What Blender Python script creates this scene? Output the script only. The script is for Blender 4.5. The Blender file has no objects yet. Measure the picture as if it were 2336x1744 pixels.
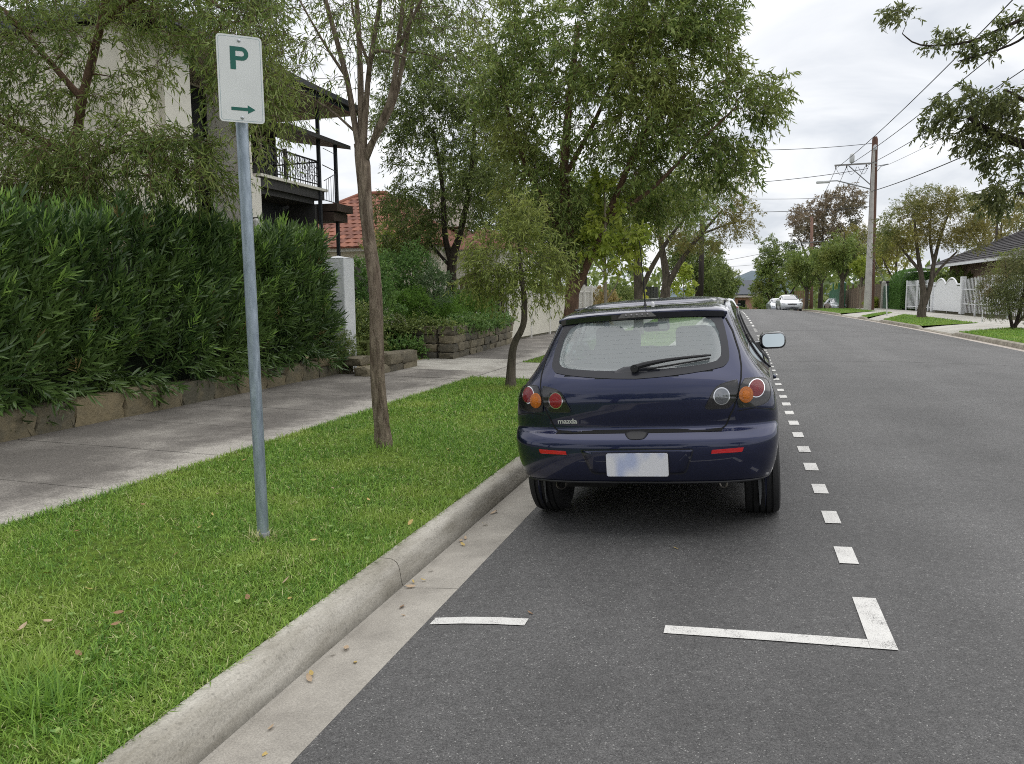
import bpy, math, random
import numpy as np
from mathutils import Vector, Matrix

# ------------------------------------------------------------------ camera, sky, sun, exposure
scn = bpy.context.scene
col = scn.collection
rad = math.radians
cam_data = bpy.data.cameras.new('camera')
cam_data.sensor_fit = 'HORIZONTAL'
cam_data.sensor_width = 36.0
cam_data.lens = 36.0 * 1752.0 / 2336.0
cam_data.clip_start = 0.05
cam_data.clip_end = 6000
cam = bpy.data.objects.new('camera', cam_data)
col.objects.link(cam)
yaw, pitch, roll = rad(16.6), rad(6.5), rad(0.5)
fw = Vector((-math.sin(yaw) * math.cos(pitch), math.cos(yaw) * math.cos(pitch), -math.sin(pitch)))
rt = Vector((math.cos(yaw), math.sin(yaw), 0))
up = rt.cross(fw)
r2 = math.cos(roll) * rt - math.sin(roll) * up
u2 = math.cos(roll) * up + math.sin(roll) * rt
M = Matrix((r2, u2, -fw)).transposed().to_4x4()
M.translation = Vector((0, 0, 1.6))
cam.matrix_world = M
scn.camera = cam

SUN_EL, SUN_AZ = rad(64), rad(-60)
world = bpy.data.worlds.new('World')
scn.world = world
world.use_nodes = True
wn, wl = world.node_tree.nodes, world.node_tree.links
wn.clear()
w_out = wn.new('ShaderNodeOutputWorld')
w_bg = wn.new('ShaderNodeBackground')
sky = wn.new('ShaderNodeTexSky')
sky.sky_type = 'NISHITA'
sky.sun_disc = False
sky.sun_elevation = SUN_EL
sky.sun_rotation = SUN_AZ
sky.air_density = 1.0
sky.dust_density = 2.0
skys = wn.new('ShaderNodeVectorMath'); skys.operation = 'SCALE'; skys.inputs[3].default_value = 0.12
wl.new(sky.outputs[0], skys.inputs[0])
tc = wn.new('ShaderNodeTexCoord')
sep = wn.new('ShaderNodeSeparateXYZ'); wl.new(tc.outputs['Generated'], sep.inputs[0])
zz = wn.new('ShaderNodeMath'); zz.operation = 'MAXIMUM'; zz.inputs[1].default_value = 0.0; wl.new(sep.outputs[2], zz.inputs[0])
za_ = wn.new('ShaderNodeMath'); za_.operation = 'ADD'; za_.inputs[1].default_value = 0.22; wl.new(zz.outputs[0], za_.inputs[0])
dx = wn.new('ShaderNodeMath'); dx.operation = 'DIVIDE'; wl.new(sep.outputs[0], dx.inputs[0]); wl.new(za_.outputs[0], dx.inputs[1])
dy = wn.new('ShaderNodeMath'); dy.operation = 'DIVIDE'; wl.new(sep.outputs[1], dy.inputs[0]); wl.new(za_.outputs[0], dy.inputs[1])
cmb = wn.new('ShaderNodeCombineXYZ'); wl.new(dx.outputs[0], cmb.inputs[0]); wl.new(dy.outputs[0], cmb.inputs[1])
nz1 = wn.new('ShaderNodeTexNoise'); nz1.inputs['Scale'].default_value = 1.7; nz1.inputs['Detail'].default_value = 7; nz1.inputs['Roughness'].default_value = 0.52; nz1.inputs['Distortion'].default_value = 0.5
wl.new(cmb.outputs[0], nz1.inputs['Vector'])
cr = wn.new('ShaderNodeValToRGB')
cr.color_ramp.elements[0].position = 0.36; cr.color_ramp.elements[0].color = (0.575, 0.605, 0.655, 1)
cr.color_ramp.elements[1].position = 0.62; cr.color_ramp.elements[1].color = (0.90, 0.903, 0.915, 1)
e_ = cr.color_ramp.elements.new(0.5); e_.color = (0.765, 0.78, 0.805, 1)
wl.new(nz1.outputs[0], cr.inputs[0])
mixc = wn.new('ShaderNodeMix'); mixc.data_type = 'RGBA'; mixc.inputs[0].default_value = 0.93
wl.new(skys.outputs[0], mixc.inputs[6]); wl.new(cr.outputs[0], mixc.inputs[7])
wl.new(mixc.outputs[2], w_bg.inputs[0])
w_bg.inputs[1].default_value = 0.92
wl.new(w_bg.outputs[0], w_out.inputs[0])

sun_d = bpy.data.lights.new('sun', 'SUN')
sun_d.energy = 1.5
sun_d.angle = rad(105)
sun_d.color = (1.0, 0.97, 0.93)
sun = bpy.data.objects.new('sun', sun_d)
col.objects.link(sun)
sun.rotation_euler = (rad(90) - SUN_EL, 0, rad(150))
scn.view_settings.view_transform = 'Standard'
scn.view_settings.look = 'None'
scn.view_settings.exposure = 0.46
scn.view_settings.gamma = 1.0
scn.cycles.max_bounces = 7
scn.cycles.diffuse_bounces = 4
scn.cycles.glossy_bounces = 3
scn.cycles.transmission_bounces = 4
scn.cycles.use_adaptive_sampling = True
scn.cycles.adaptive_threshold = 0.004
scn.cycles.transparent_max_bounces = 16
scn.cycles.use_denoising = False
scn.cycles.filter_width = 1.0
scn.cycles.sample_clamp_indirect = 3.0
scn.cycles.sample_clamp_direct = 8.0

RNG = np.random.default_rng(7)
random.seed(7)

# ------------------------------------------------------------------ helpers
def tag(o, label=None, cat=None, group=None, kind=None):
    if label: o['label'] = label
    if cat: o['category'] = cat
    if group: o['group'] = group
    if kind: o['kind'] = kind
    return o

def thing(name, label, cat, loc=(0, 0, 0), rot=(0, 0, 0), group=None):
    o = bpy.data.objects.new(name, None)
    o.empty_display_size = 0.1
    col.objects.link(o)
    o.location = loc
    o.rotation_euler = rot
    return tag(o, label, cat, group)

def link(o, parent=None):
    col.objects.link(o)
    if parent is not None:
        o.parent = parent
    return o

def rotz(p, a):
    c, s = math.cos(a), math.sin(a)
    return (p[0] * c - p[1] * s, p[0] * s + p[1] * c, p[2])

class MB:
    """collects faces; build() makes ONE mesh object"""
    def __init__(self):
        self.v = []; self.f = []
    def add(self, verts, faces):
        n = len(self.v)
        self.v += [tuple(map(float, p)) for p in verts]
        self.f += [tuple(i + n for i in f) for f in faces]
        return self
    def box(self, c, s, rz=0.0, rx=0.0, ry=0.0):
        m = (Matrix.Rotation(rz, 3, 'Z') @ Matrix.Rotation(ry, 3, 'Y') @ Matrix.Rotation(rx, 3, 'X'))
        vs = []
        for x in (-.5, .5):
            for y in (-.5, .5):
                for z in (-.5, .5):
                    p = m @ Vector((x * s[0], y * s[1], z * s[2]))
                    vs.append((p.x + c[0], p.y + c[1], p.z + c[2]))
        return self.add(vs, [(0, 1, 3, 2), (4, 6, 7, 5), (0, 4, 5, 1), (2, 3, 7, 6), (0, 2, 6, 4), (1, 5, 7, 3)])
    def b(self, x0, x1, y0, y1, z0, z1):
        return self.box(((x0 + x1) / 2, (y0 + y1) / 2, (z0 + z1) / 2), (x1 - x0, y1 - y0, z1 - z0))
    def prism(self, poly, fn0, fn1):
        """poly of 2D points, fn0/fn1 map 2D->3D for the two caps"""
        n = len(poly)
        a = [fn0(*p) for p in poly]; b = [fn1(*p) for p in poly]
        return self.add(a + b, [tuple(range(n))[::-1], tuple(range(n, 2 * n))] + [(i, (i + 1) % n, n + (i + 1) % n, n + i) for i in range(n)])
    def tube(self, path, radii, sides=8, cap=True, wob=0.0):
        P = [Vector(p) for p in path]
        n = len(P)
        if not hasattr(radii, '__len__'): radii = [radii] * n
        t = (P[1] - P[0]).normalized()
        a = Vector((1, 0, 0)) if abs(t.x) < .8 else Vector((0, 1, 0))
        u = t.cross(a).normalized()
        vs, fs = [], []
        for i in range(n):
            t = (P[min(i + 1, n - 1)] - P[max(i - 1, 0)]).normalized()
            u = (u - t * u.dot(t)).normalized()
            w = t.cross(u)
            for k in range(sides):
                an = 2 * math.pi * k / sides
                r = radii[i] * (1 + (random.uniform(-wob, wob) if wob else 0))
                p = P[i] + (u * math.cos(an) + w * math.sin(an)) * r
                vs.append(tuple(p))
        for i in range(n - 1):
            for k in range(sides):
                k2 = (k + 1) % sides
                fs.append((i * sides + k, i * sides + k2, (i + 1) * sides + k2, (i + 1) * sides + k))
        if cap:
            fs.append(tuple(range(sides))[::-1]); fs.append(tuple(range((n - 1) * sides, n * sides)))
        return self.add(vs, fs)
    def lathe(self, prof, c=(0, 0, 0), axis='z', n=24, close=False):
        """prof list of (r, h)"""
        vs, fs = [], []
        m = len(prof)
        for i, (r, h) in enumerate(prof):
            for k in range(n):
                an = 2 * math.pi * k / n
                x, y = r * math.cos(an), r * math.sin(an)
                p = {'z': (x, y, h), 'x': (h, x, y), 'y': (x, h, y)}[axis]
                vs.append((p[0] + c[0], p[1] + c[1], p[2] + c[2]))
        for i in range(m - 1):
            for k in range(n):
                k2 = (k + 1) % n
                fs.append((i * n + k, i * n + k2, (i + 1) * n + k2, (i + 1) * n + k))
        fs.append(tuple(range(n))[::-1]); fs.append(tuple(range((m - 1) * n, m * n)))
        return self.add(vs, fs)
    def grid(self, fn, us, vs_):
        nu, nv = len(us), len(vs_)
        return self.add([fn(u, v) for u in us for v in vs_],
                        [(i * nv + j, i * nv + j + 1, (i + 1) * nv + j + 1, (i + 1) * nv + j) for i in range(nu - 1) for j in range(nv - 1)])
    def build(self, name, mat, parent=None, world=False, smooth=False, bevel=0.0, label=None, cat=None, group=None, kind=None, sharp=None):
        v = self.v
        if world and parent is not None:
            l = parent.location
            v = [(p[0] - l.x, p[1] - l.y, p[2] - l.z) for p in v]
        me = bpy.data.meshes.new(name)
        me.from_pydata(v, [], self.f)
        me.update()
        if smooth:
            me.shade_smooth()
            if sharp:
                me.set_sharp_from_angle(angle=rad(sharp))
        if mat is not None:
            me.materials.append(mat)
        o = bpy.data.objects.new(name, me)
        link(o, parent)
        if bevel:
            md = o.modifiers.new('bevel', 'BEVEL'); md.width = bevel; md.segments = 2; md.limit_method = 'ANGLE'
        tag(o, label, cat, group, kind)
        return o

def np_mesh(name, V, F, mat, parent=None, world=True, smooth=False):
    """V (n,3) array, F (m,k) array of one polygon size"""
    V = np.asarray(V, dtype=np.float32)
    if world and parent is not None:
        V = V - np.array(parent.location, dtype=np.float32)
    me = bpy.data.meshes.new(name)
    k = F.shape[1]
    me.vertices.add(len(V)); me.vertices.foreach_set('co', V.ravel())
    me.loops.add(F.size); me.loops.foreach_set('vertex_index', F.astype(np.int32).ravel())
    me.polygons.add(len(F)); me.polygons.foreach_set('loop_start', np.arange(0, F.size, k, dtype=np.int32))
    if smooth:
        me.polygons.foreach_set('use_smooth', np.ones(len(F), dtype=bool))
    me.update(calc_edges=True)
    if mat is not None: me.materials.append(mat)
    o = bpy.data.objects.new(name, me)
    return link(o, parent)

def copy_tree(o, parent=None):
    c = o.copy(); col.objects.link(c)
    if parent is not None: c.parent = parent
    for ch in list(o.children):
        copy_tree(ch, c)
    return c

# ------------------------------------------------------------------ materials
def _new(name):
    m = bpy.data.materials.new(name); m.use_nodes = True
    nt = m.node_tree
    p = nt.nodes['Principled BSDF']
    return m, nt, p

def mat_plain(name, c, rough=0.5, metal=0.0, spec=0.5, coat=0.0, var=0.0, vscale=5.0, bump=0.0, bscale=60.0, emit=None, c2=None, stretch=None, detail=5):
    """base colour, optionally mottled between c and c2 by noise, with fine bump"""
    m, nt, p = _new(name)
    N, L = nt.nodes, nt.links
    p.inputs['Base Color'].default_value = (*c, 1)
    p.inputs['Roughness'].default_value = rough
    p.inputs['Metallic'].default_value = metal
    p.inputs['Specular IOR Level'].default_value = spec
    p.inputs['Coat Weight'].default_value = coat
    p.inputs['Coat Roughness'].default_value = 0.03
    vec = None
    if var or bump:
        t = N.new('ShaderNodeTexCoord')
        mp = N.new('ShaderNodeMapping')
        if stretch: mp.inputs['Scale'].default_value = stretch
        L.new(t.outputs['Object'], mp.inputs[0])
        vec = mp.outputs[0]
    if var:
        n = N.new('ShaderNodeTexNoise'); n.inputs['Scale'].default_value = vscale; n.inputs['Detail'].default_value = detail; n.inputs['Roughness'].default_value = .62
        L.new(vec, n.inputs['Vector'])
        r = N.new('ShaderNodeValToRGB')
        d = c2 if c2 else tuple(x * (1 - var) for x in c)
        r.color_ramp.elements[0].position = .32; r.color_ramp.elements[0].color = (*d, 1)
        r.color_ramp.elements[1].position = .66; r.color_ramp.elements[1].color = (*c, 1)
        L.new(n.outputs[0], r.inputs[0]); L.new(r.outputs[0], p.inputs['Base Color'])
    if bump:
        n2 = N.new('ShaderNodeTexNoise'); n2.inputs['Scale'].default_value = bscale; n2.inputs['Detail'].default_value = 4
        L.new(vec, n2.inputs['Vector'])
        b = N.new('ShaderNodeBump'); b.inputs['Strength'].default_value = bump; b.inputs['Distance'].default_value = .02
        L.new(n2.outputs[0], b.inputs['Height']); L.new(b.outputs[0], p.inputs['Normal'])
    if emit:
        p.inputs['Emission Color'].default_value = (*emit, 1); p.inputs['Emission Strength'].default_value = 1
    return m

LEAF_GAIN = 2.3
def mat_leaf(name, a, b, c=None, cs=.55, rough=.45, trans=.36, spec=.4, cw=.5):
    """leaf: each leaf its own tint between a and b, whole sprays shifted to c by a large noise"""
    m, nt, p = _new(name)
    N, L = nt.nodes, nt.links
    a, b, c = [None if q is None else tuple(min(.6, x * LEAF_GAIN) for x in q) for q in (a, b, c)]
    g = N.new('ShaderNodeNewGeometry')
    mx = N.new('ShaderNodeMix'); mx.data_type = 'RGBA'
    mx.inputs[6].default_value = (*a, 1); mx.inputs[7].default_value = (*b, 1)
    L.new(g.outputs['Random Per Island'], mx.inputs[0])
    out = mx.outputs[2]
    if c:
        t = N.new('ShaderNodeTexCoord'); n = N.new('ShaderNodeTexNoise'); n.inputs['Scale'].default_value = cs; n.inputs['Detail'].default_value = 3
        L.new(t.outputs['Object'], n.inputs['Vector'])
        mr = N.new('ShaderNodeMapRange'); mr.inputs[1].default_value = .48; mr.inputs[2].default_value = .68; mr.inputs[3].default_value = 0; mr.inputs[4].default_value = cw
        L.new(n.outputs[0], mr.inputs[0])
        m2 = N.new('ShaderNodeMix'); m2.data_type = 'RGBA'
        L.new(mr.outputs[0], m2.inputs[0]); L.new(out, m2.inputs[6]); m2.inputs[7].default_value = (*c, 1)
        out = m2.outputs[2]
    L.new(out, p.inputs['Base Color'])
    p.inputs['Roughness'].default_value = rough
    p.inputs['Specular IOR Level'].default_value = spec
    tr = N.new('ShaderNodeBsdfTranslucent')
    L.new(out, tr.inputs[0])
    ms = N.new('ShaderNodeMixShader'); ms.inputs[0].default_value = trans
    L.new(p.outputs[0], ms.inputs[1]); L.new(tr.outputs[0], ms.inputs[2])
    L.new(ms.outputs[0], N['Material Output'].inputs[0])
    return m

def mat_asphalt():
    m, nt, p = _new('asphalt')
    N, L = nt.nodes, nt.links
    t = N.new('ShaderNodeTexCoord')
    vo = N.new('ShaderNodeTexVoronoi'); vo.inputs['Scale'].default_value = 210; vo.inputs['Randomness'].default_value = 1
    L.new(t.outputs['Object'], vo.inputs['Vector'])
    n1 = N.new('ShaderNodeTexNoise'); n1.inputs['Scale'].default_value = 260; n1.inputs['Detail'].default_value = 3
    L.new(t.outputs['Object'], n1.inputs['Vector'])
    n2 = N.new('ShaderNodeTexNoise'); n2.inputs['Scale'].default_value = .8; n2.inputs['Detail'].default_value = 7; n2.inputs['Roughness'].default_value = .6
    L.new(t.outputs['Object'], n2.inputs['Vector'])
    r = N.new('ShaderNodeValToRGB')          # per-stone tone
    sepc = N.new('ShaderNodeSeparateColor'); L.new(vo.outputs['Color'], sepc.inputs[0])
    r.color_ramp.elements[0].position = 0; r.color_ramp.elements[0].color = (.052, .051, .051, 1)
    r.color_ramp.elements[1].position = 1; r.color_ramp.elements[1].color = (.32, .315, .30, 1)
    e = r.color_ramp.elements.new(.55); e.color = (.099, .097, .096, 1)
    e = r.color_ramp.elements.new(.93); e.color = (.118, .116, .114, 1)
    e = r.color_ramp.elements.new(.975); e.color = (.17, .168, .163, 1)
    L.new(sepc.outputs[0], r.inputs[0])
    r2_ = N.new('ShaderNodeMapRange'); r2_.inputs[1].default_value = .3; r2_.inputs[2].default_value = .7; r2_.inputs[3].default_value = .78; r2_.inputs[4].default_value = 1.18
    L.new(n2.outputs[0], r2_.inputs[0])
    r3 = N.new('ShaderNodeMapRange'); r3.inputs[1].default_value = .3; r3.inputs[2].default_value = .7; r3.inputs[3].default_value = .6; r3.inputs[4].default_value = 1.35
    L.new(n1.outputs[0], r3.inputs[0])
    mpb = N.new('ShaderNodeMapping'); mpb.inputs['Scale'].default_value = (1.1, .06, 1); L.new(t.outputs['Object'], mpb.inputs[0])
    n3 = N.new('ShaderNodeTexNoise'); n3.inputs['Scale'].default_value = 1.0; n3.inputs['Detail'].default_value = 3; L.new(mpb.outputs[0], n3.inputs['Vector'])
    r4 = N.new('ShaderNodeMapRange'); r4.inputs[1].default_value = .35; r4.inputs[2].default_value = .65; r4.inputs[3].default_value = .88; r4.inputs[4].default_value = 1.12; L.new(n3.outputs[0], r4.inputs[0])
    n4 = N.new('ShaderNodeTexNoise'); n4.inputs['Scale'].default_value = 22; n4.inputs['Detail'].default_value = 5; L.new(t.outputs['Object'], n4.inputs['Vector'])
    r5 = N.new('ShaderNodeMapRange'); r5.inputs[1].default_value = .3; r5.inputs[2].default_value = .7; r5.inputs[3].default_value = .86; r5.inputs[4].default_value = 1.14; L.new(n4.outputs[0], r5.inputs[0])
    m45 = N.new('ShaderNodeMath'); m45.operation = 'MULTIPLY'; L.new(r4.outputs[0], m45.inputs[0]); L.new(r5.outputs[0], m45.inputs[1])
    m3 = N.new('ShaderNodeMath'); m3.operation = 'MULTIPLY'; L.new(m45.outputs[0], m3.inputs[0]); L.new(r2_.outputs[0], m3.inputs[1])
    mu = N.new('ShaderNodeMath'); mu.operation = 'MULTIPLY'; L.new(m3.outputs[0], mu.inputs[0]); L.new(r3.outputs[0], mu.inputs[1])
    sc = N.new('ShaderNodeVectorMath'); sc.operation = 'SCALE'; L.new(r.outputs[0], sc.inputs[0]); L.new(mu.outputs[0], sc.inputs[3])
    L.new(sc.outputs[0], p.inputs['Base Color'])
    p.inputs['Roughness'].default_value = .66
    p.inputs['Specular IOR Level'].default_value = .45
    b = N.new('ShaderNodeBump'); b.inputs['Strength'].default_value = .5; b.inputs['Distance'].default_value = .006
    ad = N.new('ShaderNodeMath'); ad.operation = 'SUBTRACT'; L.new(n1.outputs[0], ad.inputs[0]); L.new(vo.outputs['Distance'], ad.inputs[1])
    L.new(ad.outputs[0], b.inputs['Height']); L.new(b.outputs[0], p.inputs['Normal'])
    return m

def mat_concrete(name, c, dark, spk=.25, stain=1.2, bump=.35, rough=.85, pos=(.3, .62)):
    m, nt, p = _new(name)
    N, L = nt.nodes, nt.links
    t = N.new('ShaderNodeTexCoord')
    n1 = N.new('ShaderNodeTexNoise'); n1.inputs['Scale'].default_value = stain; n1.inputs['Detail'].default_value = 8; n1.inputs['Roughness'].default_value = .68
    oi = N.new('ShaderNodeNewGeometry')
    L.new(oi.outputs['Position'], n1.inputs['Vector'])
    r = N.new('ShaderNodeValToRGB')
    r.color_ramp.elements[0].position = pos[0]; r.color_ramp.elements[0].color = (*dark, 1)
    r.color_ramp.elements[1].position = pos[1]; r.color_ramp.elements[1].color = (*c, 1)
    L.new(n1.outputs[0], r.inputs[0])
    n2 = N.new('ShaderNodeTexNoise'); n2.inputs['Scale'].default_value = 140; n2.inputs['Detail'].default_value = 4
    L.new(oi.outputs['Position'], n2.inputs['Vector'])
    mr = N.new('ShaderNodeMapRange'); mr.inputs[1].default_value = .3; mr.inputs[2].default_value = .7; mr.inputs[3].default_value = 1 - spk; mr.inputs[4].default_value = 1 + spk
    L.new(n2.outputs[0], mr.inputs[0])
    sc = N.new('ShaderNodeVectorMath'); sc.operation = 'SCALE'; L.new(r.outputs[0], sc.inputs[0]); L.new(mr.outputs[0], sc.inputs[3])
    L.new(sc.outputs[0], p.inputs['Base Color'])
    p.inputs['Roughness'].default_value = rough
    p.inputs['Specular IOR Level'].default_value = .25
    b = N.new('ShaderNodeBump'); b.inputs['Strength'].default_value = bump; b.inputs['Distance'].default_value = .008
    L.new(n2.outputs[0], b.inputs['Height']); L.new(b.outputs[0], p.inputs['Normal'])
    return m

def mat_bark(name, a, b_, sx=14, sz=2.2, bump=.9):
    m, nt, p = _new(name)
    N, L = nt.nodes, nt.links
    t = N.new('ShaderNodeTexCoord'); mp = N.new('ShaderNodeMapping'); mp.inputs['Scale'].default_value = (sx, sx, sz)
    L.new(t.outputs['Object'], mp.inputs[0])
    n = N.new('ShaderNodeTexNoise'); n.inputs['Scale'].default_value = 1.6; n.inputs['Detail'].default_value = 8; n.inputs['Roughness'].default_value = .65; n.inputs['Distortion'].default_value = .6
    L.new(mp.outputs[0], n.inputs['Vector'])
    r = N.new('ShaderNodeValToRGB')
    r.color_ramp.elements[0].position = .35; r.color_ramp.elements[0].color = (*b_, 1)
    r.color_ramp.elements[1].position = .62; r.color_ramp.elements[1].color = (*a, 1)
    L.new(n.outputs[0], r.inputs[0]); L.new(r.outputs[0], p.inputs['Base Color'])
    p.inputs['Roughness'].default_value = .9; p.inputs['Specular IOR Level'].default_value = .15
    bp = N.new('ShaderNodeBump'); bp.inputs['Strength'].default_value = bump; bp.inputs['Distance'].default_value = .03
    L.new(n.outputs[0], bp.inputs['Height']); L.new(bp.outputs[0], p.inputs['Normal'])
    return m

def mat_island(name, a, b_, rough=.8, bump=.4, bscale=25, spec=.25):
    """pieces: each object its own tint between a and b"""
    m, nt, p = _new(name)
    N, L = nt.nodes, nt.links
    oi = N.new('ShaderNodeObjectInfo')
    t = N.new('ShaderNodeNewGeometry')
    n = N.new('ShaderNodeTexNoise'); n.inputs['Scale'].default_value = bscale * .35; n.inputs['Detail'].default_value = 6; n.inputs['Roughness'].default_value = .65
    L.new(t.outputs['Position'], n.inputs['Vector'])
    mx = N.new('ShaderNodeMix'); mx.data_type = 'RGBA'; mx.inputs[6].default_value = (*a, 1); mx.inputs[7].default_value = (*b_, 1)
    ad = N.new('ShaderNodeMath'); ad.operation = 'MULTIPLY_ADD'; ad.inputs[1].default_value = 1.6; L.new(n.outputs[0], ad.inputs[0])
    sb = N.new('ShaderNodeMath'); sb.operation = 'SUBTRACT'; sb.inputs[1].default_value = .8; L.new(oi.outputs['Random'], sb.inputs[0])
    L.new(sb.outputs[0], ad.inputs[2]); ad.use_clamp = True
    L.new(ad.outputs[0], mx.inputs[0]); L.new(mx.outputs[2], p.inputs['Base Color'])
    p.inputs['Roughness'].default_value = rough; p.inputs['Specular IOR Level'].default_value = spec
    n2 = N.new('ShaderNodeTexNoise'); n2.inputs['Scale'].default_value = bscale; n2.inputs['Detail'].default_value = 5
    L.new(t.outputs['Position'], n2.inputs['Vector'])
    bp = N.new('ShaderNodeBump'); bp.inputs['Strength'].default_value = bump; bp.inputs['Distance'].default_value = .02
    L.new(n2.outputs[0], bp.inputs['Height']); L.new(bp.outputs[0], p.inputs['Normal'])
    return m

def mat_glass(name, tint=(.8, .9, .9), refl=1.0, rough=.02, sky_veil=0.0, ior=1.52):
    m, nt, p = _new(name)
    N, L = nt.nodes, nt.links
    N.remove(p)
    tr = N.new('ShaderNodeBsdfTransparent'); tr.inputs[0].default_value = (*tint, 1)
    gl = N.new('ShaderNodeBsdfGlossy'); gl.inputs['Roughness'].default_value = rough; gl.inputs[0].default_value = (refl, refl, refl, 1)
    # both faces of a thin sheet reflect: Schlick on the angle to the sheet, the same from either side
    f0 = 2 * ((ior - 1) / (ior + 1)) ** 2
    g = N.new('ShaderNodeNewGeometry')
    dt_ = N.new('ShaderNodeVectorMath'); dt_.operation = 'DOT_PRODUCT'; L.new(g.outputs['Normal'], dt_.inputs[0]); L.new(g.outputs['Incoming'], dt_.inputs[1])
    ab = N.new('ShaderNodeMath'); ab.operation = 'ABSOLUTE'; L.new(dt_.outputs['Value'], ab.inputs[0])
    om = N.new('ShaderNodeMath'); om.operation = 'SUBTRACT'; om.inputs[0].default_value = 1; om.use_clamp = True; L.new(ab.outputs[0], om.inputs[1])
    p5 = N.new('ShaderNodeMath'); p5.operation = 'POWER'; p5.inputs[1].default_value = 5; L.new(om.outputs[0], p5.inputs[0])
    fr = N.new('ShaderNodeMath'); fr.operation = 'MULTIPLY_ADD'; fr.inputs[1].default_value = 1 - f0; fr.inputs[2].default_value = f0; L.new(p5.outputs[0], fr.inputs[0])
    ms = N.new('ShaderNodeMixShader')
    L.new(fr.outputs[0], ms.inputs[0]); L.new(tr.outputs[0], ms.inputs[1]); L.new(gl.outputs[0], ms.inputs[2])
    out = ms.outputs[0]
    if sky_veil:  # pale blue sky reflection laid over the glass as diffuse colour
        df = N.new('ShaderNodeBsdfDiffuse'); df.inputs[0].default_value = (.60, .68, .70, 1)
        m2 = N.new('ShaderNodeMixShader'); m2.inputs[0].default_value = sky_veil
        L.new(out, m2.inputs[1]); L.new(df.outputs[0], m2.inputs[2]); out = m2.outputs[0]
    L.new(out, N['Material Output'].inputs[0])
    return m

def mat_paint(name, c, flake=.25, rough=.35, metal=.55):
    m, nt, p = _new(name)
    p.inputs['Base Color'].default_value = (*c, 1)
    p.inputs['Metallic'].default_value = metal
    p.inputs['Roughness'].default_value = rough
    p.inputs['Coat Weight'].default_value = 1.0
    p.inputs['Coat Roughness'].default_value = .025
    p.inputs['Coat IOR'].default_value = 1.5
    return m

G = {}
G['asphalt'] = mat_asphalt()
G['kerb'] = mat_concrete('kerb_concrete', (.44, .42, .365), (.27, .252, .215), spk=.16, stain=2.6, bump=.18)
G['gutter'] = mat_concrete('gutter_concrete', (.40, .375, .33), (.24, .222, .195), spk=.2, stain=1.8, bump=.2)
G['footpath_old'] = mat_concrete('footpath_concrete', (.27, .245, .215), (.115, .102, .09), spk=.42, stain=1.3, pos=(.36, .7), bump=.5)
G['crossover'] = mat_concrete('crossover_concrete', (.50, .48, .43), (.27, .25, .22), spk=.22, stain=1.6)
G['rpath'] = mat_concrete('pale_concrete', (.50, .485, .44), (.36, .34, .30), spk=.15, stain=.7)
G['tandrive'] = mat_concrete('tan_concrete', (.52, .43, .27), (.38, .31, .19), spk=.15)
G['markpaint'] = mat_concrete('road_paint', (.74, .73, .70), (.50, .49, .47), spk=.28, stain=9, bump=.5, rough=.7, pos=(.28, .5))
G['soil'] = mat_plain('soil', (.10, .085, .05), .95, var=.5, vscale=9, bump=.6, bscale=40, c2=(.045, .05, .02))
G['turf'] = mat_plain('turf', (.16, .24, .035), .95, var=.6, vscale=14, bump=.8, bscale=160, c2=(.055, .085, .018), spec=.1)
G['ground'] = mat_plain('ground_soil', (.08, .10, .035), .95, var=.5, vscale=.6)
G['lane_joint'] = mat_plain('joint_filler', (.05, .045, .04), .95)

def mat_footpath():
    """old concrete: dark and mossy down the middle, scoured pale along the verge edge, gritty all over"""
    m, nt, p = _new('footpath_concrete_aged')
    N, L = nt.nodes, nt.links
    g = N.new('ShaderNodeNewGeometry')
    def noise(sc, det=5, ro=.6):
        n = N.new('ShaderNodeTexNoise'); n.inputs['Scale'].default_value = sc; n.inputs['Detail'].default_value = det; n.inputs['Roughness'].default_value = ro
        L.new(g.outputs['Position'], n.inputs['Vector']); return n.outputs[0]
    def mr(src, a, b_, c, d):
        q = N.new('ShaderNodeMapRange'); q.inputs[1].default_value = a; q.inputs[2].default_value = b_; q.inputs[3].default_value = c; q.inputs[4].default_value = d; L.new(src, q.inputs[0]); return q.outputs[0]
    def op(o, a, b_):
        q = N.new('ShaderNodeMath'); q.operation = o; q.use_clamp = False
        for i, v in enumerate((a, b_)):
            if isinstance(v, (int, float)): q.inputs[i].default_value = v
            else: L.new(v, q.inputs[i])
        return q.outputs[0]
    sp = N.new('ShaderNodeSeparateXYZ'); L.new(g.outputs['Position'], sp.inputs[0])
    big = noise(1.1, 7, .62); mid = noise(7, 6, .7); fine = noise(75, 5, .75)
    edge = mr(op('ADD', sp.outputs[0], op('MULTIPLY', mid, .5)), -4.72, -4.30, 0, 1)
    wear = op('MINIMUM', op('ADD', op('MULTIPLY', edge, .8), mr(big, .44, .72, 0, .75)), 1.0)
    rp = N.new('ShaderNodeValToRGB'); rp.color_ramp.elements[0].color = (.15, .138, .125, 1); rp.color_ramp.elements[1].color = (.41, .385, .345, 1)
    e = rp.color_ramp.elements.new(.4); e.color = (.225, .208, .188, 1)
    L.new(op('ADD', wear, mr(mid, .35, .7, -.08, .12)), rp.inputs[0])
    sc = N.new('ShaderNodeVectorMath'); sc.operation = 'SCALE'; L.new(rp.outputs[0], sc.inputs[0]); L.new(mr(fine, .32, .68, .5, 1.5), sc.inputs[3])
    L.new(sc.outputs[0], p.inputs['Base Color']); p.inputs['Roughness'].default_value = .9; p.inputs['Specular IOR Level'].default_value = .2
    b = N.new('ShaderNodeBump'); b.inputs['Strength'].default_value = .5; b.inputs['Distance'].default_value = .008; L.new(fine, b.inputs['Height']); L.new(b.outputs[0], p.inputs['Normal'])
    return m
G['footpath'] = mat_footpath()

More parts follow.
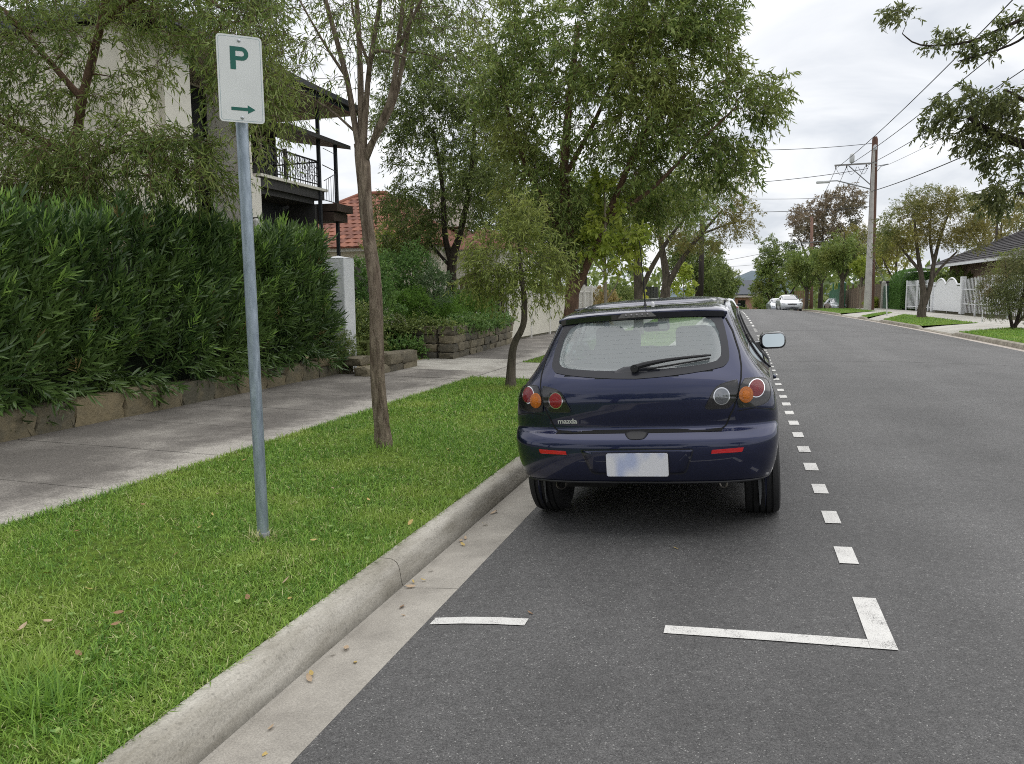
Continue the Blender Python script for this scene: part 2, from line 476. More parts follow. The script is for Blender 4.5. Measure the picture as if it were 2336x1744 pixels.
def mat_kerb():
    """kerb concrete: pitted, stained, with grit and damp dirt along the foot"""
    m, nt, p = _new('kerb_concrete_aged')
    N, L = nt.nodes, nt.links
    g = N.new('ShaderNodeNewGeometry')
    def noise(sc, det=5, ro=.6, st=None):
        n = N.new('ShaderNodeTexNoise'); n.inputs['Scale'].default_value = sc; n.inputs['Detail'].default_value = det; n.inputs['Roughness'].default_value = ro
        if st:
            mp = N.new('ShaderNodeMapping'); mp.inputs['Scale'].default_value = st; L.new(g.outputs['Position'], mp.inputs[0]); L.new(mp.outputs[0], n.inputs['Vector'])
        else: L.new(g.outputs['Position'], n.inputs['Vector'])
        return n.outputs[0]
    def mr(src, a, b_, c, d):
        q = N.new('ShaderNodeMapRange'); q.inputs[1].default_value = a; q.inputs[2].default_value = b_; q.inputs[3].default_value = c; q.inputs[4].default_value = d; L.new(src, q.inputs[0]); return q.outputs[0]
    def op(o, a, b_):
        q = N.new('ShaderNodeMath'); q.operation = o
        for i, v in enumerate((a, b_)):
            if isinstance(v, (int, float)): q.inputs[i].default_value = v
            else: L.new(v, q.inputs[i])
        return q.outputs[0]
    sp = N.new('ShaderNodeSeparateXYZ'); L.new(g.outputs['Position'], sp.inputs[0])
    streak = noise(2.2, 7, .65, (4, .8, 4)); fine = noise(110, 5, .75); pit = noise(45, 3, .6)
    dirt = mr(op('ADD', sp.outputs[2], op('MULTIPLY', noise(14, 5, .7), .05)), .0, .065, .55, 1.0)
    rp = N.new('ShaderNodeValToRGB'); rp.color_ramp.elements[0].position = .3; rp.color_ramp.elements[0].color = (.27, .25, .205, 1); rp.color_ramp.elements[1].position = .66; rp.color_ramp.elements[1].color = (.50, .475, .42, 1)
    L.new(streak, rp.inputs[0])
    k = op('MULTIPLY', op('MULTIPLY', mr(fine, .3, .7, .74, 1.24), mr(pit, .30, .42, .72, 1.0)), dirt)
    sc = N.new('ShaderNodeVectorMath'); sc.operation = 'SCALE'; L.new(rp.outputs[0], sc.inputs[0]); L.new(k, sc.inputs[3])
    L.new(sc.outputs[0], p.inputs['Base Color']); p.inputs['Roughness'].default_value = .9; p.inputs['Specular IOR Level'].default_value = .2
    b = N.new('ShaderNodeBump'); b.inputs['Strength'].default_value = .45; b.inputs['Distance'].default_value = .008; L.new(op('ADD', fine, pit), b.inputs['Height']); L.new(b.outputs[0], p.inputs['Normal'])
    return m
G['kerb'] = mat_kerb()
def mat_worn_paint():
    """line paint worn off the crests of the stones"""
    m, nt, p = _new('worn_line_paint')
    N, L = nt.nodes, nt.links
    g = N.new('ShaderNodeNewGeometry')
    n1 = N.new('ShaderNodeTexNoise'); n1.inputs['Scale'].default_value = 150; n1.inputs['Detail'].default_value = 4; n1.inputs['Roughness'].default_value = .7; L.new(g.outputs['Position'], n1.inputs['Vector'])
    n2 = N.new('ShaderNodeTexNoise'); n2.inputs['Scale'].default_value = 9; n2.inputs['Detail'].default_value = 5; L.new(g.outputs['Position'], n2.inputs['Vector'])
    ad = N.new('ShaderNodeMath'); ad.operation = 'MULTIPLY_ADD'; ad.inputs[1].default_value = .45; L.new(n2.outputs[0], ad.inputs[0]); L.new(n1.outputs[0], ad.inputs[2])
    r = N.new('ShaderNodeValToRGB')
    r.color_ramp.elements[0].position = .545; r.color_ramp.elements[0].color = (.12, .118, .115, 1)
    r.color_ramp.elements[1].position = .86; r.color_ramp.elements[1].color = (.70, .69, .66, 1)
    e = r.color_ramp.elements.new(.62); e.color = (.50, .49, .47, 1)
    e = r.color_ramp.elements.new(.70); e.color = (.64, .63, .60, 1)
    L.new(ad.outputs[0], r.inputs[0]); L.new(r.outputs[0], p.inputs['Base Color']); p.inputs['Roughness'].default_value = .75
    b = N.new('ShaderNodeBump'); b.inputs['Strength'].default_value = .5; b.inputs['Distance'].default_value = .005; L.new(n1.outputs[0], b.inputs['Height']); L.new(b.outputs[0], p.inputs['Normal'])
    return m
G['markpaint'] = mat_worn_paint()
# ------------------------------------------------------------------ the setting
def dip(y):
    d = max(0.0, y - 66)
    return .0016 * d * d if d < 25 else 1.0 + .08 * (d - 25)
def xl(y):
    return -1.45 - .00026 * max(0.0, y - 18) ** 2 if y < 78 else -1.45 - .936 - .0312 * (y - 78)
def xr(y):
    return 7.1 - .00085 * max(0.0, y - 22) ** 2 if y < 72 else 7.1 - 2.125 - .031 * (y - 72)
def rz(x, y):
    t = (x - xl(y)) / (xr(y) - xl(y))
    return .68 * t * (1 - t) - dip(y)

ys_road = list(np.arange(-40, 20, 4.0)) + list(np.arange(20, 66, 3.0)) + list(np.arange(66, 112, 2.0))
mb = MB()
mb.grid(lambda y, t: (xl(y) + t * (xr(y) - xl(y)), y, rz(xl(y) + t * (xr(y) - xl(y)), y)), ys_road, np.linspace(0, 1, 15))
road = mb.build('road', G['asphalt'], smooth=True, kind='structure')

def ground_h(x, y):
    d = math.hypot(x, y)
    h = -.35 - dip(y)
    if y > 300: h = -.35 - dip(300) - 0.0 * (y - 300)
    return h
gx = [-3000, -1200, -500, -200, -80, -40, -20, -8, 0, 8, 20, 40, 80, 200, 500, 1200, 3000]
gy = [-1500, -500, -200, -80, -40, 0, 30, 60, 66, 70, 75, 80, 85, 92, 100, 120, 150, 200, 250, 300, 500, 1000, 2500]
mb = MB(); mb.grid(lambda x, y: (x, y, ground_h(x, y)), gx, gy)
mb.build('ground', G['ground'], kind='structure')
mb = MB()
def hill_h(x, s):
    top = 14 + 26 * math.exp(-((x - 25) / 60) ** 2) + 4 * math.sin(x * .011) + 2 * math.sin(x * .05)
    return -30 + (top + 30) * (1 - abs(s) ** 1.6)
mb.grid(lambda x, s: (x, 1500 + s * 500, hill_h(x, s)), np.linspace(-1500, 1500, 90), np.linspace(-1, 1, 9))
mb.build('hill', mat_plain('hazed_hill_bush', (.10, .14, .17), .95, var=.45, vscale=.02, c2=(.055, .085, .10)), smooth=True, kind='structure')  # distance haze put into the slate blue of the bush colour

# painted bay markings, each its own sheet on the asphalt
mk = road
def marking(x0, x1, y0, y1, name='line_marking', bend=None):
    m = MB()
    nx = max(2, int((x1 - x0) / .15) + 1); ny = max(2, int((y1 - y0) / .3) + 1)
    if bend is None:
        m.grid(lambda y, x: (x + xl(y) + 1.45, y, rz(x + xl(y) + 1.45, y) + .004), np.linspace(y0, y1, ny), np.linspace(x0, x1, nx))
    else:
        m.grid(lambda v, x: (x, bend(x) + v, rz(x, bend(x) + v) + .004), np.linspace(y0, y1, ny), np.linspace(x0, x1, nx))
    return m.build(name, G['markpaint'], mk)
for k in range(31):
    y0 = 4.40 + .768 * k
    marking(.55 + random.uniform(-.004, .004), .65 + random.uniform(-.004, .004), y0, y0 + .29, 'line_dash')
for k in range(6):
    marking(.55, .65, 30.3 + .5 * k, 30.5 + .5 * k, 'line_dash')
for k in range(9):
    y0 = 35 + 3.4 * k
    marking(.55, .65, y0, y0 + 1.7, 'line_dash')
marking(.55, .655, 3.345, 3.91, 'bay_corner_line')
marking(-.30, .549, 0, .085, 'bay_end_line', bend=lambda x: 3.345 + .012 * (.55 - x))
marking(-1.42, -.95, 0, .08, 'bay_end_line', bend=lambda x: 3.355 - .10 * max(0, -1.18 - x) ** 1.2 * 2)
marking(.2, .54, 17.9, 18.0, 'bay_tick')
marking(-.6, .5, 36.0, 36.12, 'bay_tick')

def seam_line(pts, w, name):
    m = MB(); vs = []
    for i, (x, y) in enumerate(pts):
        a = pts[max(i - 1, 0)]; b_ = pts[min(i + 1, len(pts) - 1)]; tx, ty = b_[0] - a[0], b_[1] - a[1]; l = math.hypot(tx, ty); ww = w * random.uniform(.5, 1.3) / 2
        for s in (-1, 1):
            px, py = x - s * ty / l * ww, y + s * tx / l * ww; vs.append((px, py, rz(px, py) + .003))
    m.add(vs, [(2 * i, 2 * i + 1, 2 * i + 3, 2 * i + 2) for i in range(len(pts) - 1)])
    m.build(name, mat_plain('bitumen_seal', (.028, .028, .03), .6) if 'bitumen_seal' not in bpy.data.materials else bpy.data.materials['bitumen_seal'], road)
seam_line([(x, 30.5 + .05 * math.sin(x * 2) + random.uniform(-.03, .03)) for x in np.arange(1.2, 6.5, .2)], .05, 'paving_joint')
seam_line([(x, 17.2 + .04 * math.sin(x * 3) + random.uniform(-.03, .03)) for x in np.arange(.8, 6.8, .2)], .02, 'paving_joint')
# seam_line([(2.9 + .03 * math.sin(y) + random.uniform(-.02, .02), y) for y in np.arange(9, 48, .5)], .014, 'paving_joint')
# gutter and kerb, cast in lengths with open joints
def sweep(name, prof, y0, y1, mat, parent, xf, step=2.0, drop=None, smooth=False, wob=0.0):
    m = MB()
    yy = np.linspace(y0, y1, max(2, int(abs(y1 - y0) / step) + 1))
    n = len(prof)
    vs = []
    for y in yy:
        for (px, pz) in prof:
            z = pz if drop is None else (pz if pz < .01 else pz * drop(y) + .0)
            vs.append((xf(y) + px, y, z - dip(y)))
    fs = [(i * n + j, (i + 1) * n + j, (i + 1) * n + j + 1, i * n + j + 1) for i in range(len(yy) - 1) for j in range(n - 1)]
    fs += [tuple(range(n)), tuple(range((len(yy) - 1) * n, len(yy) * n))[::-1]]
    m.add(vs, fs)
    return m.build(name, mat, parent, smooth=smooth, sharp=35 if smooth else None)
xle = lambda y: xl(y) + 1.45
kerb_prof = [(-1.93, -.25), (-1.93, .128), (-1.922, .134), (-1.85, .132), (-1.832, .126), (-1.815, .113), (-1.803, .092), (-1.795, .05), (-1.788, .0), (-1.78, -.018), (-1.78, -.25)]
gutter_prof = [(-1.779, -.25), (-1.779, -.0185), (-1.765, -.022), (-1.70, -.022), (-1.6, -.012), (-1.452, -.0005), (-1.452, -.25)]
kerb = thing('kerb', None, None); kerb['kind'] = 'structure'
gutter = thing('gutter', None, None); gutter['kind'] = 'structure'
def drop_left(y):
    a = min(1, max(0, (abs(y - 14) - 1.5) / .5))
    return .25 + .75 * a
y = -11.2
while y < 74:
    L_ = 3.0 if y < 18 else 9.0
    sweep('kerb_length', kerb_prof, y + .004, y + L_ - .004, G['kerb'], kerb, xle, step=.5 if 10 < y < 18 else 1.5, drop=drop_left, smooth=True)
    sweep('gutter_length', gutter_prof, y + .003, y + L_ - .003, G['gutter'], gutter, xle, step=1.5)
    y += L_

def strip(name, y0, y1, f0, f1, z0, z1, mat, parent=None, kind=None, ny=None, nx=6, wob=0.0):
    m = MB()
    yy = np.linspace(y0, y1, ny or max(2, int((y1 - y0) / 1.5) + 1))
    def fn(y, t):
        x = f0(y) + t * (f1(y) - f0(y))
        w = wob * (math.sin(x * 3.1 + y * 1.7) + math.sin(x * 1.3 - y * 2.3 + 1)) * (1 if 0 < t < 1 else 0)
        return (x, y, z0 + t * (z1 - z0) + w - dip(y))
    m.grid(fn, yy, np.linspace(0, 1, nx))
    return m.build(name, mat, parent, smooth=True, kind=kind)
vz = lambda x: .125 + (-1.93 - x) / 2.49 * .05
verge = strip('lawn', -11, 12.5, lambda y: -4.42 - .02 * math.sin(y * 2.1), lambda y: -1.931, .172, .122, G['turf'], kind='structure', ny=60, nx=14, wob=.006)
strip('lawn', 15.5, 75, lambda y: xle(y) - 4.42, lambda y: xle(y) - 1.931, .172, .122, G['turf'], kind='structure', nx=5)
# driveway crossing over the verge: two slabs
cross = thing('driveway_crossing', None, None); cross['kind'] = 'structure'
for (a, b_) in ((12.51, 13.99), (14.005, 15.49)):
    m = MB(); m.grid(lambda y, x: (x, y, .178 if x < -3 else .178 - (x + 3) / 1.07 * .14), [a, b_], [-4.41, -3.6, -3.0, -2.5, -1.932])
    m.build('slab', G['crossover'], cross)
# footpath slabs
path = thing('footpath', None, None); path['kind'] = 'structure'
y = -.62
k = 0
while y < 40:
    L_ = 1.28
    m = MB()
    x0 = -6.85 if y < 12 else -6.6
    t_ = random.uniform(-.003, .003)
    zc = .182 + t_
    m.box(((x0 - 4.43) / 2, y + L_ / 2, zc + .02 - .06), (-4.43 - x0, L_ - .012, .12), ry=rad(.9))
    pale = 12.2 < y < 15.5
    m.build('slab', G['crossover'] if pale else G['footpath'], path, bevel=.004)
    y += L_; k += 1
strip('footpath', 40.2, 76, lambda y: xle(y) - 6.5, lambda y: xle(y) - 4.43, .2, .18, G['footpath'], kind='structure', nx=2)
m = MB(); m.b(-6.9, -4.40, -2, 40.2, -.2, .122); m.build('footpath_bed', G['lane_joint'], kind='structure')
# private drive in tan concrete between the two stone walls
m = MB(); m.add([(-6.55, 13.2, .212), (-6.0, 13.75, .209), (-5.98, 15.6, .209), (-6.4, 15.9, .212), (-11, 16.6, .30), (-11, 13.9, .30)], [(0, 1, 2, 3), (0, 3, 4, 5)])
m.build('private_drive', G['tandrive'], kind='structure')
m = MB(); m.grid(lambda x, y: (x, y, .14 + (0 if x > -7 else min(1.0, (-7 - x) * .16)) + .03 * math.sin(x * 2 + y)), [-30, -20, -14, -11, -9.5, -8.2, -7.4, -6.86], list(np.arange(-6, 13.1, 1.5)))
m.build('garden_bed', G['soil'], smooth=True, kind='structure')
m = MB(); m.grid(lambda x, y: (x, y, .18 if x > -6.9 else .25), [-30, -14, -9, -7.5, -6.9, -6.45], list(np.arange(16.2, 76, 3)))
m.build('garden_bed', G['soil'], smooth=True, kind='structure')

# ---- far side of the street
sR = lambda y: (xr(y) - 7.1)
kr_prof = [(.0005, -.25), (.0005, .0), (.28, -.015), (.285, .0), (.30, .06), (.315, .105), (.345, .125), (.46, .13), (.46, -.25)]
gr_prof = [(.002, -.25), (.002, .0005), (.28, -.012), (.28, -.25)]
kr2 = [(.281, -.25), (.281, -.012), (.295, .06), (.312, .105), (.345, .125), (.46, .13), (.46, -.25)]
gr_mat = mat_concrete('far_gutter', (.50, .45, .40), (.36, .32, .28), spk=.15)
kr_mat = mat_concrete('far_kerb', (.36, .33, .27), (.17, .15, .12), spk=.3, stain=3)
kerb2 = thing('kerb', None, None); kerb2['kind'] = 'structure'
gutter2 = thing('gutter', None, None); gutter2['kind'] = 'structure'
y = -12.0
while y < 74:
    sweep('gutter_length', gr_prof, y + .004, y + 3.0 - .004, gr_mat, gutter2, xr, step=1.0)
    y += 3.0
cuts = [(31.3, 36.1), (44.6, 48.0), (50.5, 56.6)]
def drop_right(y):
    d = 9
    for a, b_ in cuts:
        if a < y < b_: return .2
        d = min(d, abs(y - a), abs(y - b_))
    return min(1, .2 + d / .55)
spans = [(-12 + 3 * i, -9 + 3 * i) for i in range(14)] + [(30, 31.3), (31.3, 33.7), (33.7, 36.1), (36.1, 39), (39, 42), (42, 44.6), (44.6, 48), (48, 50.5), (50.5, 53.5), (53.5, 56.6), (56.6, 60), (60, 64), (64, 68), (68, 72), (72, 75)]
for a, b_ in spans:
    sweep('kerb_length', kr2, a + .006, b_ - .006, kr_mat, kerb2, xr, step=.3, drop=drop_right, smooth=True)
pin = lambda y: 9.95 + .55 * sR(y)
pout = lambda y: 12.1 + .62 * sR(y)
strip('footpath', -12, 78, pin, pout, .2, .24, G['rpath'], kind='structure', nx=3)
lawnR = []
def lawn_patch(ka, kb, pa, pb, nm='lawn'):
    m = MB()
    def fn(v, t):
        yk = ka + v * (kb - ka); yp = pa + v * (pb - pa)
        x0 = xr(yk) + .462; x1 = pin(yp) - .01
        yy = yk + t * (yp - yk)
        bul = .035 * math.sin(math.pi * t) * min(1, 4 * v, 4 * (1 - v))
        return (x0 + t * (x1 - x0), yy, .128 + t * .075 + bul - dip(yy))
    m.grid(fn, np.linspace(0, 1, 18), np.linspace(0, 1, 8))
    lawnR.append((ka, kb, pa, pb))
    return m.build(nm, G['turf'], smooth=True, kind='structure')
lawn_patch(-12, 31.0, -12, 33.2)
lawn_patch(36.3, 44.3, 37.6, 52.0)
lawn_patch(48.2, 50.3, 55.2, 57.2)
lawn_patch(56.9, 75, 60, 77)
def crossing(ka, kb, pa, pb):
    m = MB()
    m.grid(lambda v, t: (xr(ka + v * (kb - ka)) + .461 + t * (pin(pa + v * (pb - pa)) - .005 - xr(ka + v * (kb - ka)) - .461), (ka + v * (kb - ka)) * (1 - t) + t * (pa + v * (pb - pa)), .03 + .168 * t ** .7 - .0), np.linspace(0, 1, 7), np.linspace(0, 1, 5))
    m.build('driveway_crossing', G['rpath'], smooth=True, kind='structure')
crossing(31.0, 36.3, 33.2, 37.6); crossing(44.3, 48.2, 52.0, 55.2); crossing(50.3, 56.9, 57.2, 60)
m = MB(); m.grid(lambda x, y: (x, y, .22 - dip(y)), [7.3, 9, 12.0, 16, 40], list(np.arange(-12, 80, 4)))
for i, (x, y, z) in enumerate(m.v):
    if x < 12: m.v[i] = (x + sR(y), y, -.12 - dip(y))
m.build('garden_ground', G['soil'], kind='structure')

# ------------------------------------------------------------------ grass blades
def blades(P, L, W, rng, mat, name, lean=1.0, parent=None):
    n = len(P)
    az = rng.uniform(0, 2 * np.pi, n)
    tilt = np.clip(np.abs(rng.normal(.75, .45, n)) * lean, 0, 1.45)
    d = np.stack([np.cos(az) * np.sin(tilt), np.sin(az) * np.sin(tilt), np.cos(tilt)], 1)
    s = np.stack([-np.sin(az + rng.normal(0, .8, n)), np.cos(az), np.zeros(n)], 1)
    s /= np.linalg.norm(s, axis=1, keepdims=True)
    L = L[:, None]; W = W[:, None]
    droop = np.zeros((n, 3)); droop[:, 2] = -1
    a = P - s * W * .5; b = P + s * W * .5
    mid = P + d * L * .55 + droop * L * .04
    c = mid - s * W * .38; e = mid + s * W * .38
    tip = P + d * L + np.stack([np.cos(az), np.sin(az), np.zeros(n)], 1) * L * .16 + droop * L * .16
    V = np.stack([a, b, e, c, tip], 1).reshape(-1, 3)
    i = np.arange(n)[:, None] * 5
    F = np.concatenate([i + [0, 1, 2], i + [0, 2, 3], i + [3, 2, 4]], 1).reshape(-1, 3)
    return np_mesh(name, V, F, mat, parent)
g_mat = mat_leaf('grass_blade', (.032, .080, .012), (.140, .228, .038), c=(.185, .225, .05), cs=1.4, rough=.5, trans=.35, spec=.3, cw=.6)
g_dry = mat_leaf('dry_grass', (.34, .30, .14), (.20, .21, .07), rough=.7, trans=.2)
rng = np.random.default_rng(3)
def verge_points(n, y0, y1, x0=-4.44, x1=-1.925, edge=True):
    y = rng.uniform(y0, y1, n); x = rng.uniform(x0, x1, n)
    k = np.sin(x * 2.3 + 1.1 * np.sin(y * 1.9)) + np.sin(y * 2.7 + x * 1.6)     # thin patches
    k2 = np.sin(x * 7.1 + 2 * np.sin(y * 3.3)) * np.sin(y * 6.3 + x * 2.1)
    keep = rng.uniform(0, 1, n) < np.clip(.86 + .18 * k + .22 * k2, .12, 1)
    x, y = x[keep], y[keep]
    z = .122 + (-1.93 - x) / 2.49 * .05 + .002
    return np.stack([x, y, z], 1)
Ps = [verge_points(105000, 1.3, 4.6), verge_points(70000, 4.6, 8.2), verge_points(38000, 8.2, 12.55)]
Ls = [rng.gamma(7, .0052, len(Ps[0])), rng.gamma(7, .0056, len(Ps[1])), rng.gamma(7, .0065, len(Ps[2]))]
Ws = [rng.uniform(.0032, .0072, len(Ps[0])), rng.uniform(.0045, .0085, len(Ps[1])), rng.uniform(.008, .014, len(Ps[2]))]
# ragged fringe on both edges of the verge
ef = np.stack([np.where(rng.uniform(0, 1, 9000) < .6, -1.935 + rng.normal(0, .012, 9000), -4.42 + rng.normal(0, .018, 9000)), rng.uniform(1.3, 12.5, 9000), np.zeros(9000)], 1)
ef[:, 2] = .13 + (-1.93 - ef[:, 0]) / 2.49 * .05
Ps.append(ef); Ls.append(rng.gamma(7, .0062, 9000)); Ws.append(rng.uniform(.003, .007, 9000))
P_ = np.concatenate(Ps); L_ = np.concatenate(Ls); W_ = np.concatenate(Ws)
dry = rng.uniform(0, 1, len(P_)) < .14
go = blades(P_[~dry], L_[~dry], W_[~dry], rng, g_mat, 'grass')
tag(go, 'short green mown grass covering the verge beside the kerb', 'grass', kind='stuff')
go = blades(P_[dry], L_[dry] * .9, W_[dry] * .8, rng, g_dry, 'dry_grass', lean=1.7)
tag(go, 'dry straw coloured blades matted in the verge grass', 'grass', kind='stuff')
# taller weedy tuft at the kerb and tussock at the sign post
def tuft(name, c, n, r, Lm, mat, label, lean=1.0, w=(.004, .008)):
    P = np.stack([rng.normal(c[0], r, n), rng.normal(c[1], r, n), np.full(n, c[2])], 1)
    o = blades(P, rng.uniform(.5, 1.2, n) * Lm, rng.uniform(*w, n), rng, mat, name, lean=lean)
    return tag(o, label, 'grass', kind='stuff')
tuft('grass_tuft', (-2.42, 2.02, .13), 420, .085, .17, g_mat, 'tall coarse grass tuft beside the kerb at the bottom left', 1.1)
tuft('grass_tuft', (-2.62, 2.18, .135), 260, .06, .13, g_mat, 'smaller coarse grass tuft just behind the tall one by the kerb', 1.1)
tuft('grass_tuft', (-2.76, 3.925, .14), 200, .05, .085, g_dry, 'dry straw tussock around the foot of the sign post', 1.3)
tuft('grass_tuft', (-3.27, 6.55, .15), 380, .13, .13, g_mat, 'longer unmown grass around the foot of the forked street tree', .9)
tuft('grass_tuft', (-3.4, 11.35, .16), 260, .12, .10, g_mat, 'longer unmown grass around the foot of the small bent tree', .9)
# flat broad-leaved weeds among the grass
def rosettes(n, name, label):
    c = verge_points(n, 1.4, 9.5)
    k = 7
    az = np.repeat(rng.uniform(0, 6.28, len(c)), k) + np.tile(np.arange(k) * 2.4, len(c))
    L_ = np.repeat(rng.uniform(.012, .024, len(c)), k) * rng.uniform(.7, 1.2, len(az))
    d = np.stack([np.cos(az), np.sin(az), rng.uniform(.1, .6, len(az))], 1); d /= np.linalg.norm(d, axis=1, keepdims=True)
    s_ = np.stack([-np.sin(az), np.cos(az), np.zeros(len(az))], 1)
    P0 = np.repeat(c, k, 0) + np.array([0, 0, .022])
    L2 = L_[:, None]
    V = np.stack([P0, P0 + d * L2 * .6 + s_ * L2 * .28, P0 + d * L2, P0 + d * L2 * .6 - s_ * L2 * .28], 1).reshape(-1, 3)
    F = (np.arange(len(az))[:, None] * 4 + np.array([0, 1, 2, 3]))
    o = np_mesh(name, V, F, mat_leaf('weed_leaf', (.07, .13, .03), (.16, .22, .06), trans=.3), None)
    tag(o, label, 'weeds', kind='stuff')
rosettes(420, 'weeds', 'flat broad-leaved weeds growing through the verge grass')
# grass on the far verges: coarser
pts = []
for (ka, kb, pa, pb) in lawnR + [(15.6, 60, 0, 0)]:
    n = 9000
    v = rng.uniform(0, 1, n); t = rng.uniform(0, 1, n)
    if pa == 0:
        yk = ka + v ** 1.6 * (kb - ka); x = np.array([xle(q) for q in yk]) - 4.42 + t * 2.49; z = .172 - t * .05
        pts.append(np.stack([x, yk, z], 1)); continue
    if ka < 0: v = .8 + .2 * v
    yk = ka + v * (kb - ka); yp = pa + v * (pb - pa)
    x0 = np.array([xr(q) for q in yk]) + .462; x1 = np.array([pin(q) for q in yp])
    yy = yk + t * (yp - yk)
    pts.append(np.stack([x0 + t * (x1 - x0), yy, .13 + t * .075 + .033 * np.sin(np.pi * t) * np.minimum(1, np.minimum(4 * v, 4 * (1 - v))) - np.array([dip(q) for q in yy])], 1))
P_ = np.concatenate(pts)
go = blades(P_, rng.gamma(7, .0075, len(P_)), rng.uniform(.012, .028, len(P_)), rng, g_mat, 'grass')
tag(go, 'mown grass on the far verges across the road', 'grass', kind='stuff')
# fallen leaves
lm = [mat_plain('leaf_yellow', (.55, .40, .13), .6, var=.4, vscale=30), mat_plain('leaf_brown', (.34, .19, .09), .6, var=.5, vscale=30), mat_plain('leaf_tan', (.50, .37, .24), .6, var=.4, vscale=30)]
lmesh = []
for mi in range(3):
    for q in range(2):
        m = MB()
        cv = .35 + .3 * q
        m.grid(lambda u, v: (v * .5 * math.sin(math.pi * (u * .94 + .03)) ** .8, u - .5, cv * (.55 * v * v * .3 + .35 * (u - .5) ** 2) + .05 * v * (u - .5)), np.linspace(0, 1, 6), [-.42, 0, .42])
        o = m.build('fallen_leaf', lm[mi], smooth=True)
        lmesh.append(o.data); bpy.data.objects.remove(o)
spots = [(-1.74, 2.95), (-1.72, 2.72), (-1.735, 2.76), (-1.71, 3.02), (-1.745, 3.86), (-1.73, 3.79), (-1.70, 3.9), (-1.72, 4.06), (-1.66, 3.52), (-1.60, 3.42), (-1.70, 4.55), (-1.74, 4.62), (-1.73, 4.68), (-1.60, 2.9), (-1.58, 2.2), (-1.66, 2.35),
         (-1.70, 5.0), (-1.735, 5.3), (-1.72, 5.33), (-1.45, 3.42)]
lawnspots = [(-2.93, 2.55), (-2.83, 2.48), (-2.98, 2.47), (-2.62, 2.62), (-2.7, 2.72), (-3.35, 3.05), (-3.42, 3.0), (-3.05, 2.9), (-3.85, 3.6), (-3.0, 3.45), (-3.2, 3.9), (-2.2, 3.3), (-2.25, 3.05), (-2.05, 3.1), (-2.12, 3.75),
             (-2.4, 3.9), (-2.0, 4.4), (-2.5, 4.8), (-2.3, 5.5), (-3.6, 4.6), (-2.9, 5.0), (-3.1, 2.2), (-2.75, 2.1), (-2.55, 2.35), (-3.9, 4.2), (-2.15, 6.2), (-2.6, 6.6), (-3.0, 7.2), (-4.1, 5.6), (-3.3, 4.15)]
for i, (x, y) in enumerate(spots + lawnspots):
    on_lawn = i >= len(spots)
    o = bpy.data.objects.new('fallen_leaf', lmesh[random.randrange(6)])
    col.objects.link(o)
    z = (.125 + (-1.93 - x) / 2.49 * .05 + .03) if on_lawn else -.01
    o.location = (x, y, z)
    s = random.uniform(.032, .058)
    o.scale = (s, s, s)
    o.rotation_euler = (random.uniform(-.5, .5), random.uniform(-.5, .5), random.uniform(0, 6.28))
    if on_lawn: tag(o, 'small dry leaf fallen on the verge grass', 'leaf', 'fallen leaves on the grass')
    else: tag(o, 'small dry leaf lying in the concrete gutter', 'leaf', 'fallen leaves in the gutter')
for (x, y, lab) in [(-.34, 4.55, 'tiny yellow leaf on the asphalt behind the dark car'), (-.96, 3.5, 'curled dark leaf on the asphalt by the short end line')]:
    o = bpy.data.objects.new('fallen_leaf', lmesh[0 if 'yellow' in lab else 3]); col.objects.link(o)
    o.location = (x, y, rz(x, y) + .006); o.scale = (.03, .04, .04); o.rotation_euler = (.1, .2, 1)
    tag(o, lab, 'leaf')
# loose aggregate on the asphalt near the camera
rng2 = np.random.default_rng(5)
# ------------------------------------------------------------------ cars
def pchip(xs, ys):
    xs = np.array(xs, float); ys = np.array(ys, float)
    h = np.diff(xs); d = np.diff(ys) / h
    m = np.zeros(len(xs)); m[0] = d[0]; m[-1] = d[-1]
    for i in range(1, len(xs) - 1):
        if d[i - 1] * d[i] > 0:
            w1 = 2 * h[i] + h[i - 1]; w2 = h[i] + 2 * h[i - 1]
            m[i] = (w1 + w2) / (w1 / d[i - 1] + w2 / d[i])
    def f(x):
        x = float(x)
        i = int(np.clip(np.searchsorted(xs, x) - 1, 0, len(xs) - 2))
        t = min(max((x - xs[i]) / h[i], 0), 1)
        return float(ys[i] * (1 + 2 * t) * (1 - t) ** 2 + h[i] * m[i] * t * (1 - t) ** 2 + ys[i + 1] * t * t * (3 - 2 * t) + h[i] * m[i + 1] * t * t * (t - 1))
    return f

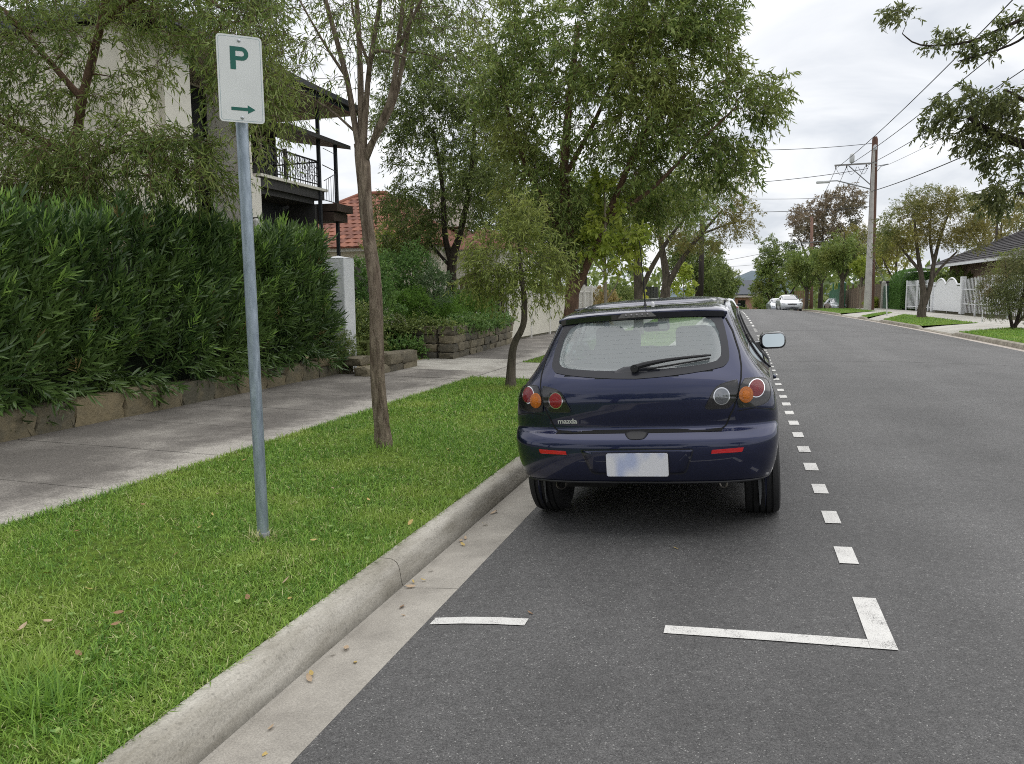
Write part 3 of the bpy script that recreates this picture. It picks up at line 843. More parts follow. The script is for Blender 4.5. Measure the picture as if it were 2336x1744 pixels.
class Shell:
    """car body: stacked plan outlines with rounded rear and front corners"""
    def __init__(s, rear, width, front, cornerB, zs, cap, axles, wheel_r, rear_low=.36, p=3.4, belt=.95):
        s.r = pchip(*rear); s.w = pchip(*width); s.f = pchip(*front); s.B = pchip(*cornerB)
        s.zs = zs; s.cap = cap; s.axles = axles; s.wr = wheel_r; s.rear_low = rear_low; s.p = p; s.belt = belt
    def wid(s, z, y):
        b = 1 + (.055 if z > s.belt else .055 * max(0, (z - s.belt + .15) / .15)) * max(0.0, math.sin(math.pi * min(1, max(0, (y - .5) / 2.6)))) ** .8
        return s.w(z) * b
    def side_x(s, y, z):
        w = s.w(z); r = s.r(z); B_ = s.B(z); f1 = s.f(z) - .55
        if y < r + B_:
            t = max(0.0, 1 - (y - r) / B_); return w * max(0.0, 1 - t ** s.p) ** (1 / s.p)
        if y > f1:
            t = min(1.0, (y - f1) / .55); return w * (1 - t ** 2.6) ** (1 / 2.6)
        return s.wid(z, y)
    def rear_y(s, x, z):
        a = min(abs(x) / s.w(z), 1.0)
        return s.r(z) + s.B(z) * (1 - (1 - a ** s.p) ** (1 / s.p))
    def front_y(s, x, z):
        a = min(abs(x) / s.w(z), 1.0)
        return s.f(z) - .55 * (1 - (1 - a ** 2.6) ** (1 / 2.6))
    def outline(s, z, off=0.0):
        """half outline x>=0 from rear centre to front centre"""
        w = s.w(z) - off; r = s.r(z) + off; f = s.f(z) - off; B = s.B(z)
        pts = []
        q = 2 / s.p
        for ph in np.concatenate([np.linspace(0, .5, 9)[:-1] ** 2 * 1.2, np.linspace(.3, math.pi / 2, 15)]):
            a = math.sin(ph) ** q; c = math.cos(ph) ** q if ph < math.pi / 2 - 1e-6 else 0.0
            pts.append((w * a, r + B * (1 - c)))
        y0 = r + B; y1 = f - .55
        for t in np.linspace(0, 1, 38)[1:-1]:
            y = y0 + t * (y1 - y0)
            pts.append((s.wid(z, y) - off, y))
        q = 2 / 2.6
        for ph in np.linspace(math.pi / 2, 0, 12):
            a = math.sin(ph) ** q; c = math.cos(ph) ** q if ph < math.pi / 2 - 1e-6 else 0.0
            pts.append((w * a, f - .55 * (1 - c)))
        return pts
    def mesh(s, mb, off=0.0, openings=(), arch=True):
        rows = []
        for z in s.zs:
            h = s.outline(z, off)
            full = [(x, y) for x, y in h] + [(-x, y) for x, y in h[-2:0:-1]]
            rows.append([[x, y, z] for x, y in full])
        n = len(rows[0])
        z1 = s.zs[-1] - 0.0
        top = rows[-1]
        cy = sum(p[1] for p in top) / n
        for (k, dz) in s.cap:
            rows.append([[p[0] * k, cy + (p[1] - cy) * k, z1 + dz] for p in top])
        nr = len(rows)
        inside = [[False] * n for _ in range(nr)]
        for i in range(nr):
            for j in range(n):
                p = rows[i][j]
                p[2] -= off
                if p[1] < .46 and p[2] < s.rear_low: p[2] = s.rear_low
                if p[1] > s.axles[1] + .46 and p[2] < .22: p[2] = .22
                if arch and abs(p[0]) > .55:
                    for ya in s.axles:
                        d = math.hypot(p[1] - ya, p[2] - s.wr)
                        if d < s.wr + .045: inside[i][j] = True
        if arch:
            for i in range(nr):
                for j in range(n):
                    if inside[i][j]:
                        nb = [(a, b_ % n) for a in (i - 1, i, i + 1) for b_ in (j - 1, j, j + 1) if 0 <= a < nr]
                        if any(not inside[a][b_] for a, b_ in nb):
                            p = rows[i][j]
                            ya = min(s.axles, key=lambda q: abs(q - p[1]))
                            d = math.hypot(p[1] - ya, p[2] - s.wr) or 1e-6
                            k = (s.wr + .045) / d
                            if d > .1:
                                p[1] = ya + (p[1] - ya) * k; p[2] = s.wr + (p[2] - s.wr) * k
        base = len(mb.v)
        mb.v += [tuple(p) for r_ in rows for p in r_]
        for i in range(nr - 1):
            for j in range(n):
                j2 = (j + 1) % n
                q = [(i, j), (i, j2), (i + 1, j2), (i + 1, j)]
                if all(inside[a][b_] for a, b_ in q): continue
                P = [rows[a][b_] for a, b_ in q]
                if max(p[2] for p in P) - min(p[2] for p in P) < 1e-5 and i < len(s.zs) - 1: continue
                c = [sum(p[k] for p in P) / 4 for k in range(3)]
                if any(op(c) for op in openings): continue
                mb.f.append(tuple(base + a * n + b_ for a, b_ in (q if off == 0 else q[::-1])))
        mb.f.append(tuple(base + (nr - 1) * n + j for j in range(n)))
        return mb

def in_poly(x, y, poly):
    c = False
    for i in range(len(poly)):
        x1, y1 = poly[i]; x2, y2 = poly[i - 1]
        if (y1 > y) != (y2 > y) and x < (x2 - x1) * (y - y1) / (y2 - y1) + x1: c = not c
    return c
def resample(poly, n, smooth=0):
    P = np.array(poly + [poly[0]], float)
    if smooth:                                   # Chaikin corner cutting
        Q = P[:-1]
        for _ in range(smooth):
            R = np.roll(Q, -1, 0)
            Q = np.stack([Q * .75 + R * .25, Q * .25 + R * .75], 1).reshape(-1, 2)
        P = np.vstack([Q, Q[:1]])
    d = np.concatenate([[0], np.cumsum(np.linalg.norm(np.diff(P, axis=0), axis=1))])
    t = np.linspace(0, d[-1], n + 1)[:-1]
    return [(float(np.interp(q, d, P[:, 0])), float(np.interp(q, d, P[:, 1]))) for q in t]
def surf_point(fy, x, z, off, sgn):
    e = .004
    y = fy(x, z)
    ddx = (fy(x + e, z) - fy(x - e, z)) / (2 * e); ddz = (fy(x, z + e) - fy(x, z - e)) / (2 * e)
    ddx = max(-4, min(4, ddx)); ddz = max(-4, min(4, ddz))
    nrm = Vector((ddx, -1, ddz)) if sgn < 0 else Vector((-ddx, 1, -ddz))
    nrm.normalize()
    return Vector((x, y, z)) + nrm * off, nrm
def orient(vs, fs, d):
    """flip the faces when most of them look away from d"""
    t = 0.0
    for f in fs:
        a, b_, c = (Vector(vs[i]) for i in f[:3])
        t += (b_ - a).cross(c - a).dot(Vector(d))
    return fs if t >= 0 else [f[::-1] for f in fs]
def patch(fy, outline, off, sgn=-1, rings=6, skirt=.006, inner=None, dome=0.0, ripple=0.0):
    """surface piece with the given (x,z) outline lying on y=fy(x,z), raised by off; inner: start ring scale (annulus hole)"""
    mb = MB(); n = len(outline)
    cx = sum(p[0] for p in outline) / n; cz = sum(p[1] for p in outline) / n
    def S(x, z, o):
        p, _ = surf_point(fy, x, z, o, sgn)
        return tuple(p)
    vs = [S(x, z, off - skirt) for x, z in outline]
    ks = [1 - i / rings for i in range(rings)] if inner is None else [1 - (1 - inner) * i / rings for i in range(rings + 1)]
    for k in ks:
        vs += [S(cx + (x - cx) * k, cz + (z - cz) * k, off + dome * (1 - k * k) + ripple * (round(k * rings) % 2) * (1 if k < .95 else 0)) for x, z in outline]
    fs = []
    for r_ in range(len(ks)):
        for j in range(n):
            j2 = (j + 1) % n
            fs.append((r_ * n + j, r_ * n + j2, (r_ + 1) * n + j2, (r_ + 1) * n + j))
    if inner is None:
        vs.append(S(cx, cz, off + dome)); c = len(vs) - 1
        fs += [(len(ks) * n + j, len(ks) * n + (j + 1) % n, c) for j in range(n)]
    return mb.add(vs, orient(vs, fs, (0, sgn, 0)))
def ring_patch(fy, outer, inner, off, sgn=-1):
    mb = MB(); n = len(outer)
    vs = [tuple(surf_point(fy, *p, off - .006, sgn)[0]) for p in outer] + [tuple(surf_point(fy, *p, off, sgn)[0]) for p in outer] + [tuple(surf_point(fy, *p, off, sgn)[0]) for p in inner]
    fs = []
    for r_ in range(2):
        for j in range(n):
            j2 = (j + 1) % n
            fs.append((r_ * n + j, r_ * n + j2, (r_ + 1) * n + j2, (r_ + 1) * n + j))
    return mb.add(vs, orient(vs, fs, (0, sgn, 0)))
def seam(fy, pts, w=.006, off=.0012, sgn=-1, n=40):
    P = np.array(pts, float)
    d = np.concatenate([[0], np.cumsum(np.linalg.norm(np.diff(P, axis=0), axis=1))])
    t = np.linspace(0, d[-1], n)
    X = np.interp(t, d, P[:, 0]); Z = np.interp(t, d, P[:, 1])
    mb = MB(); vs = []
    for i in range(n):
        a = max(i - 1, 0); b_ = min(i + 1, n - 1)
        tx, tz = X[b_] - X[a], Z[b_] - Z[a]; l = math.hypot(tx, tz) or 1
        nx_, nz_ = -tz / l * w / 2, tx / l * w / 2
        for s in (-1, 1): vs.append(tuple(surf_point(fy, X[i] + s * nx_, Z[i] + s * nz_, off, sgn)[0]))
    return mb.add(vs, [(2 * i, 2 * i + 1, 2 * i + 3, 2 * i + 2) for i in range(n - 1)])
def circle(cx, cz, r, n=28, rz_=None):
    return [(cx + r * math.cos(2 * math.pi * k / n), cz + (rz_ or r) * math.sin(2 * math.pi * k / n)) for k in range(n)]
def rrect(cx, cz, w, h, r, n=4):
    out = []
    for (sx, sz, a0) in ((1, 1, 0), (-1, 1, 90), (-1, -1, 180), (1, -1, 270)):
        for k in range(n + 1):
            a = rad(a0 + 90 * k / n)
            out.append((cx + sx * (w / 2 - r) + r * math.cos(a), cz + sz * (h / 2 - r) + r * math.sin(a)))
    return out
def rbox(mb, c, s, r, seg=4):
    """box with rounded edges: rounded rect outline extruded in y with chamfered rims"""
    o = rrect(0, 0, s[0], s[2], r)
    n = len(o); vs = []
    for (yy, k) in ((-.5, .86), (-.42, .97), (-.3, 1), (.3, 1), (.42, .97), (.5, .86)):
        vs += [(c[0] + x * k, c[1] + yy * s[1], c[2] + z * k) for x, z in o]
    fs = [(i * n + j, i * n + (j + 1) % n, (i + 1) * n + (j + 1) % n, (i + 1) * n + j) for i in range(5) for j in range(n)]
    fs += [tuple(range(n))[::-1], tuple(range(5 * n, 6 * n))]
    return mb.add(vs, fs)

C = {}
C['navy'] = mat_paint('navy_paint', (.014, .019, .058), rough=.32, metal=.8)
C['white'] = mat_paint('white_paint', (.62, .64, .66), rough=.4, metal=.0)
C['silver'] = mat_paint('pale_silver_paint', (.50, .53, .57), rough=.35, metal=.4)
C['black'] = mat_plain('black_plastic', (.012, .012, .014), .45)
C['gloss'] = mat_plain('gloss_black', (.010, .011, .016), .08, coat=.6)
C['frit'] = mat_plain('ceramic_band', (.020, .021, .028), .28, spec=.35)
C['rubber'] = mat_plain('tyre_rubber', (.016, .016, .017), .75, var=.4, vscale=30, bump=.2)
C['dark'] = mat_plain('underbody', (.008, .008, .008), .9)
C['trim'] = mat_plain('cabin_trim', (.10, .104, .108), .85)
C['seat'] = mat_plain('seat_fabric', (.12, .128, .14), .95, bump=.2, bscale=200)
C['glass'] = mat_glass('rear_glass', (.84, .92, .92), refl=1.0, sky_veil=.22, ior=1.55)
C['side_glass'] = mat_glass('side_glass', (.35, .42, .40), refl=1.0, ior=1.8)
C['chrome'] = mat_plain('chrome', (.75, .76, .78), .12, metal=1.0)
C['mirror'] = mat_plain('mirror_glass', (.50, .56, .58), .03, metal=1.0)
C['red'] = mat_plain('red_lens', (.30, .008, .012), .2, coat=.25, spec=.3, bump=.5, bscale=260)
C['deepred'] = mat_plain('dark_red_lens', (.22, .006, .012), .2, coat=.25, spec=.3, bump=.5, bscale=260)
C['amber'] = mat_plain('amber_lens', (.55, .15, .006), .2, coat=.25, spec=.3, bump=.5, bscale=260)
C['clear'] = mat_plain('clear_lens', (.22, .23, .245), .10, metal=.6, coat=.6)
C['smoke'] = mat_plain('lamp_housing', (.018, .017, .018), .12, coat=.4, spec=.4)
C['steel'] = mat_plain('exhaust_steel', (.22, .20, .18), .4, metal=.9)
C['rim'] = mat_plain('wheel_rim', (.35, .36, .38), .35, metal=.8)
def plate_mat():
    m, nt, p = _new('number_plate')
    N, L = nt.nodes, nt.links
    t = N.new('ShaderNodeTexCoord'); mp = N.new('ShaderNodeMapping'); mp.inputs['Scale'].default_value = (9, 1, 4)
    L.new(t.outputs['Object'], mp.inputs[0])
    n = N.new('ShaderNodeTexNoise'); n.inputs['Scale'].default_value = 1.3; n.inputs['Detail'].default_value = 0
    L.new(mp.outputs[0], n.inputs['Vector'])
    r = N.new('ShaderNodeValToRGB')
    r.color_ramp.elements[0].position = .38; r.color_ramp.elements[0].color = (.45, .50, .68, 1)
    r.color_ramp.elements[1].position = .60; r.color_ramp.elements[1].color = (.72, .72, .75, 1)
    L.new(n.outputs[0], r.inputs[0]); L.new(r.outputs[0], p.inputs['Base Color'])
    p.inputs['Roughness'].default_value = .35
    return m
C['plate'] = plate_mat()

def wheel(parent, x, y, r=.316, w=.205, side=1, rim=True):
    t = MB()
    prof = [(r * .62, -w * .42), (r * .70, -w * .49), (r * .9, -w * .50), (r * .965, -w * .45), (r * .99, -w * .36)]
    for g in (-.27, -.09, .09, .27):
        prof += [(r, (g - .065) * w), (r - .009, (g - .055) * w)] if False else [(r, (g - .03) * w), (r - .011, (g - .022) * w), (r - .011, (g + .022) * w), (r, (g + .03) * w)]
    prof += [(r * .99, w * .36), (r * .965, w * .45), (r * .9, w * .50), (r * .70, w * .49), (r * .62, w * .42)]
    t.lathe(prof, (x, y, r), axis='x', n=72)
    o = t.build('tyre', C['rubber'], parent)
    if rim:
        m = MB()
        xo = x + side * w * .38
        m.lathe([(r * .63, 0), (r * .60, side * .012), (r * .56, -side * .03), (r * .2, -side * .01), (r * .15, side * .01), (.02, side * .012)], (xo, y, r), axis='x', n=30)
        for k in range(5):
            a = 2 * math.pi * k / 5
            m.box((xo, y + math.cos(a) * r * .38, r + math.sin(a) * r * .38), (.025, r * .42, .05), rx=a)
        m.build('rim', C['rim'], o, smooth=True, sharp=30)
    return o

# ---- the dark hatchback
cang = math.atan((.102 - .015) / 1.48)
car = thing('parked_car', 'dark navy blue hatchback parked close to the kerb, seen from behind', 'car', (-.56, 4.65, .058), (0, -cang, 0))
hb = Shell(
    rear=([.15, .30, .36, .40, .46, .55, .615, .64, .665, .69, .705, .72, .80, .88, .94, 1.0, 1.06, 1.15, 1.25, 1.34, 1.39, 1.41, 1.425, 1.445, 1.462],
          [.22, .10, .055, .028, .010, .0, .004, .014, .036, .066, .088, .092, .080, .080, .092, .120, .168, .246, .336, .420, .472, .52, .64, .85, 1.10]),
    width=([.15, .30, .36, .45, .55, .65, .75, .85, .92, .96, 1.0, 1.06, 1.15, 1.25, 1.34, 1.39, 1.41, 1.43, 1.45, 1.462],
           [.75, .77, .785, .812, .832, .842, .843, .834, .815, .795, .765, .720, .668, .625, .592, .574, .566, .556, .54, .52]),
    front=([.15, .35, .55, .65, .72, .80, .88, .95, 1.0, 1.1, 1.2, 1.3, 1.38, 1.41, 1.445, 1.462], [4.28, 4.42, 4.45, 4.42, 4.34, 4.1, 3.75, 3.42, 3.28, 3.08, 2.86, 2.64, 2.46, 2.40, 2.3, 2.18]),
    cornerB=([.15, .6, .7, .95, 1.05, 1.2, 1.4, 1.462], [.36, .36, .33, .34, .30, .26, .24, .22]),
    zs=[.15, .19, .24, .30, .36, .38, .40, .43, .46, .50, .55, .585, .60, .615, .63, .64, .652, .665, .678, .69, .70, .71, .72, .745, .77, .80, .83, .86, .885, .91, .93, .95, .97, .985, 1.0, 1.02, 1.04, 1.06, 1.08, 1.10, 1.125, 1.15, 1.18, 1.21, 1.24, 1.27, 1.30, 1.33, 1.36, 1.385, 1.40, 1.412, 1.423, 1.435, 1.447, 1.457, 1.462],
    cap=[(.95, .012), (.85, .024), (.65, .036), (.4, .042), (.2, .044)], axles=(.80, 3.44), wheel_r=.316, rear_low=.37)
RY = hb.rear_y; FY = hb.front_y
def mirror_poly(half):
    """half outline (x>=0) listed bottom centre to top centre"""
    return half + [(-x, z) for x, z in half[::-1] if abs(x) > 1e-6]
glass_out = mirror_poly([(0, 1.013), (.15, 1.019), (.31, 1.032), (.45, 1.048), (.525, 1.062), (.556, 1.085), (.563, 1.12), (.556, 1.20), (.538, 1.29), (.518, 1.362), (.500, 1.386), (.3, 1.394), (0, 1.397)])
glass_in = mirror_poly([(0, 1.068), (.16, 1.064), (.30, 1.072), (.42, 1.083), (.49, 1.098), (.516, 1.13), (.514, 1.19), (.500, 1.27), (.468, 1.335), (.41, 1.366), (.3, 1.381), (0, 1.387)])
go_ = resample(glass_out, 120); gi_ = resample(glass_in, 120)
def side_pt(y, z): return hb.side_x(y, z)
sw1 = [(1.02, 1.02), (1.06, 1.20), (1.22, 1.335), (1.62, 1.375), (1.62, .985), (1.10, .975)]
sw2 = [(1.70, .985), (1.70, 1.378), (2.20, 1.368), (2.42, 1.27), (2.62, 1.09), (2.76, .985)]
ws = mirror_poly([(0, 1.01), (.45, 1.02), (.62, 1.05), (.60, 1.15), (.55, 1.28), (.51, 1.35), (.44, 1.385), (0, 1.395)])
opens = [lambda c: c[1] < 1.2 and c[2] < 1.40 and in_poly(c[0] * 1.04, c[2], glass_out),
         lambda c: abs(c[0]) > .45 and (in_poly(c[1], c[2], sw1) or in_poly(c[1], c[2], sw2)),
         lambda c: c[1] > 2.0 and in_poly(c[0], c[2], ws)]
m = hb.mesh(MB(), openings=opens)
body = m.build('body', C['navy'], car, smooth=True, sharp=50)
m = hb.mesh(MB(), off=.028, openings=opens, arch=False)
m.build('cabin_lining', C['trim'], car, smooth=True)
m = MB(); m.b(-.62, .62, .75, 4.2, .22, .385); m.b(-.60, .60, .20, .8, .39, .43)
m.build('underbody', C['dark'], car)
m = MB()
for ya in (.80, 3.44):
    for s in (-1, 1):
        m.b(min(s * .58, s * .62), max(s * .58, s * .62), ya - .36, ya + .36, .28, .72)
    m.b(-.6, .6, ya - .05, ya + .05, .25, .36)
m.build('wheel_well', C['dark'], car, kind='stuff')
for ya in (.80, 3.44):
    for s in (-1, 1): wheel(car, s * .735, ya, w=.225, side=s)
# rear glass: dark ceramic band and clear pane
rg = patch(RY, gi_, .002, rings=8, skirt=.0).build('rear_window', C['glass'], car, smooth=True)
ring_patch(RY, go_, gi_, .004).build('ceramic_band', C['frit'], rg, smooth=True, sharp=50)
bump_ = [(-.155, 1.052), (-.08, 1.085), (.0, 1.088), (.08, 1.085), (.155, 1.052)]
patch(RY, resample(bump_, 40), .0045, rings=3, skirt=0).build('wiper_mount_patch', C['frit'], rg, smooth=True)
hm = mat_plain('heater_wire', (.36, .38, .38), .6)
for k in range(9):
    z = 1.115 + k * .027
    seam(RY, [(-.47 + .08 * max(0, k - 6) / 3, z), (.47 - .08 * max(0, k - 6) / 3, z)], w=.0005, off=.003).build('heater_wire', hm, rg)
wp = MB()
piv = surf_point(RY, -.008, 1.066, .02, -1)[0]
a_ = [surf_point(RY, -.008 + t * .46, 1.064 + .052 * t ** .7, .03 + .012 * math.sin(math.pi * t), -1)[0] for t in np.linspace(0, 1, 12)]
wp.tube([tuple(p) for p in a_], [.017, .0165, .0155, .0145, .013, .0115, .0105, .0095, .009, .0085, .008, .005], 8)
wp.lathe([(.024, -.02), (.024, .012), (.018, .02), (.006, .022)], (piv.x, piv.y - .004, piv.z), axis='y', n=16)
wiper = wp.build('wiper', C['black'], car, smooth=True, sharp=40)
wb = MB(); b2 = [surf_point(RY, .07 + t * .375, 1.062 + .046 * t, .012, -1)[0] for t in np.linspace(0, 1, 8)]
wb.tube([tuple(p) for p in b2], .006, 6); wb.build('wiper_blade', C['black'], wiper)
# spoiler over the window with the high brake lamp
sp = MB()
xs_ = np.linspace(-1, 1, 41)
prof_sp = [(.00, .0), (.003, .014), (.03, .026), (.14, .040), (.34, .050), (.34, .010), (.12, -.012), (.04, -.030), (.008, -.026)]
vs = []; n = len(prof_sp)
for u in xs_:
    x = .556 * u
    yb = .405 + .10 * abs(u) ** 2.6; zb = 1.408 - .022 * abs(u) ** 3
    kk = 1 - .55 * max(0, abs(u) - .93) / .07
    vs += [(x, yb + a * (1 - .3 * abs(u) ** 4), zb + b_ * kk) for a, b_ in prof_sp]
fs = [(i * n + j, i * n + (j + 1) % n, (i + 1) * n + (j + 1) % n, (i + 1) * n + j) for i in range(40) for j in range(n)]
fs += [tuple(range(n)), tuple(range(40 * n, 41 * n))[::-1]]
sp.add(vs, fs)
spoiler = sp.build('spoiler', C['navy'], car, smooth=True, sharp=45)
m = MB()
lipz = lambda u: 1.408 - .022 * abs(u) ** 3
vs = []
for u in np.linspace(-.97, .97, 31):
    yb = .405 + .10 * abs(u) ** 2.6
    vs += [(.556 * u, yb - .0015, lipz(u) + .006), (.556 * u, yb + .0035, lipz(u) - .028), (.556 * u, yb + .05, lipz(u) - .036)]
m.add(vs, [(i * 3 + j, i * 3 + j + 1, (i + 1) * 3 + j + 1, (i + 1) * 3 + j) for i in range(30) for j in range(2)])
m.build('spoiler_underside', C['gloss'], spoiler)
m = MB(); m.prism([(-.135, -.012), (.115, -.012), (.085, .017), (.03, .021), (-.05, .021), (-.105, .017)], lambda x, z: (x, .397, 1.402 + z), lambda x, z: (x, .432, 1.402 + z))
bl = m.build('brake_lamp', mat_plain('pale_lens', (.20, .19, .20), .15, coat=.6, metal=.4), spoiler)
for k in range(5):
    m = MB(); m.lathe([(.008, -.003), (.0075, .002), (.003, .004)], (-.08 + k * .035, .395, 1.405), axis='y', n=12); m.build('lamp_cell', bpy.data.materials['pale_lens'], bl, smooth=True)
# antenna and small white peg
m = MB(); m.lathe([(.024, 0), (.02, .02), (.012, .045), (.007, .06)], (.0, .80, 1.418), n=16)
an = m.build('antenna', C['black'], car, smooth=True)
m = MB(); m.tube([(0, .80, 1.47), (0, .775, 1.60), (-.006, .70, 1.90)], [.0055, .004, .0028], 8); m.build('antenna_rod', C['black'], an)
m = MB(); m.lathe([(.012, 0), (.012, .05), (.009, .06), (.003, .064)], (.055, .78, 1.42), n=12); m.build('roof_peg', mat_plain('white_peg', (.8, .8, .8), .4), car, smooth=True)
m = MB()
for s in (-1, 1):
    m.tube([(s * .535, y_, 1.452 + .012 * math.sin((y_ - .8) / 1.6 * math.pi)) for y_ in np.linspace(.95, 2.2, 8)], .007, 6)
m.build('roof_moulding', C['black'], car, kind='stuff')
# seams of the hatch and bumper
sm = C['dark']
hs = [(0, .690), (.40, .690), (.50, .693), (.532, .715), (.56, .78), (.582, .822), (.628, .99), (.632, 1.06), (.622, 1.142), (.585, 1.27), (.545, 1.35)]
seam(RY, hs, .009, .0015, n=90).build('hatch_seam', sm, car)
seam(RY, [(-x, z) for x, z in hs], .009, .0015, n=90).build('hatch_seam', sm, car)
m = patch(RY, resample([(-.52, .684), (.52, .684), (.52, .704), (-.52, .704)], 60), .0012, rings=2, skirt=0); m.build('hatch_gap', sm, car)
m = patch(RY, resample([(-.085, .695), (.08, .695), (.052, .657), (.03, .650), (-.035, .650), (-.057, .657)], 40, 1), .0035, rings=4, skirt=0, dome=0)
m.build('handle_recess', C['black'], car, smooth=True)
for s in (-1, 1):
    seam(RY, [(s * .60, .80), (s * .70, .812), (s * .77, .803), (s * .81, .79)], .005, .0012).build('bumper_seam', sm, car)
# number plate in its shaped recess
rec = resample([(-.345, .592), (.340, .592), (.33, .56), (.292, .452), (.27, .440), (-.27, .440), (-.292, .452), (-.335, .56)], 80)
m = patch(RY, rec, .005, rings=5, skirt=.004, dome=0); m.build('plate_recess', C['navy'], car, smooth=True)
seam(RY, rec + rec[:1], .006, .0065, n=160).build('recess_shade_line', C['gloss'], car)  # dark line drawn for the shading along the recess rim
m = MB(); m.prism(rrect(.002, .502, .376, .142, .012), lambda x, z: (x, -.026, z), lambda x, z: (x, -.018, z))
plate = m.build('number_plate', C['plate'], car)
m = MB(); m.prism(rrect(.002, .502, .384, .150, .014), lambda x, z: (x, -.0175, z), lambda x, z: (x, .012, z)); m.build('plate_holder', C['black'], plate)
m = MB()
vs = []
for u in np.linspace(-.74, .74, 41):
    y_ = RY(u, .38); vs += [(u, y_ - .004, .384), (u, y_ - .010, .374), (u, y_ + .03, .366)]
m.add(vs, [(i * 3 + j, i * 3 + j + 1, (i + 1) * 3 + j + 1, (i + 1) * 3 + j) for i in range(40) for j in range(2)])
m.build('bumper_lip', C['black'], car, smooth=True)
# reflectors
for s in (-1, 1):
    rf = [(s * .442, .562), (s * .62, .566), (s * .628, .592), (s * .447, .584)]
    m = patch(RY, resample(rf if s < 0 else rf, 40), .006, rings=2, skirt=.01); o = m.build('reflector', mat_plain('reflector_red', (.50, .008, .012), .25, coat=.5) if s < 0 else bpy.data.materials['reflector_red'], car)
    seam(RY, [(s * .43, .557), (s * .64, .561)], .007, .003).build('reflector_lip', C['navy'], o)
# tail lamps: outer on the quarter panel, inner on the hatch
def mir(pts, s): return [(s * x, z) for x, z in pts]
lo = [(.630, .985), (.70, .986), (.752, .980), (.782, .962), (.794, .92), (.792, .872), (.775, .842), (.73, .824), (.66, .820), (.592, .822)]
li = [(.620, .984), (.55, .974), (.492, .957), (.462, .925), (.435, .872), (.408, .822), (.46, .818), (.578, .823)]
LENS = mat_glass('lamp_cover', (.95, .95, .95), refl=.8, ior=1.28)
def round_lamp(par, cx, cz, r, mat, s, ring=True, off=.0085, rz_=None):
    cx *= s
    if ring:
        m = patch(RY, circle(cx, cz, r * 1.13, rz_=rz_ and rz_ * 1.11), off, rings=2, skirt=.006); m.build('lamp_ring', C['chrome'], par, smooth=True, sharp=40)
    m = patch(RY, circle(cx, cz, r, rz_=rz_), off + .002, rings=12, skirt=.006, dome=.003, ripple=.0016)
    o = m.build('lamp_lens', mat, par, smooth=True, sharp=50)
    m = patch(RY, circle(cx, cz, r * .52, rz_=rz_ and rz_ * .52), off + .0065, rings=3, skirt=.002, dome=.002); m.build('lens_ring', mat, o, smooth=True, sharp=30)
for s in (-1, 1):
    m = patch(RY, resample(mir(lo, s), 90, 1), .006, rings=6, skirt=.012); L1 = m.build('tail_lamp', C['smoke'], car, smooth=True, sharp=50)
    m = patch(RY, resample(mir(li, s), 80, 1), .006, rings=6, skirt=.012); L2 = m.build('tail_lamp', C['smoke'], car, smooth=True, sharp=50)
    seam(RY, resample(mir(lo, s), 90, 1) + resample(mir(lo, s), 90, 1)[:1], .004, .0075, n=120).build('lamp_trim', C['black'], L1)
    seam(RY, resample(mir(li, s), 80, 1) + resample(mir(li, s), 80, 1)[:1], .004, .0075, n=120).build('lamp_trim', C['black'], L2)
    round_lamp(L1, .712, .926, .042, C['deepred'], s, rz_=.047)
    round_lamp(L1, .650, .893, .040, C['amber'], s, ring=False, off=.0115, rz_=.046)
    round_lamp(L2, .512, .894, .042, C['red'] if s < 0 else C['clear'], s, rz_=.046)
    for par, shp, nn in ((L1, lo, 90), (L2, li, 80)):
        patch(RY, resample(mir(shp, s), nn, 1), .017, rings=6, skirt=.011).build('lamp_cover', LENS, par, smooth=True, sharp=50)
# exhaust, tow eye
m = MB(); m.lathe([(.001, .05), (.029, .05), (.029, .003), (.031, .0), (.034, .003), (.034, .25)], (-.508, .085, .352), axis='y', n=24); ex = m.build('exhaust_pipe', C['steel'], car, smooth=True, sharp=50)
m = MB(); m.lathe([(.0285, .035), (.001, .036)], (-.508, .09, .352), axis='y', n=20); m.build('pipe_bore', C['dark'], ex)
m = MB(); m.b(-.62, -.18, .30, .62, .28, .40); m.build('muffler', C['dark'], car, bevel=.02)
m = MB(); m.tube([(.502 + .022 * math.cos(t), .18, .342 + .026 * math.sin(t)) for t in np.linspace(-3.5, .4, 14)], .006, 6); m.build('tow_eye', C['steel'], car)
# badge lettering
fc = bpy.data.curves.new('badge', 'FONT'); fc.body = 'mazda'; fc.size = .058; fc.extrude = .0025; fc.offset = .0012; fc.align_x = 'CENTER'; fc.space_character = .95
fc.materials.append(mat_plain('badge_chrome', (.62, .62, .60), .35, metal=.5))
bo = bpy.data.objects.new('badge_tmp', fc); col.objects.link(bo); bpy.context.view_layer.update()
bme = bpy.data.meshes.new_from_object(bo.evaluated_get(bpy.context.evaluated_depsgraph_get())); bpy.data.objects.remove(bo)
bo = bpy.data.objects.new('badge_lettering', bme); link(bo, car); bo['kind'] = 'stuff'
p_, nr_ = surf_point(RY, -.444, .748, .003, -1)
bo.location = p_; bo.rotation_euler = (rad(90), 0, -math.atan2(-nr_.x, -nr_.y) * 1.0)
bo.scale = (.92, .75, 1)
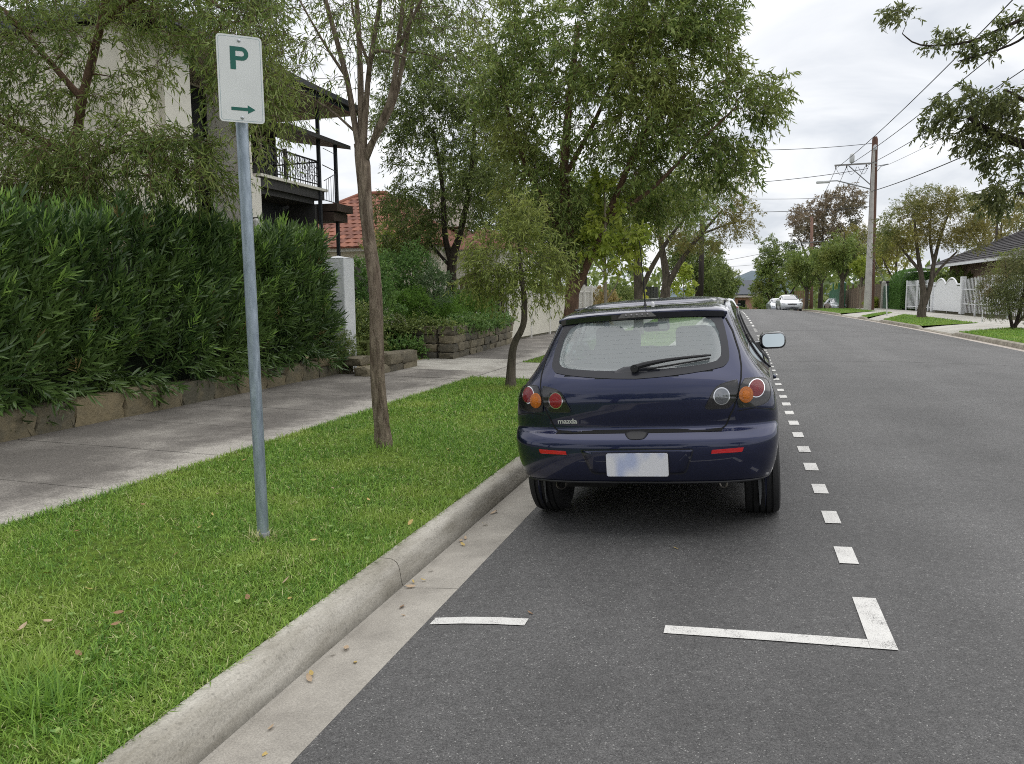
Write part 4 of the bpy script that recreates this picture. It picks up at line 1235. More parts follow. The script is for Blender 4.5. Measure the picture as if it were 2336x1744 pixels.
# side glass, pillars, mirrors
for s in (-1, 1):
    for nm, poly, off in (('side_window', sw1, .004), ('side_window', sw2, .004)):
        m = MB(); o_ = resample(poly, 50)
        n = len(o_); cy = sum(p[0] for p in o_) / n; cz = sum(p[1] for p in o_) / n
        vs = []
        for k in (1.03, .8, .6, .4, .2):
            vs += [(s * (side_pt(cy + (y_ - cy) * k, cz + (z_ - cz) * k) + off), cy + (y_ - cy) * k, cz + (z_ - cz) * k) for y_, z_ in o_]
        vs.append((s * (side_pt(cy, cz) + off), cy, cz))
        fs = [(r_ * n + j, r_ * n + (j + 1) % n, (r_ + 1) * n + (j + 1) % n, (r_ + 1) * n + j) for r_ in range(4) for j in range(n)] + [(4 * n + j, 4 * n + (j + 1) % n, 5 * n) for j in range(n)]
        m.add(vs, orient(vs, fs, (s, 0, 0))); m.build(nm, C['side_glass'], car, smooth=True)
    m = MB()
    def wline(y0, z0, y1, z1, r=.008, k=10): m.tube([(s * (side_pt(y0 + (y1 - y0) * t, z0 + (z1 - z0) * t) + .005), y0 + (y1 - y0) * t, z0 + (z1 - z0) * t) for t in np.linspace(0, 1, k)], r, 6)
    wline(1.02, 1.02, 1.10, .972); wline(1.10, .972, 2.78, .978, k=16); wline(1.02, 1.02, 1.06, 1.205); wline(1.06, 1.205, 1.22, 1.342); wline(1.22, 1.342, 1.62, 1.381); wline(1.62, 1.381, 2.2, 1.376); wline(2.2, 1.376, 2.44, 1.27, k=6); wline(2.44, 1.27, 2.78, .978, k=12); wline(1.64, .98, 1.64, 1.38, .008); wline(1.66, .98, 1.66, 1.38, .008); wline(1.68, .98, 1.68, 1.38, .008)
    m.build('window_trim', C['black'], car)
    m = MB(); rbox(m, (s * .90, 2.66, 1.063), (.225, .17, .150), .055)
    m.box((s * .775, 2.70, 1.02), (.09, .08, .06))
    mo = m.build('door_mirror', C['gloss'], car, smooth=True, sharp=45)
    m = MB(); m.prism(rrect(s * .905, 1.066, .185, .118, .042), lambda x, z: (x, 2.567 + (z - 1.066) * .14, z), lambda x, z: (x, 2.61, z)); g_ = m.build('mirror_glass', C['mirror'], mo)
    m = MB()
    for z_ in (.80,):
        m.tube([(s * (hb.wid(z_, y_) + .003), y_, z_) for y_ in np.linspace(1.2, 2.9, 8)], .004, 4)
    for y_ in (1.25, 1.70, 2.85):
        m.tube([(s * (hb.wid(z_, y_) + .0015), y_, z_) for z_ in np.linspace(.42, .96, 8)], .004, 4)
    m.build('door_seam', C['dark'], car)
    m = MB(); rbox(m, (s * (hb.wid(.86, 1.45) + .012), 1.45, .865), (.03, .18, .03), .012); m.build('door_handle', C['navy'], car, smooth=True)
pw = patch(FY, resample(ws, 90), .004, sgn=1, rings=6, skirt=0); pw.build('windscreen', mat_glass('windscreen_glass', (.86, .92, .90), ior=1.5), car, smooth=True)
# cabin
m = MB(); m.b(-.64, .64, .9, 3.2, .30, .42); m.b(-.62, .62, 2.75, 3.15, .40, .93); m.b(-.60, .60, .30, 1.15, .42, .62); m.build('cabin_floor', C['trim'], car)
m = MB(); rbox(m, (0, 1.22, .80), (1.22, .16, .56), .06); rbox(m, (0, 1.55, .50), (1.2, .55, .18), .06)
rs = m.build('rear_seat', C['seat'], car, smooth=True, sharp=45)
for (cx, w_, z0, z1) in ((-.325, .215, 1.09, 1.31), (.295, .255, 1.085, 1.285), (-.07, .21, 1.075, 1.15)):
    m = MB(); rbox(m, (cx, 1.22, (z0 + z1) / 2), (w_, .11, z1 - z0), .045)
    for q in (-.06, .06): m.tube([(cx + q, 1.22, z0 - .05), (cx + q, 1.22, z0 + .03)], .006, 6)
    m.build('headrest', C['seat'], rs, smooth=True, sharp=45)
for s in (-1, 1):
    m = MB(); rbox(m, (s * .36, 2.22, .76), (.48, .16, .62), .10); rbox(m, (s * .36, 2.42, .50), (.48, .5, .16), .06); rbox(m, (s * .36, 2.22, 1.15), (.27, .11, .17), .05)
    m.build('front_seat', C['seat'], car, smooth=True, sharp=45)
m = MB(); rbox(m, (-.11, 2.52, 1.245), (.235, .05, .085), .03); rm = m.build('interior_mirror', C['black'], car, smooth=True)
m = MB(); m.prism(rrect(-.11, 1.247, .20, .058, .02), lambda x, z: (x, 2.492, z), lambda x, z: (x, 2.4955, z)); m.build('mirror_face', C['mirror'], rm)
m = MB(); m.tube([(.36 + .19 * math.cos(t), 2.78 - .05 * math.sin(t), .90 + .17 * math.sin(t)) for t in np.linspace(0, 2 * math.pi, 28)], .013, 8, cap=False); m.build('steering_wheel', C['black'], car)
m = MB(); m.b(-.56, .56, .36, 1.08, .845, .86)
m.build('parcel_shelf', C['trim'], car)

# ---- far cars (seen at about 45 to 70 m): plainer body, same kind of parts
def far_car(name, label, loc, rz_, paint, L=4.5, H=1.46, sedan=True, facing='front', group=None):
    c = thing(name, label, 'car', loc, (0, 0, rz_), group)
    k = L / 4.45
    if sedan:
        rr = ([.18, .35, .5, .62, .72, .88, .98, 1.0, 1.15, 1.3, 1.38], [.2, .05, 0, .0, .02, .04, .10, .42, .75, 1.05, 1.35])
    else:
        rr = ([.18, .35, .5, .62, .72, .88, .98, 1.06, 1.2, 1.3, 1.38], [.2, .05, 0, .01, .04, .05, .08, .14, .32, .46, .6])
    ww = ([.18, .35, .55, .75, .88, .96, 1.0, 1.15, 1.3, 1.38], [.80, .85, .89, .89, .87, .83, .76, .69, .61, .55])
    ff = ([.18, .35, .55, .65, .72, .80, .88, .95, 1.0, 1.1, 1.2, 1.3, 1.38], [4.3, 4.43, 4.45, 4.42, 4.35, 4.15, 3.75, 3.42, 3.28, 3.05, 2.8, 2.55, 2.35])
    sc = H / 1.46
    S_ = Shell((rr[0], [y * k for y in rr[1]]), ww, (ff[0], [y * k for y in ff[1]]), ([.18, .9, 1.38], [.36, .34, .24]),
               [.18, .24, .30, .36, .42, .5, .58, .66, .72, .78, .84, .9, .95, 1.0, 1.06, 1.12, 1.2, 1.28, 1.34, 1.38], [(.92, .02), (.7, .05), (.4, .07)], (.85 * k, 3.5 * k), .32, rear_low=.33)
    S_.mesh(MB()).build('body', paint, c, smooth=True, sharp=50)
    m = MB(); m.b(-.7, .7, .3, 4.2 * k, .2, .4); m.build('underbody', C['dark'], c)
    for ya in S_.axles:
        for s in (-1, 1): wheel(c, s * .77, ya, r=.32, side=s)
    fy, ry = S_.front_y, S_.rear_y
    wsf = mirror_poly([(0, 1.01), (.5, 1.02), (.66, 1.05), (.60, 1.2), (.54, 1.32), (.48, 1.365), (0, 1.375)])
    patch(fy, resample(wsf, 60), .006, sgn=1, rings=5).build('windscreen', C['gloss'] if facing != 'front' else mat_plain('dull_glass', (.10, .12, .14), .05, coat=1), c, smooth=True)
    rw = mirror_poly([(0, 1.04), (.5, 1.05), (.62, 1.08), (.56, 1.22), (.5, 1.33), (0, 1.35)])
    patch(ry, resample(rw, 60), .006, rings=5).build('rear_window', C['gloss'], c, smooth=True)
    for s in (-1, 1):
        hl = [(s * .50, .66), (s * .60, .74), (s * .80, .79), (s * .84, .74), (s * .74, .66)]
        patch(fy, resample(hl, 30, 1), .008, sgn=1, rings=3).build('headlamp', C['clear'], c, smooth=True)
        tl = [(s * .52, .80), (s * .80, .78), (s * .85, .90), (s * .80, .96), (s * .56, .93)]
        patch(ry, resample(tl, 30, 1), .008, rings=3).build('tail_lamp', C['red'], c, smooth=True)
        m = MB(); rbox(m, (s * .93, 2.75 * k, 1.02), (.2, .12, .13), .04); m.build('door_mirror', paint if facing == 'front' else C['gloss'], c, smooth=True)
        m = MB()
        poly = resample([(1.2 * k, 1.0), (1.35 * k, 1.2), (1.7 * k, 1.34), (2.2 * k, 1.35), (2.8 * k, 1.02)], 40); n = len(poly); cy = sum(p[0] for p in poly) / n; cz = sum(p[1] for p in poly) / n
        vs = [(s * (S_.wid(z_, y_) + .006), y_, z_) for y_, z_ in poly] + [(s * (S_.wid((z_ + cz) / 2, (y_ + cy) / 2) + .006), (y_ + cy) / 2, (z_ + cz) / 2) for y_, z_ in poly] + [(s * (S_.wid(cz, cy) + .006), cy, cz)]
        m.add(vs, [(j, (j + 1) % n, n + (j + 1) % n, n + j) for j in range(n)] + [(n + j, n + (j + 1) % n, 2 * n) for j in range(n)])
        m.build('side_window', C['gloss'], c, smooth=True)
    patch(fy, resample(mirror_poly([(0, .60), (.34, .61), (.40, .70), (0, .715)]), 40), .008, sgn=1, rings=3).build('grille', C['black'], c)
    patch(fy, resample(mirror_poly([(0, .30), (.5, .31), (.58, .38), (0, .40)]), 40), .008, sgn=1, rings=3).build('air_intake', C['black'], c)
    for yy, s in ((4.47 * k, 1), (-.02, -1)):
        m = MB(); m.b(-.186, .186, min(yy, yy + .012 * s), max(yy, yy + .012 * s), .47, .60); m.build('number_plate', mat_plain('far_plate', (.7, .7, .72), .4), c)
    return c
far_car('parked_car', 'white sedan parked nose towards us at the far right kerb', (3.78, 72.9, -.06), math.pi + .06, C['white'], L=4.8, H=1.46)
far_car('parked_car', 'pale silver car half hidden behind the white sedan', (3.25, 81.5, -.42), math.pi + .08, C['silver'], L=4.5)
wc = far_car('parked_car', 'white car with red tail lamps parked ahead of the navy hatchback', (-.98, 43.1, .02), .03, C['white'], L=4.5, sedan=False, facing='rear')
wc.scale = (1, 1, .88)
far_car('parked_car', 'silver car standing in a driveway beside the green fence', (9.15, 87.5, -.5), math.pi + .1, C['silver'], L=4.3, sedan=False)
# ------------------------------------------------------------------ parking sign
B = {}
B['galv'] = mat_plain('galvanised_steel', (.36, .42, .48), .42, metal=.45, var=.3, vscale=14, c2=(.20, .245, .29), bump=.12, bscale=120, stretch=(3, 3, .6))
B['signwhite'] = mat_plain('sign_white', (.74, .76, .75), .35, var=.06, vscale=6, coat=.2)
B['signgreen'] = mat_plain('sign_green', (.0, .115, .085), .4)
B['alu'] = mat_plain('raw_aluminium', (.5, .52, .54), .45, metal=.8)
ps = thing('parking_sign', 'white and green parking sign with arrow on a leaning galvanised post', 'sign', (-2.765, 3.93, .13))
top = Vector((-.078, .085, 2.90))
m = MB(); m.tube([(0, 0, -.05), tuple(top * .33), tuple(top * .66), tuple(top)], .0345, 24); m.build('post', B['galv'], ps, smooth=True, sharp=50)
pm_ = MB(); pm_.lathe([(.039, 0), (.039, .05), (.036, .055)], (0, 0, -.01), n=20); pm_.build('post_collar', mat_plain('collar_steel', (.30, .31, .33), .6, metal=.3), ps, smooth=True, sharp=40)
sa = math.atan2(.16, .188)
def SP(u, v, d=0.0):           # u right, v up on the sign face, d towards the viewer
    cu, su = math.cos(sa), math.sin(sa)
    c0 = Vector((-.05, .05, 2.71))
    return (c0.x + u * cu + d * su, c0.y + u * su - d * cu, c0.z + v)
def sign_piece(name, poly, d0, d1, mat, par):
    m = MB(); m.prism(poly, lambda u, v: SP(u, v, d0), lambda u, v: SP(u, v, d1)); return m.build(name, mat, par)
sb = sign_piece('sign_plate', rrect(0, 0, .247, .482, .022, 6), .047, .049, B['signwhite'], ps)
o_, i_ = rrect(0, 0, .228, .463, .016, 6), rrect(0, 0, .2245, .4595, .0145, 6)
m = MB(); n = len(o_); m.add([SP(*p, .0496) for p in o_] + [SP(*p, .0496) for p in i_], [(j, (j + 1) % n, n + (j + 1) % n, n + j) for j in range(n)])
m.build('border_line', mat_plain('border_blue', (.30, .42, .45), .5), sb)
def letterP(d):
    m = MB(); x0, x1 = -.052, .048; z0, z1 = .052, .178; t = .030
    m.add([SP(x0, z0, d), SP(x0 + t, z0, d), SP(x0 + t, z1, d), SP(x0, z1, d)], [(0, 1, 2, 3)])
    zb = .103; R = (z1 - zb) / 2; cz = (z1 + zb) / 2; cx = x1 - R; r = R - .023
    m.add([SP(x0 + t, z1 - .023, d), SP(cx, z1 - .023, d), SP(cx, z1, d), SP(x0 + t, z1, d)], [(0, 1, 2, 3)])
    m.add([SP(x0 + t, zb, d), SP(cx, zb, d), SP(cx, zb + .023, d), SP(x0 + t, zb + .023, d)], [(0, 1, 2, 3)])
    vs = []; k = 16
    for i in range(k + 1):
        a = -math.pi / 2 + math.pi * i / k
        vs += [SP(cx + R * math.cos(a), cz + R * math.sin(a), d), SP(cx + r * math.cos(a), cz + r * math.sin(a), d)]
    m.add(vs, [(2 * i, 2 * i + 2, 2 * i + 3, 2 * i + 1) for i in range(k)])
    return m
letterP(.0502).build('letter_p', B['signgreen'], sb)
m = MB(); z_ = -.166
m.add([SP(-.058, z_ - .009, .0502), SP(.032, z_ - .009, .0502), SP(.032, z_ + .009, .0502), SP(-.058, z_ + .009, .0502)], [(0, 1, 2, 3)])
m.add([SP(.032, z_ - .024, .0502), SP(.074, z_, .0502), SP(.032, z_ + .024, .0502)], [(0, 1, 2)])
m.build('arrow', B['signgreen'], sb)
for v in (.212, -.214):
    m = MB(); vs = []
    c = SP(.0, v, .049); nv = Vector(SP(0, 0, 1)) - Vector(SP(0, 0, 0)); uu = (Vector(SP(1, 0, 0)) - Vector(SP(0, 0, 0))); zz_ = Vector((0, 0, 1))
    for (r_, h_) in ((.0105, 0), (.0095, .003), (.006, .0055), (.001, .006)):
        for k in range(14):
            a = 2 * math.pi * k / 14; vs.append(tuple(Vector(c) + uu * r_ * math.cos(a) + zz_ * r_ * math.sin(a) + nv * h_))
    m.add(vs, [(i * 14 + k, i * 14 + (k + 1) % 14, (i + 1) * 14 + (k + 1) % 14, (i + 1) * 14 + k) for i in range(3) for k in range(14)])
    m.build('bolt', B['alu'], sb, smooth=True)

# ------------------------------------------------------------------ stone walls
stone_tan = mat_island('tan_sandstone', (.25, .205, .125), (.105, .098, .072), bump=.8, bscale=22)
stone_grey = mat_island('lichened_sandstone', (.22, .19, .13), (.078, .073, .06), bump=.9, bscale=24)
mortar = mat_plain('old_mortar', (.14, .125, .10), .95, var=.4, vscale=12)
def stone_mesh(name, seed, mat, amp=.10):
    r_ = random.Random(seed)
    us = [-.5, -.36, 0, .36, .5]
    m = MB(); idx = {}
    def vert(a, b_, c):
        key = (a, b_, c)
        if key not in idx:
            j = lambda: r_.uniform(-amp, amp) * .5
            e = sum(1 for q in (a, b_, c) if abs(q) > .45)
            k = {1: 1.0, 2: .955, 3: .90}.get(e, 1.0)
            idx[key] = len(m.v); m.v.append((a * k + j() * .5, b_ * k + j(), c * k + j() * .6))
        return idx[key]
    def face(fn):
        for i in range(4):
            for k in range(4): m.f.append(tuple(vert(*fn(us[a], us[b_])) for a, b_ in ((i, k), (i + 1, k), (i + 1, k + 1), (i, k + 1))))
    for s in (-.5, .5):
        face(lambda u, v: (s, u, v)); face(lambda u, v: (u, s, v)); face(lambda u, v: (u, v, s))
    o = m.build(name, mat, smooth=True, sharp=38); me = o.data; bpy.data.objects.remove(o)
    return me
st_tan = [stone_mesh('stone', k, stone_tan, .17) for k in range(5)]
st_grey = [stone_mesh('stone', 20 + k, stone_grey, .16) for k in range(6)]
def place(me, parent, c, s, rz_=0.0, name='stone'):
    o = bpy.data.objects.new(name, me); link(o, parent)
    l = parent.location
    o.location = (c[0] - l.x, c[1] - l.y, c[2] - l.z); o.scale = s; o.rotation_euler = (0, 0, rz_)
    return o
hw = thing('stone_wall', 'low tan sandstone retaining wall along the footpath under the oleander hedge', 'wall', (-6.95, 8, .16))
y = 3.6; rr_ = random.Random(4)
while y < 12.62:
    L_ = min(rr_.uniform(.42, .85), 12.72 - y)
    hgt = rr_.uniform(.32, .37)
    split = rr_.random() < .35
    if split:
        h1 = hgt * .62
        place(rr_.choice(st_tan), hw, (-6.99, y + L_ / 2, .17 + h1 / 2), (.30, L_ - .012, h1))
        place(rr_.choice(st_tan), hw, (-7.0, y + L_ / 2, .175 + h1 + (hgt - h1) / 2), (.33, L_ - .008, hgt - h1 - .006))
    else:
        place(rr_.choice(st_tan), hw, (-6.99 + rr_.uniform(-.012, .012), y + L_ / 2, .17 + hgt / 2), (.30, L_ - .012, hgt))
    y += L_
m = MB(); m.b(-7.12, -6.93, 3.6, 12.7, .05, .44); m.build('mortar_core', mortar, hw, world=True)
m = MB()
for i in range(22):
    y0 = 3.6 + i * .415; m.box((-6.80 + rr_.uniform(-.02, .02), y0 + .2, .185), (.13, .41, .05), rz=rr_.uniform(-.04, .04))
m.build('footing', stone_grey, hw, world=True, bevel=.01)
# white rendered gate pillar
wp_ = thing('gate_pillar', 'white rendered square pillar at the end of the oleander hedge', 'pillar', (-7.27, 13.05, .15))
m = MB(); m.b(-.22, .22, -.2, .2, 0, 2.15)
m.build('shaft', mat_plain('white_render', (.74, .75, .76), .8, var=.22, vscale=2.2, bump=.25, bscale=16, c2=(.60, .62, .64)), wp_, bevel=.018)
m = MB(); m.add([(-.225, -.205, 2.1505), (.225, -.205, 2.1505), (.225, .205, 2.1505), (-.225, .205, 2.1505), (0, 0, 2.20)], [(0, 1, 4), (1, 2, 4), (2, 3, 4), (3, 0, 4), (3, 2, 1, 0)])
m.build('cap', bpy.data.materials['white_render'], wp_)
# low kerb wall of big rough stones at the drive
lw = thing('stone_wall', 'short low wall of big rounded stones left of the tan drive', 'wall', (-6.25, 13.0, .18))
for (y0, y1, z0, z1, w_) in ((11.95, 12.75, .15, .36, .32), (12.75, 13.35, .15, .34, .34), (13.35, 13.98, .15, .33, .34), (12.2, 12.68, .36, .52, .36), (12.70, 13.22, .34, .56, .40), (13.22, 13.92, .33, .54, .40)):
    place(random.choice(st_grey), lw, (-6.28 - (.32 if z0 > .3 and y0 < 12.5 else 0), (y0 + y1) / 2, (z0 + z1) / 2), (w_, y1 - y0 - .01, z1 - z0))
# taller coursed stone wall of the neighbour's garden, with a return along the drive
sw_ = thing('stone_wall', 'waist high coursed dark stone garden wall beyond the tan drive', 'wall', (-6.2, 18, .2))
rr_ = random.Random(9)
for c in range(4):
    z0 = .17 + c * .187
    y = 15.62
    while y < 21.3:
        L_ = min(rr_.uniform(.32, .62), 21.42 - y)
        t = (y - 15.6) / 5.8
        place(rr_.choice(st_grey), sw_, (-6.17 - .33 * t + rr_.uniform(-.025, .025), y + L_ / 2, z0 + .0935), (.36, L_ - .008, .182), .055)
        y += L_
    x = -6.36
    while x > -9.2:
        L_ = rr_.uniform(.32, .6)
        place(rr_.choice(st_grey), sw_, (x - L_ / 2, 15.80 + (-6.36 - x) * .10 + rr_.uniform(-.02, .02), z0 + .0935), (L_ - .008, .36, .182), -.10)
        x -= L_
m = MB(); m.box((-6.37, 18.55, .54), (.22, 5.6, .70), rz=.055); m.box((-7.8, 15.95, .54), (2.9, .22, .70), rz=-.10)
m.build('mortar_core', mortar, sw_, world=True)

# ------------------------------------------------------------------ two-storey house
H = {}
H['cream'] = mat_plain('cream_render', (.82, .77, .66), .85, var=.12, vscale=1.2, bump=.15, bscale=30)
H['cream2'] = mat_plain('pale_cream_render', (.78, .75, .67), .85, var=.1, vscale=1.2)
H['tan'] = mat_plain('tan_render', (.46, .36, .25), .85, var=.15, vscale=1.5)
H['char'] = mat_plain('charcoal_paint', (.024, .026, .031), .5)
H['charb'] = mat_plain('charcoal_boards', (.040, .038, .038), .6)
H['navyf'] = mat_plain('navy_fascia', (.020, .028, .045), .4)
H['soffit'] = mat_plain('soffit', (.50, .44, .35), .8)
H['darkglass'] = mat_plain('dark_window', (.012, .014, .016), .06, coat=.8)
H['curtain'] = mat_plain('grey_curtain', (.16, .16, .17), .9)
H['iron'] = mat_plain('black_iron', (.010, .010, .011), .5)
H['brownroof'] = mat_island('brown_tile', (.15, .105, .08), (.075, .06, .055), bump=.3)
h1 = thing('house', 'cream two-storey house with charcoal balcony behind the oleander hedge', 'house', (-12, 13, 0))
W1 = dict(parent=h1, world=True)
m = MB(); m.b(-20, -11.0, 11.9, 16.55, .2, 6.05); m.build('wall', H['cream'], **W1)
# cream face and pier flush with the balcony front
m = MB(); m.b(-11.0, -9.62, 11.45, 12.12, .2, 6.0); m.build('wall_corner', H['cream2'], **W1)
m = MB(); m.b(-20, -9.75, 10.6, 11.45, 3.0, 6.02); m.build('wall', H['cream'], **W1)
m = MB(); m.b(-10.35, -9.52, 13.5, 14.0, .2, 4.02); m.b(-10.35, -9.53, 13.5, 13.75, 4.02, 5.9); m.build('pier', H['cream2'], **W1)
# upper recess, dark doors
m = MB(); m.b(-11.02, -10.98, 12.12, 16.5, 4.1, 5.95); m.build('balcony_wall', H['char'], **W1)
for k, yy in enumerate((14.2, 15.15, 16.0)):
    m = MB(); m.b(-10.975, -10.95, yy, yy + .74, 4.12, 5.75); d_ = m.build('balcony_door', H['darkglass'], **W1)
    m = MB()
    for q in (yy, yy + .70): m.b(-10.955, -10.92, q, q + .05, 4.12, 5.75)
    m.b(-10.955, -10.92, yy, yy + .74, 5.75, 5.80); o = m.build('door_frame', H['charb'], d_, world=False)
    for v in o.data.vertices: v.co -= h1.location
for yy in (12.3, 12.9):
    m = MB(); m.b(-10.7, -10.66, yy, yy + .5, 4.0, 5.6); d_ = m.build('window', H['darkglass'], **W1)
m = MB(); m.b(-10.9, -10.2, 12.12, 13.5, 3.75, 4.02); m.b(-10.72, -10.70, 12.12, 13.5, .2, 3.75); m.build('lintel', H['charb'], **W1)
for yy in (12.15, 12.85):
    m = MB(); m.b(-10.69, -10.66, yy, yy + .6, 1.4, 3.6); m.build('window', H['curtain'], **W1)
# balcony slab and beams
m = MB(); m.b(-11, -9.50, 14.0, 16.68, 4.06, 4.12); m.build('balcony_floor', H['cream2'], **W1)
m = MB(); m.b(-11, -9.56, 14.0, 16.6, 3.86, 4.06); m.b(-11, -9.66, 14.0, 16.3, 3.74, 3.86); m.build('balcony_beam', H['charb'], **W1)
m = MB(); m.b(-11.0, -10.4, 14.0, 16.4, .2, 3.74); m.build('carport_back', H['char'], **W1)
m = MB(); m.b(-10.3, -9.62, 16.25, 16.36, .2, 3.74); m.build('carport_post', H['charb'], **W1)
m = MB(); m.b(-11.0, -9.3, 16.72, 17.5, 3.62, 3.80); m.b(-10.9, -9.4, 16.72, 17.4, 3.40, 3.60); m.build('lower_landing', mat_plain('dark_brown_timber', (.055, .035, .026), .7), **W1)
for (yy, z0, z1, x_) in ((16.38, .3, 5.95, -9.55), (17.08, .3, 5.22, -9.5), (17.1, .3, 5.22, -10.9)):
    m = MB(); m.b(x_ - .035, x_ + .035, yy - .035, yy + .035, z0, z1); m.build('veranda_post', H['char'], **W1)
# upper eave running along the street side, with soffit, gutter, fascia
m = MB(); m.b(-12.5, -9.3, 11.2, 17.6, 6.00, 6.05); m.build('soffit', H['soffit'], **W1)
m = MB(); m.b(-9.3, -9.18, 11.05, 17.68, 6.01, 6.17); m.b(-12.5, -9.18, 17.56, 17.68, 6.012, 6.168); m.build('fascia', H['navyf'], **W1)
m = MB(); m.b(-20, -9.3, 10.35, 10.46, 6.03, 6.22); m.build('fascia', H['navyf'], **W1)
m = MB(); m.b(-9.18, -9.06, 11.0, 17.74, 6.09, 6.21); m.build('roof_gutter', H['char'], **W1)
m = MB(); m.add([(-9.1, 10.4, 6.205), (-9.1, 17.7, 6.205), (-20, 17.7, 6.205), (-20, 10.4, 6.205), (-13, 13.2, 7.6), (-13, 14.9, 7.6), (-20, 14, 7.6)], [(0, 1, 5, 4), (1, 2, 6, 5), (3, 0, 4, 6), (4, 5, 6)])
m.build('roof', mat_plain('dark_roof', (.05, .055, .06), .7), **W1)
# lower veranda roof below the eave
m = MB(); m.add([(-11, 15.0, 5.55), (-9.35, 15.0, 5.28), (-9.35, 17.58, 5.28), (-11, 17.58, 5.55), (-11, 15.0, 5.47), (-9.35, 15.0, 5.19), (-9.35, 17.58, 5.19), (-11, 17.58, 5.47)], [(0, 1, 2, 3), (4, 7, 6, 5), (0, 4, 5, 1), (1, 5, 6, 2), (2, 6, 7, 3), (3, 7, 4, 0)])
m.build('veranda_roof', H['charb'], **W1)
# balustrade: rails, balusters and a scrolled panel
m = MB(); m.tube([(-9.56, 14.02, 4.72), (-9.56, 16.4, 4.72)], .02, 6); m.tube([(-9.56, 14.02, 4.2), (-9.56, 16.4, 4.2)], .015, 6); m.tube([(-9.56, 16.4, 4.72), (-10.9, 16.5, 4.72)], .018, 6)
rail = m.build('balustrade', H['iron'], **W1)
for k in range(24):
    m = MB(); yy = 14.08 + k * .1
    m.tube([(-9.56, yy, 4.12), (-9.56, yy, 4.72)], .009, 5); o = m.build('baluster', H['iron'], rail)
    for v in o.data.vertices: v.co -= h1.location
for k in range(12):
    m = MB(); yy = 14.15 + k * .19
    for zz_ in (4.32, 4.5, 4.64): m.tube([(-9.55, yy + .07 * math.cos(t), zz_ + .07 * math.sin(t)) for t in np.linspace(0, 6.28, 13)], .008, 4, cap=False)
    o = m.build('scroll', H['iron'], rail)
    for v in o.data.vertices: v.co -= h1.location
m = MB()
m.tube([(-9.5, 16.45, 4.66), (-9.5, 17.08, 4.60)], .012, 5); m.tube([(-9.5, 16.5, 4.3), (-9.5, 17.08, 4.55)], .01, 5); m.tube([(-9.5, 16.5, 3.86), (-9.5, 17.08, 3.84)], .012, 5); m.tube([(-9.5, 16.5, 5.05), (-9.5, 17.08, 5.0)], .008, 5)
for k in range(5): m.tube([(-9.5, 16.6 + k * .11, 3.85), (-9.5, 16.6 + k * .11, 4.34 + k * .045)], .007, 4)
m.build('landing_rail', mat_plain('grey_iron', (.10, .105, .11), .5), kind='stuff', **W1)
# wall lamp on the pier
m = MB(); m.lathe([(.06, 0), (.075, .015), (.08, .17), (.05, .21), (.01, .23)], (-9.40, 13.62, 2.95), n=12); lamp = m.build('wall_lamp', mat_plain('lamp_frost', (.55, .55, .52), .3), **W1)
m = MB(); m.b(-9.5, -9.36, 13.60, 13.64, 3.16, 3.19); m.build('lamp_bracket', H['iron'], **W1)
m = MB(); m.tube([(-9.5, 13.42, 5.9), (-9.5, 13.42, .3)], .04, 8); m.build('downpipe', H['char'], **W1)
m = MB(); m.b(-10.9, -10.6, 15.2, 15.7, 4.12, 4.55); m.b(-10.6, -10.3, 14.4, 14.75, 4.12, 4.5); m.build('balcony_planter', H['charb'], **W1)
# lower tiled wing towards the camera
m = MB(); m.b(-20, -9.85, 7.0, 10.6, .2, 3.1); m.build('wing_wall', H['tan'], **W1)
m = MB()
m.add([(-20, 6.4, 4.55), (-9.6, 10.9, 3.12), (-20, 10.9, 4.7), (-20, 6.3, 4.2), (-9.5, 6.3, 3.05)], [(3, 4, 1, 0), (0, 1, 2)])
roofl = m.build('wing_roof', H['brownroof'], **W1)
for r_ in range(9):
    m = MB(); t = r_ / 9
    m.tube([(-20, 6.5, 4.3 + .4 * t), (-9.7, 6.5 + 4.2 * t, 3.1 + .1 * t)], .03, 5); o = m.build('tile_course', H['brownroof'], roofl)
    for v in o.data.vertices: v.co -= h1.location

# ------------------------------------------------------------------ red-tiled house next door
h2 = thing('house', 'cream single-storey house with terracotta tiled roof behind the stone wall', 'house', (-12.5, 26, .2))
W2 = dict(parent=h2, world=True)
m = MB(); m.b(-17.5, -9.6, 24.0, 33, .2, 3.2); m.build('wall', H['cream'], **W2)
m = MB(); m.b(-9.6, -7.7, 24.6, 24.85, .2, 3.0); m.b(-7.95, -7.7, 24.85, 28, .2, 3.0); m.build('porch_wall', H['cream2'], **W2)
m = MB()
n_ = 10
arch = [(.62 * math.cos(math.pi * k / n_), 1.75 + .62 * math.sin(math.pi * k / n_)) for k in range(n_ + 1)]
m.prism([(.62, .2)] + arch + [(-.62, .2)], lambda x, z: (-8.6 + x, 24.592, z), lambda x, z: (-8.6 + x, 24.61, z)); m.build('porch_arch', mat_plain('porch_shade', (.16, .11, .085), .9), **W2)
m = MB(); m.b(-9.6, -7.45, 24.4, 28.2, 2.98, 3.10); m.build('porch_fascia', mat_plain('white_trim', (.7, .7, .68), .5), **W2)
m = MB(); m.b(-17.8, -9.4, 23.72, 23.8, 3.10, 3.24); m.build('roof_gutter', bpy.data.materials['white_trim'], **W2)
m = MB(); m.b(-13.4, -12.2, 23.98, 24.0, 1.3, 2.6); m.build('window', H['darkglass'], **W2)
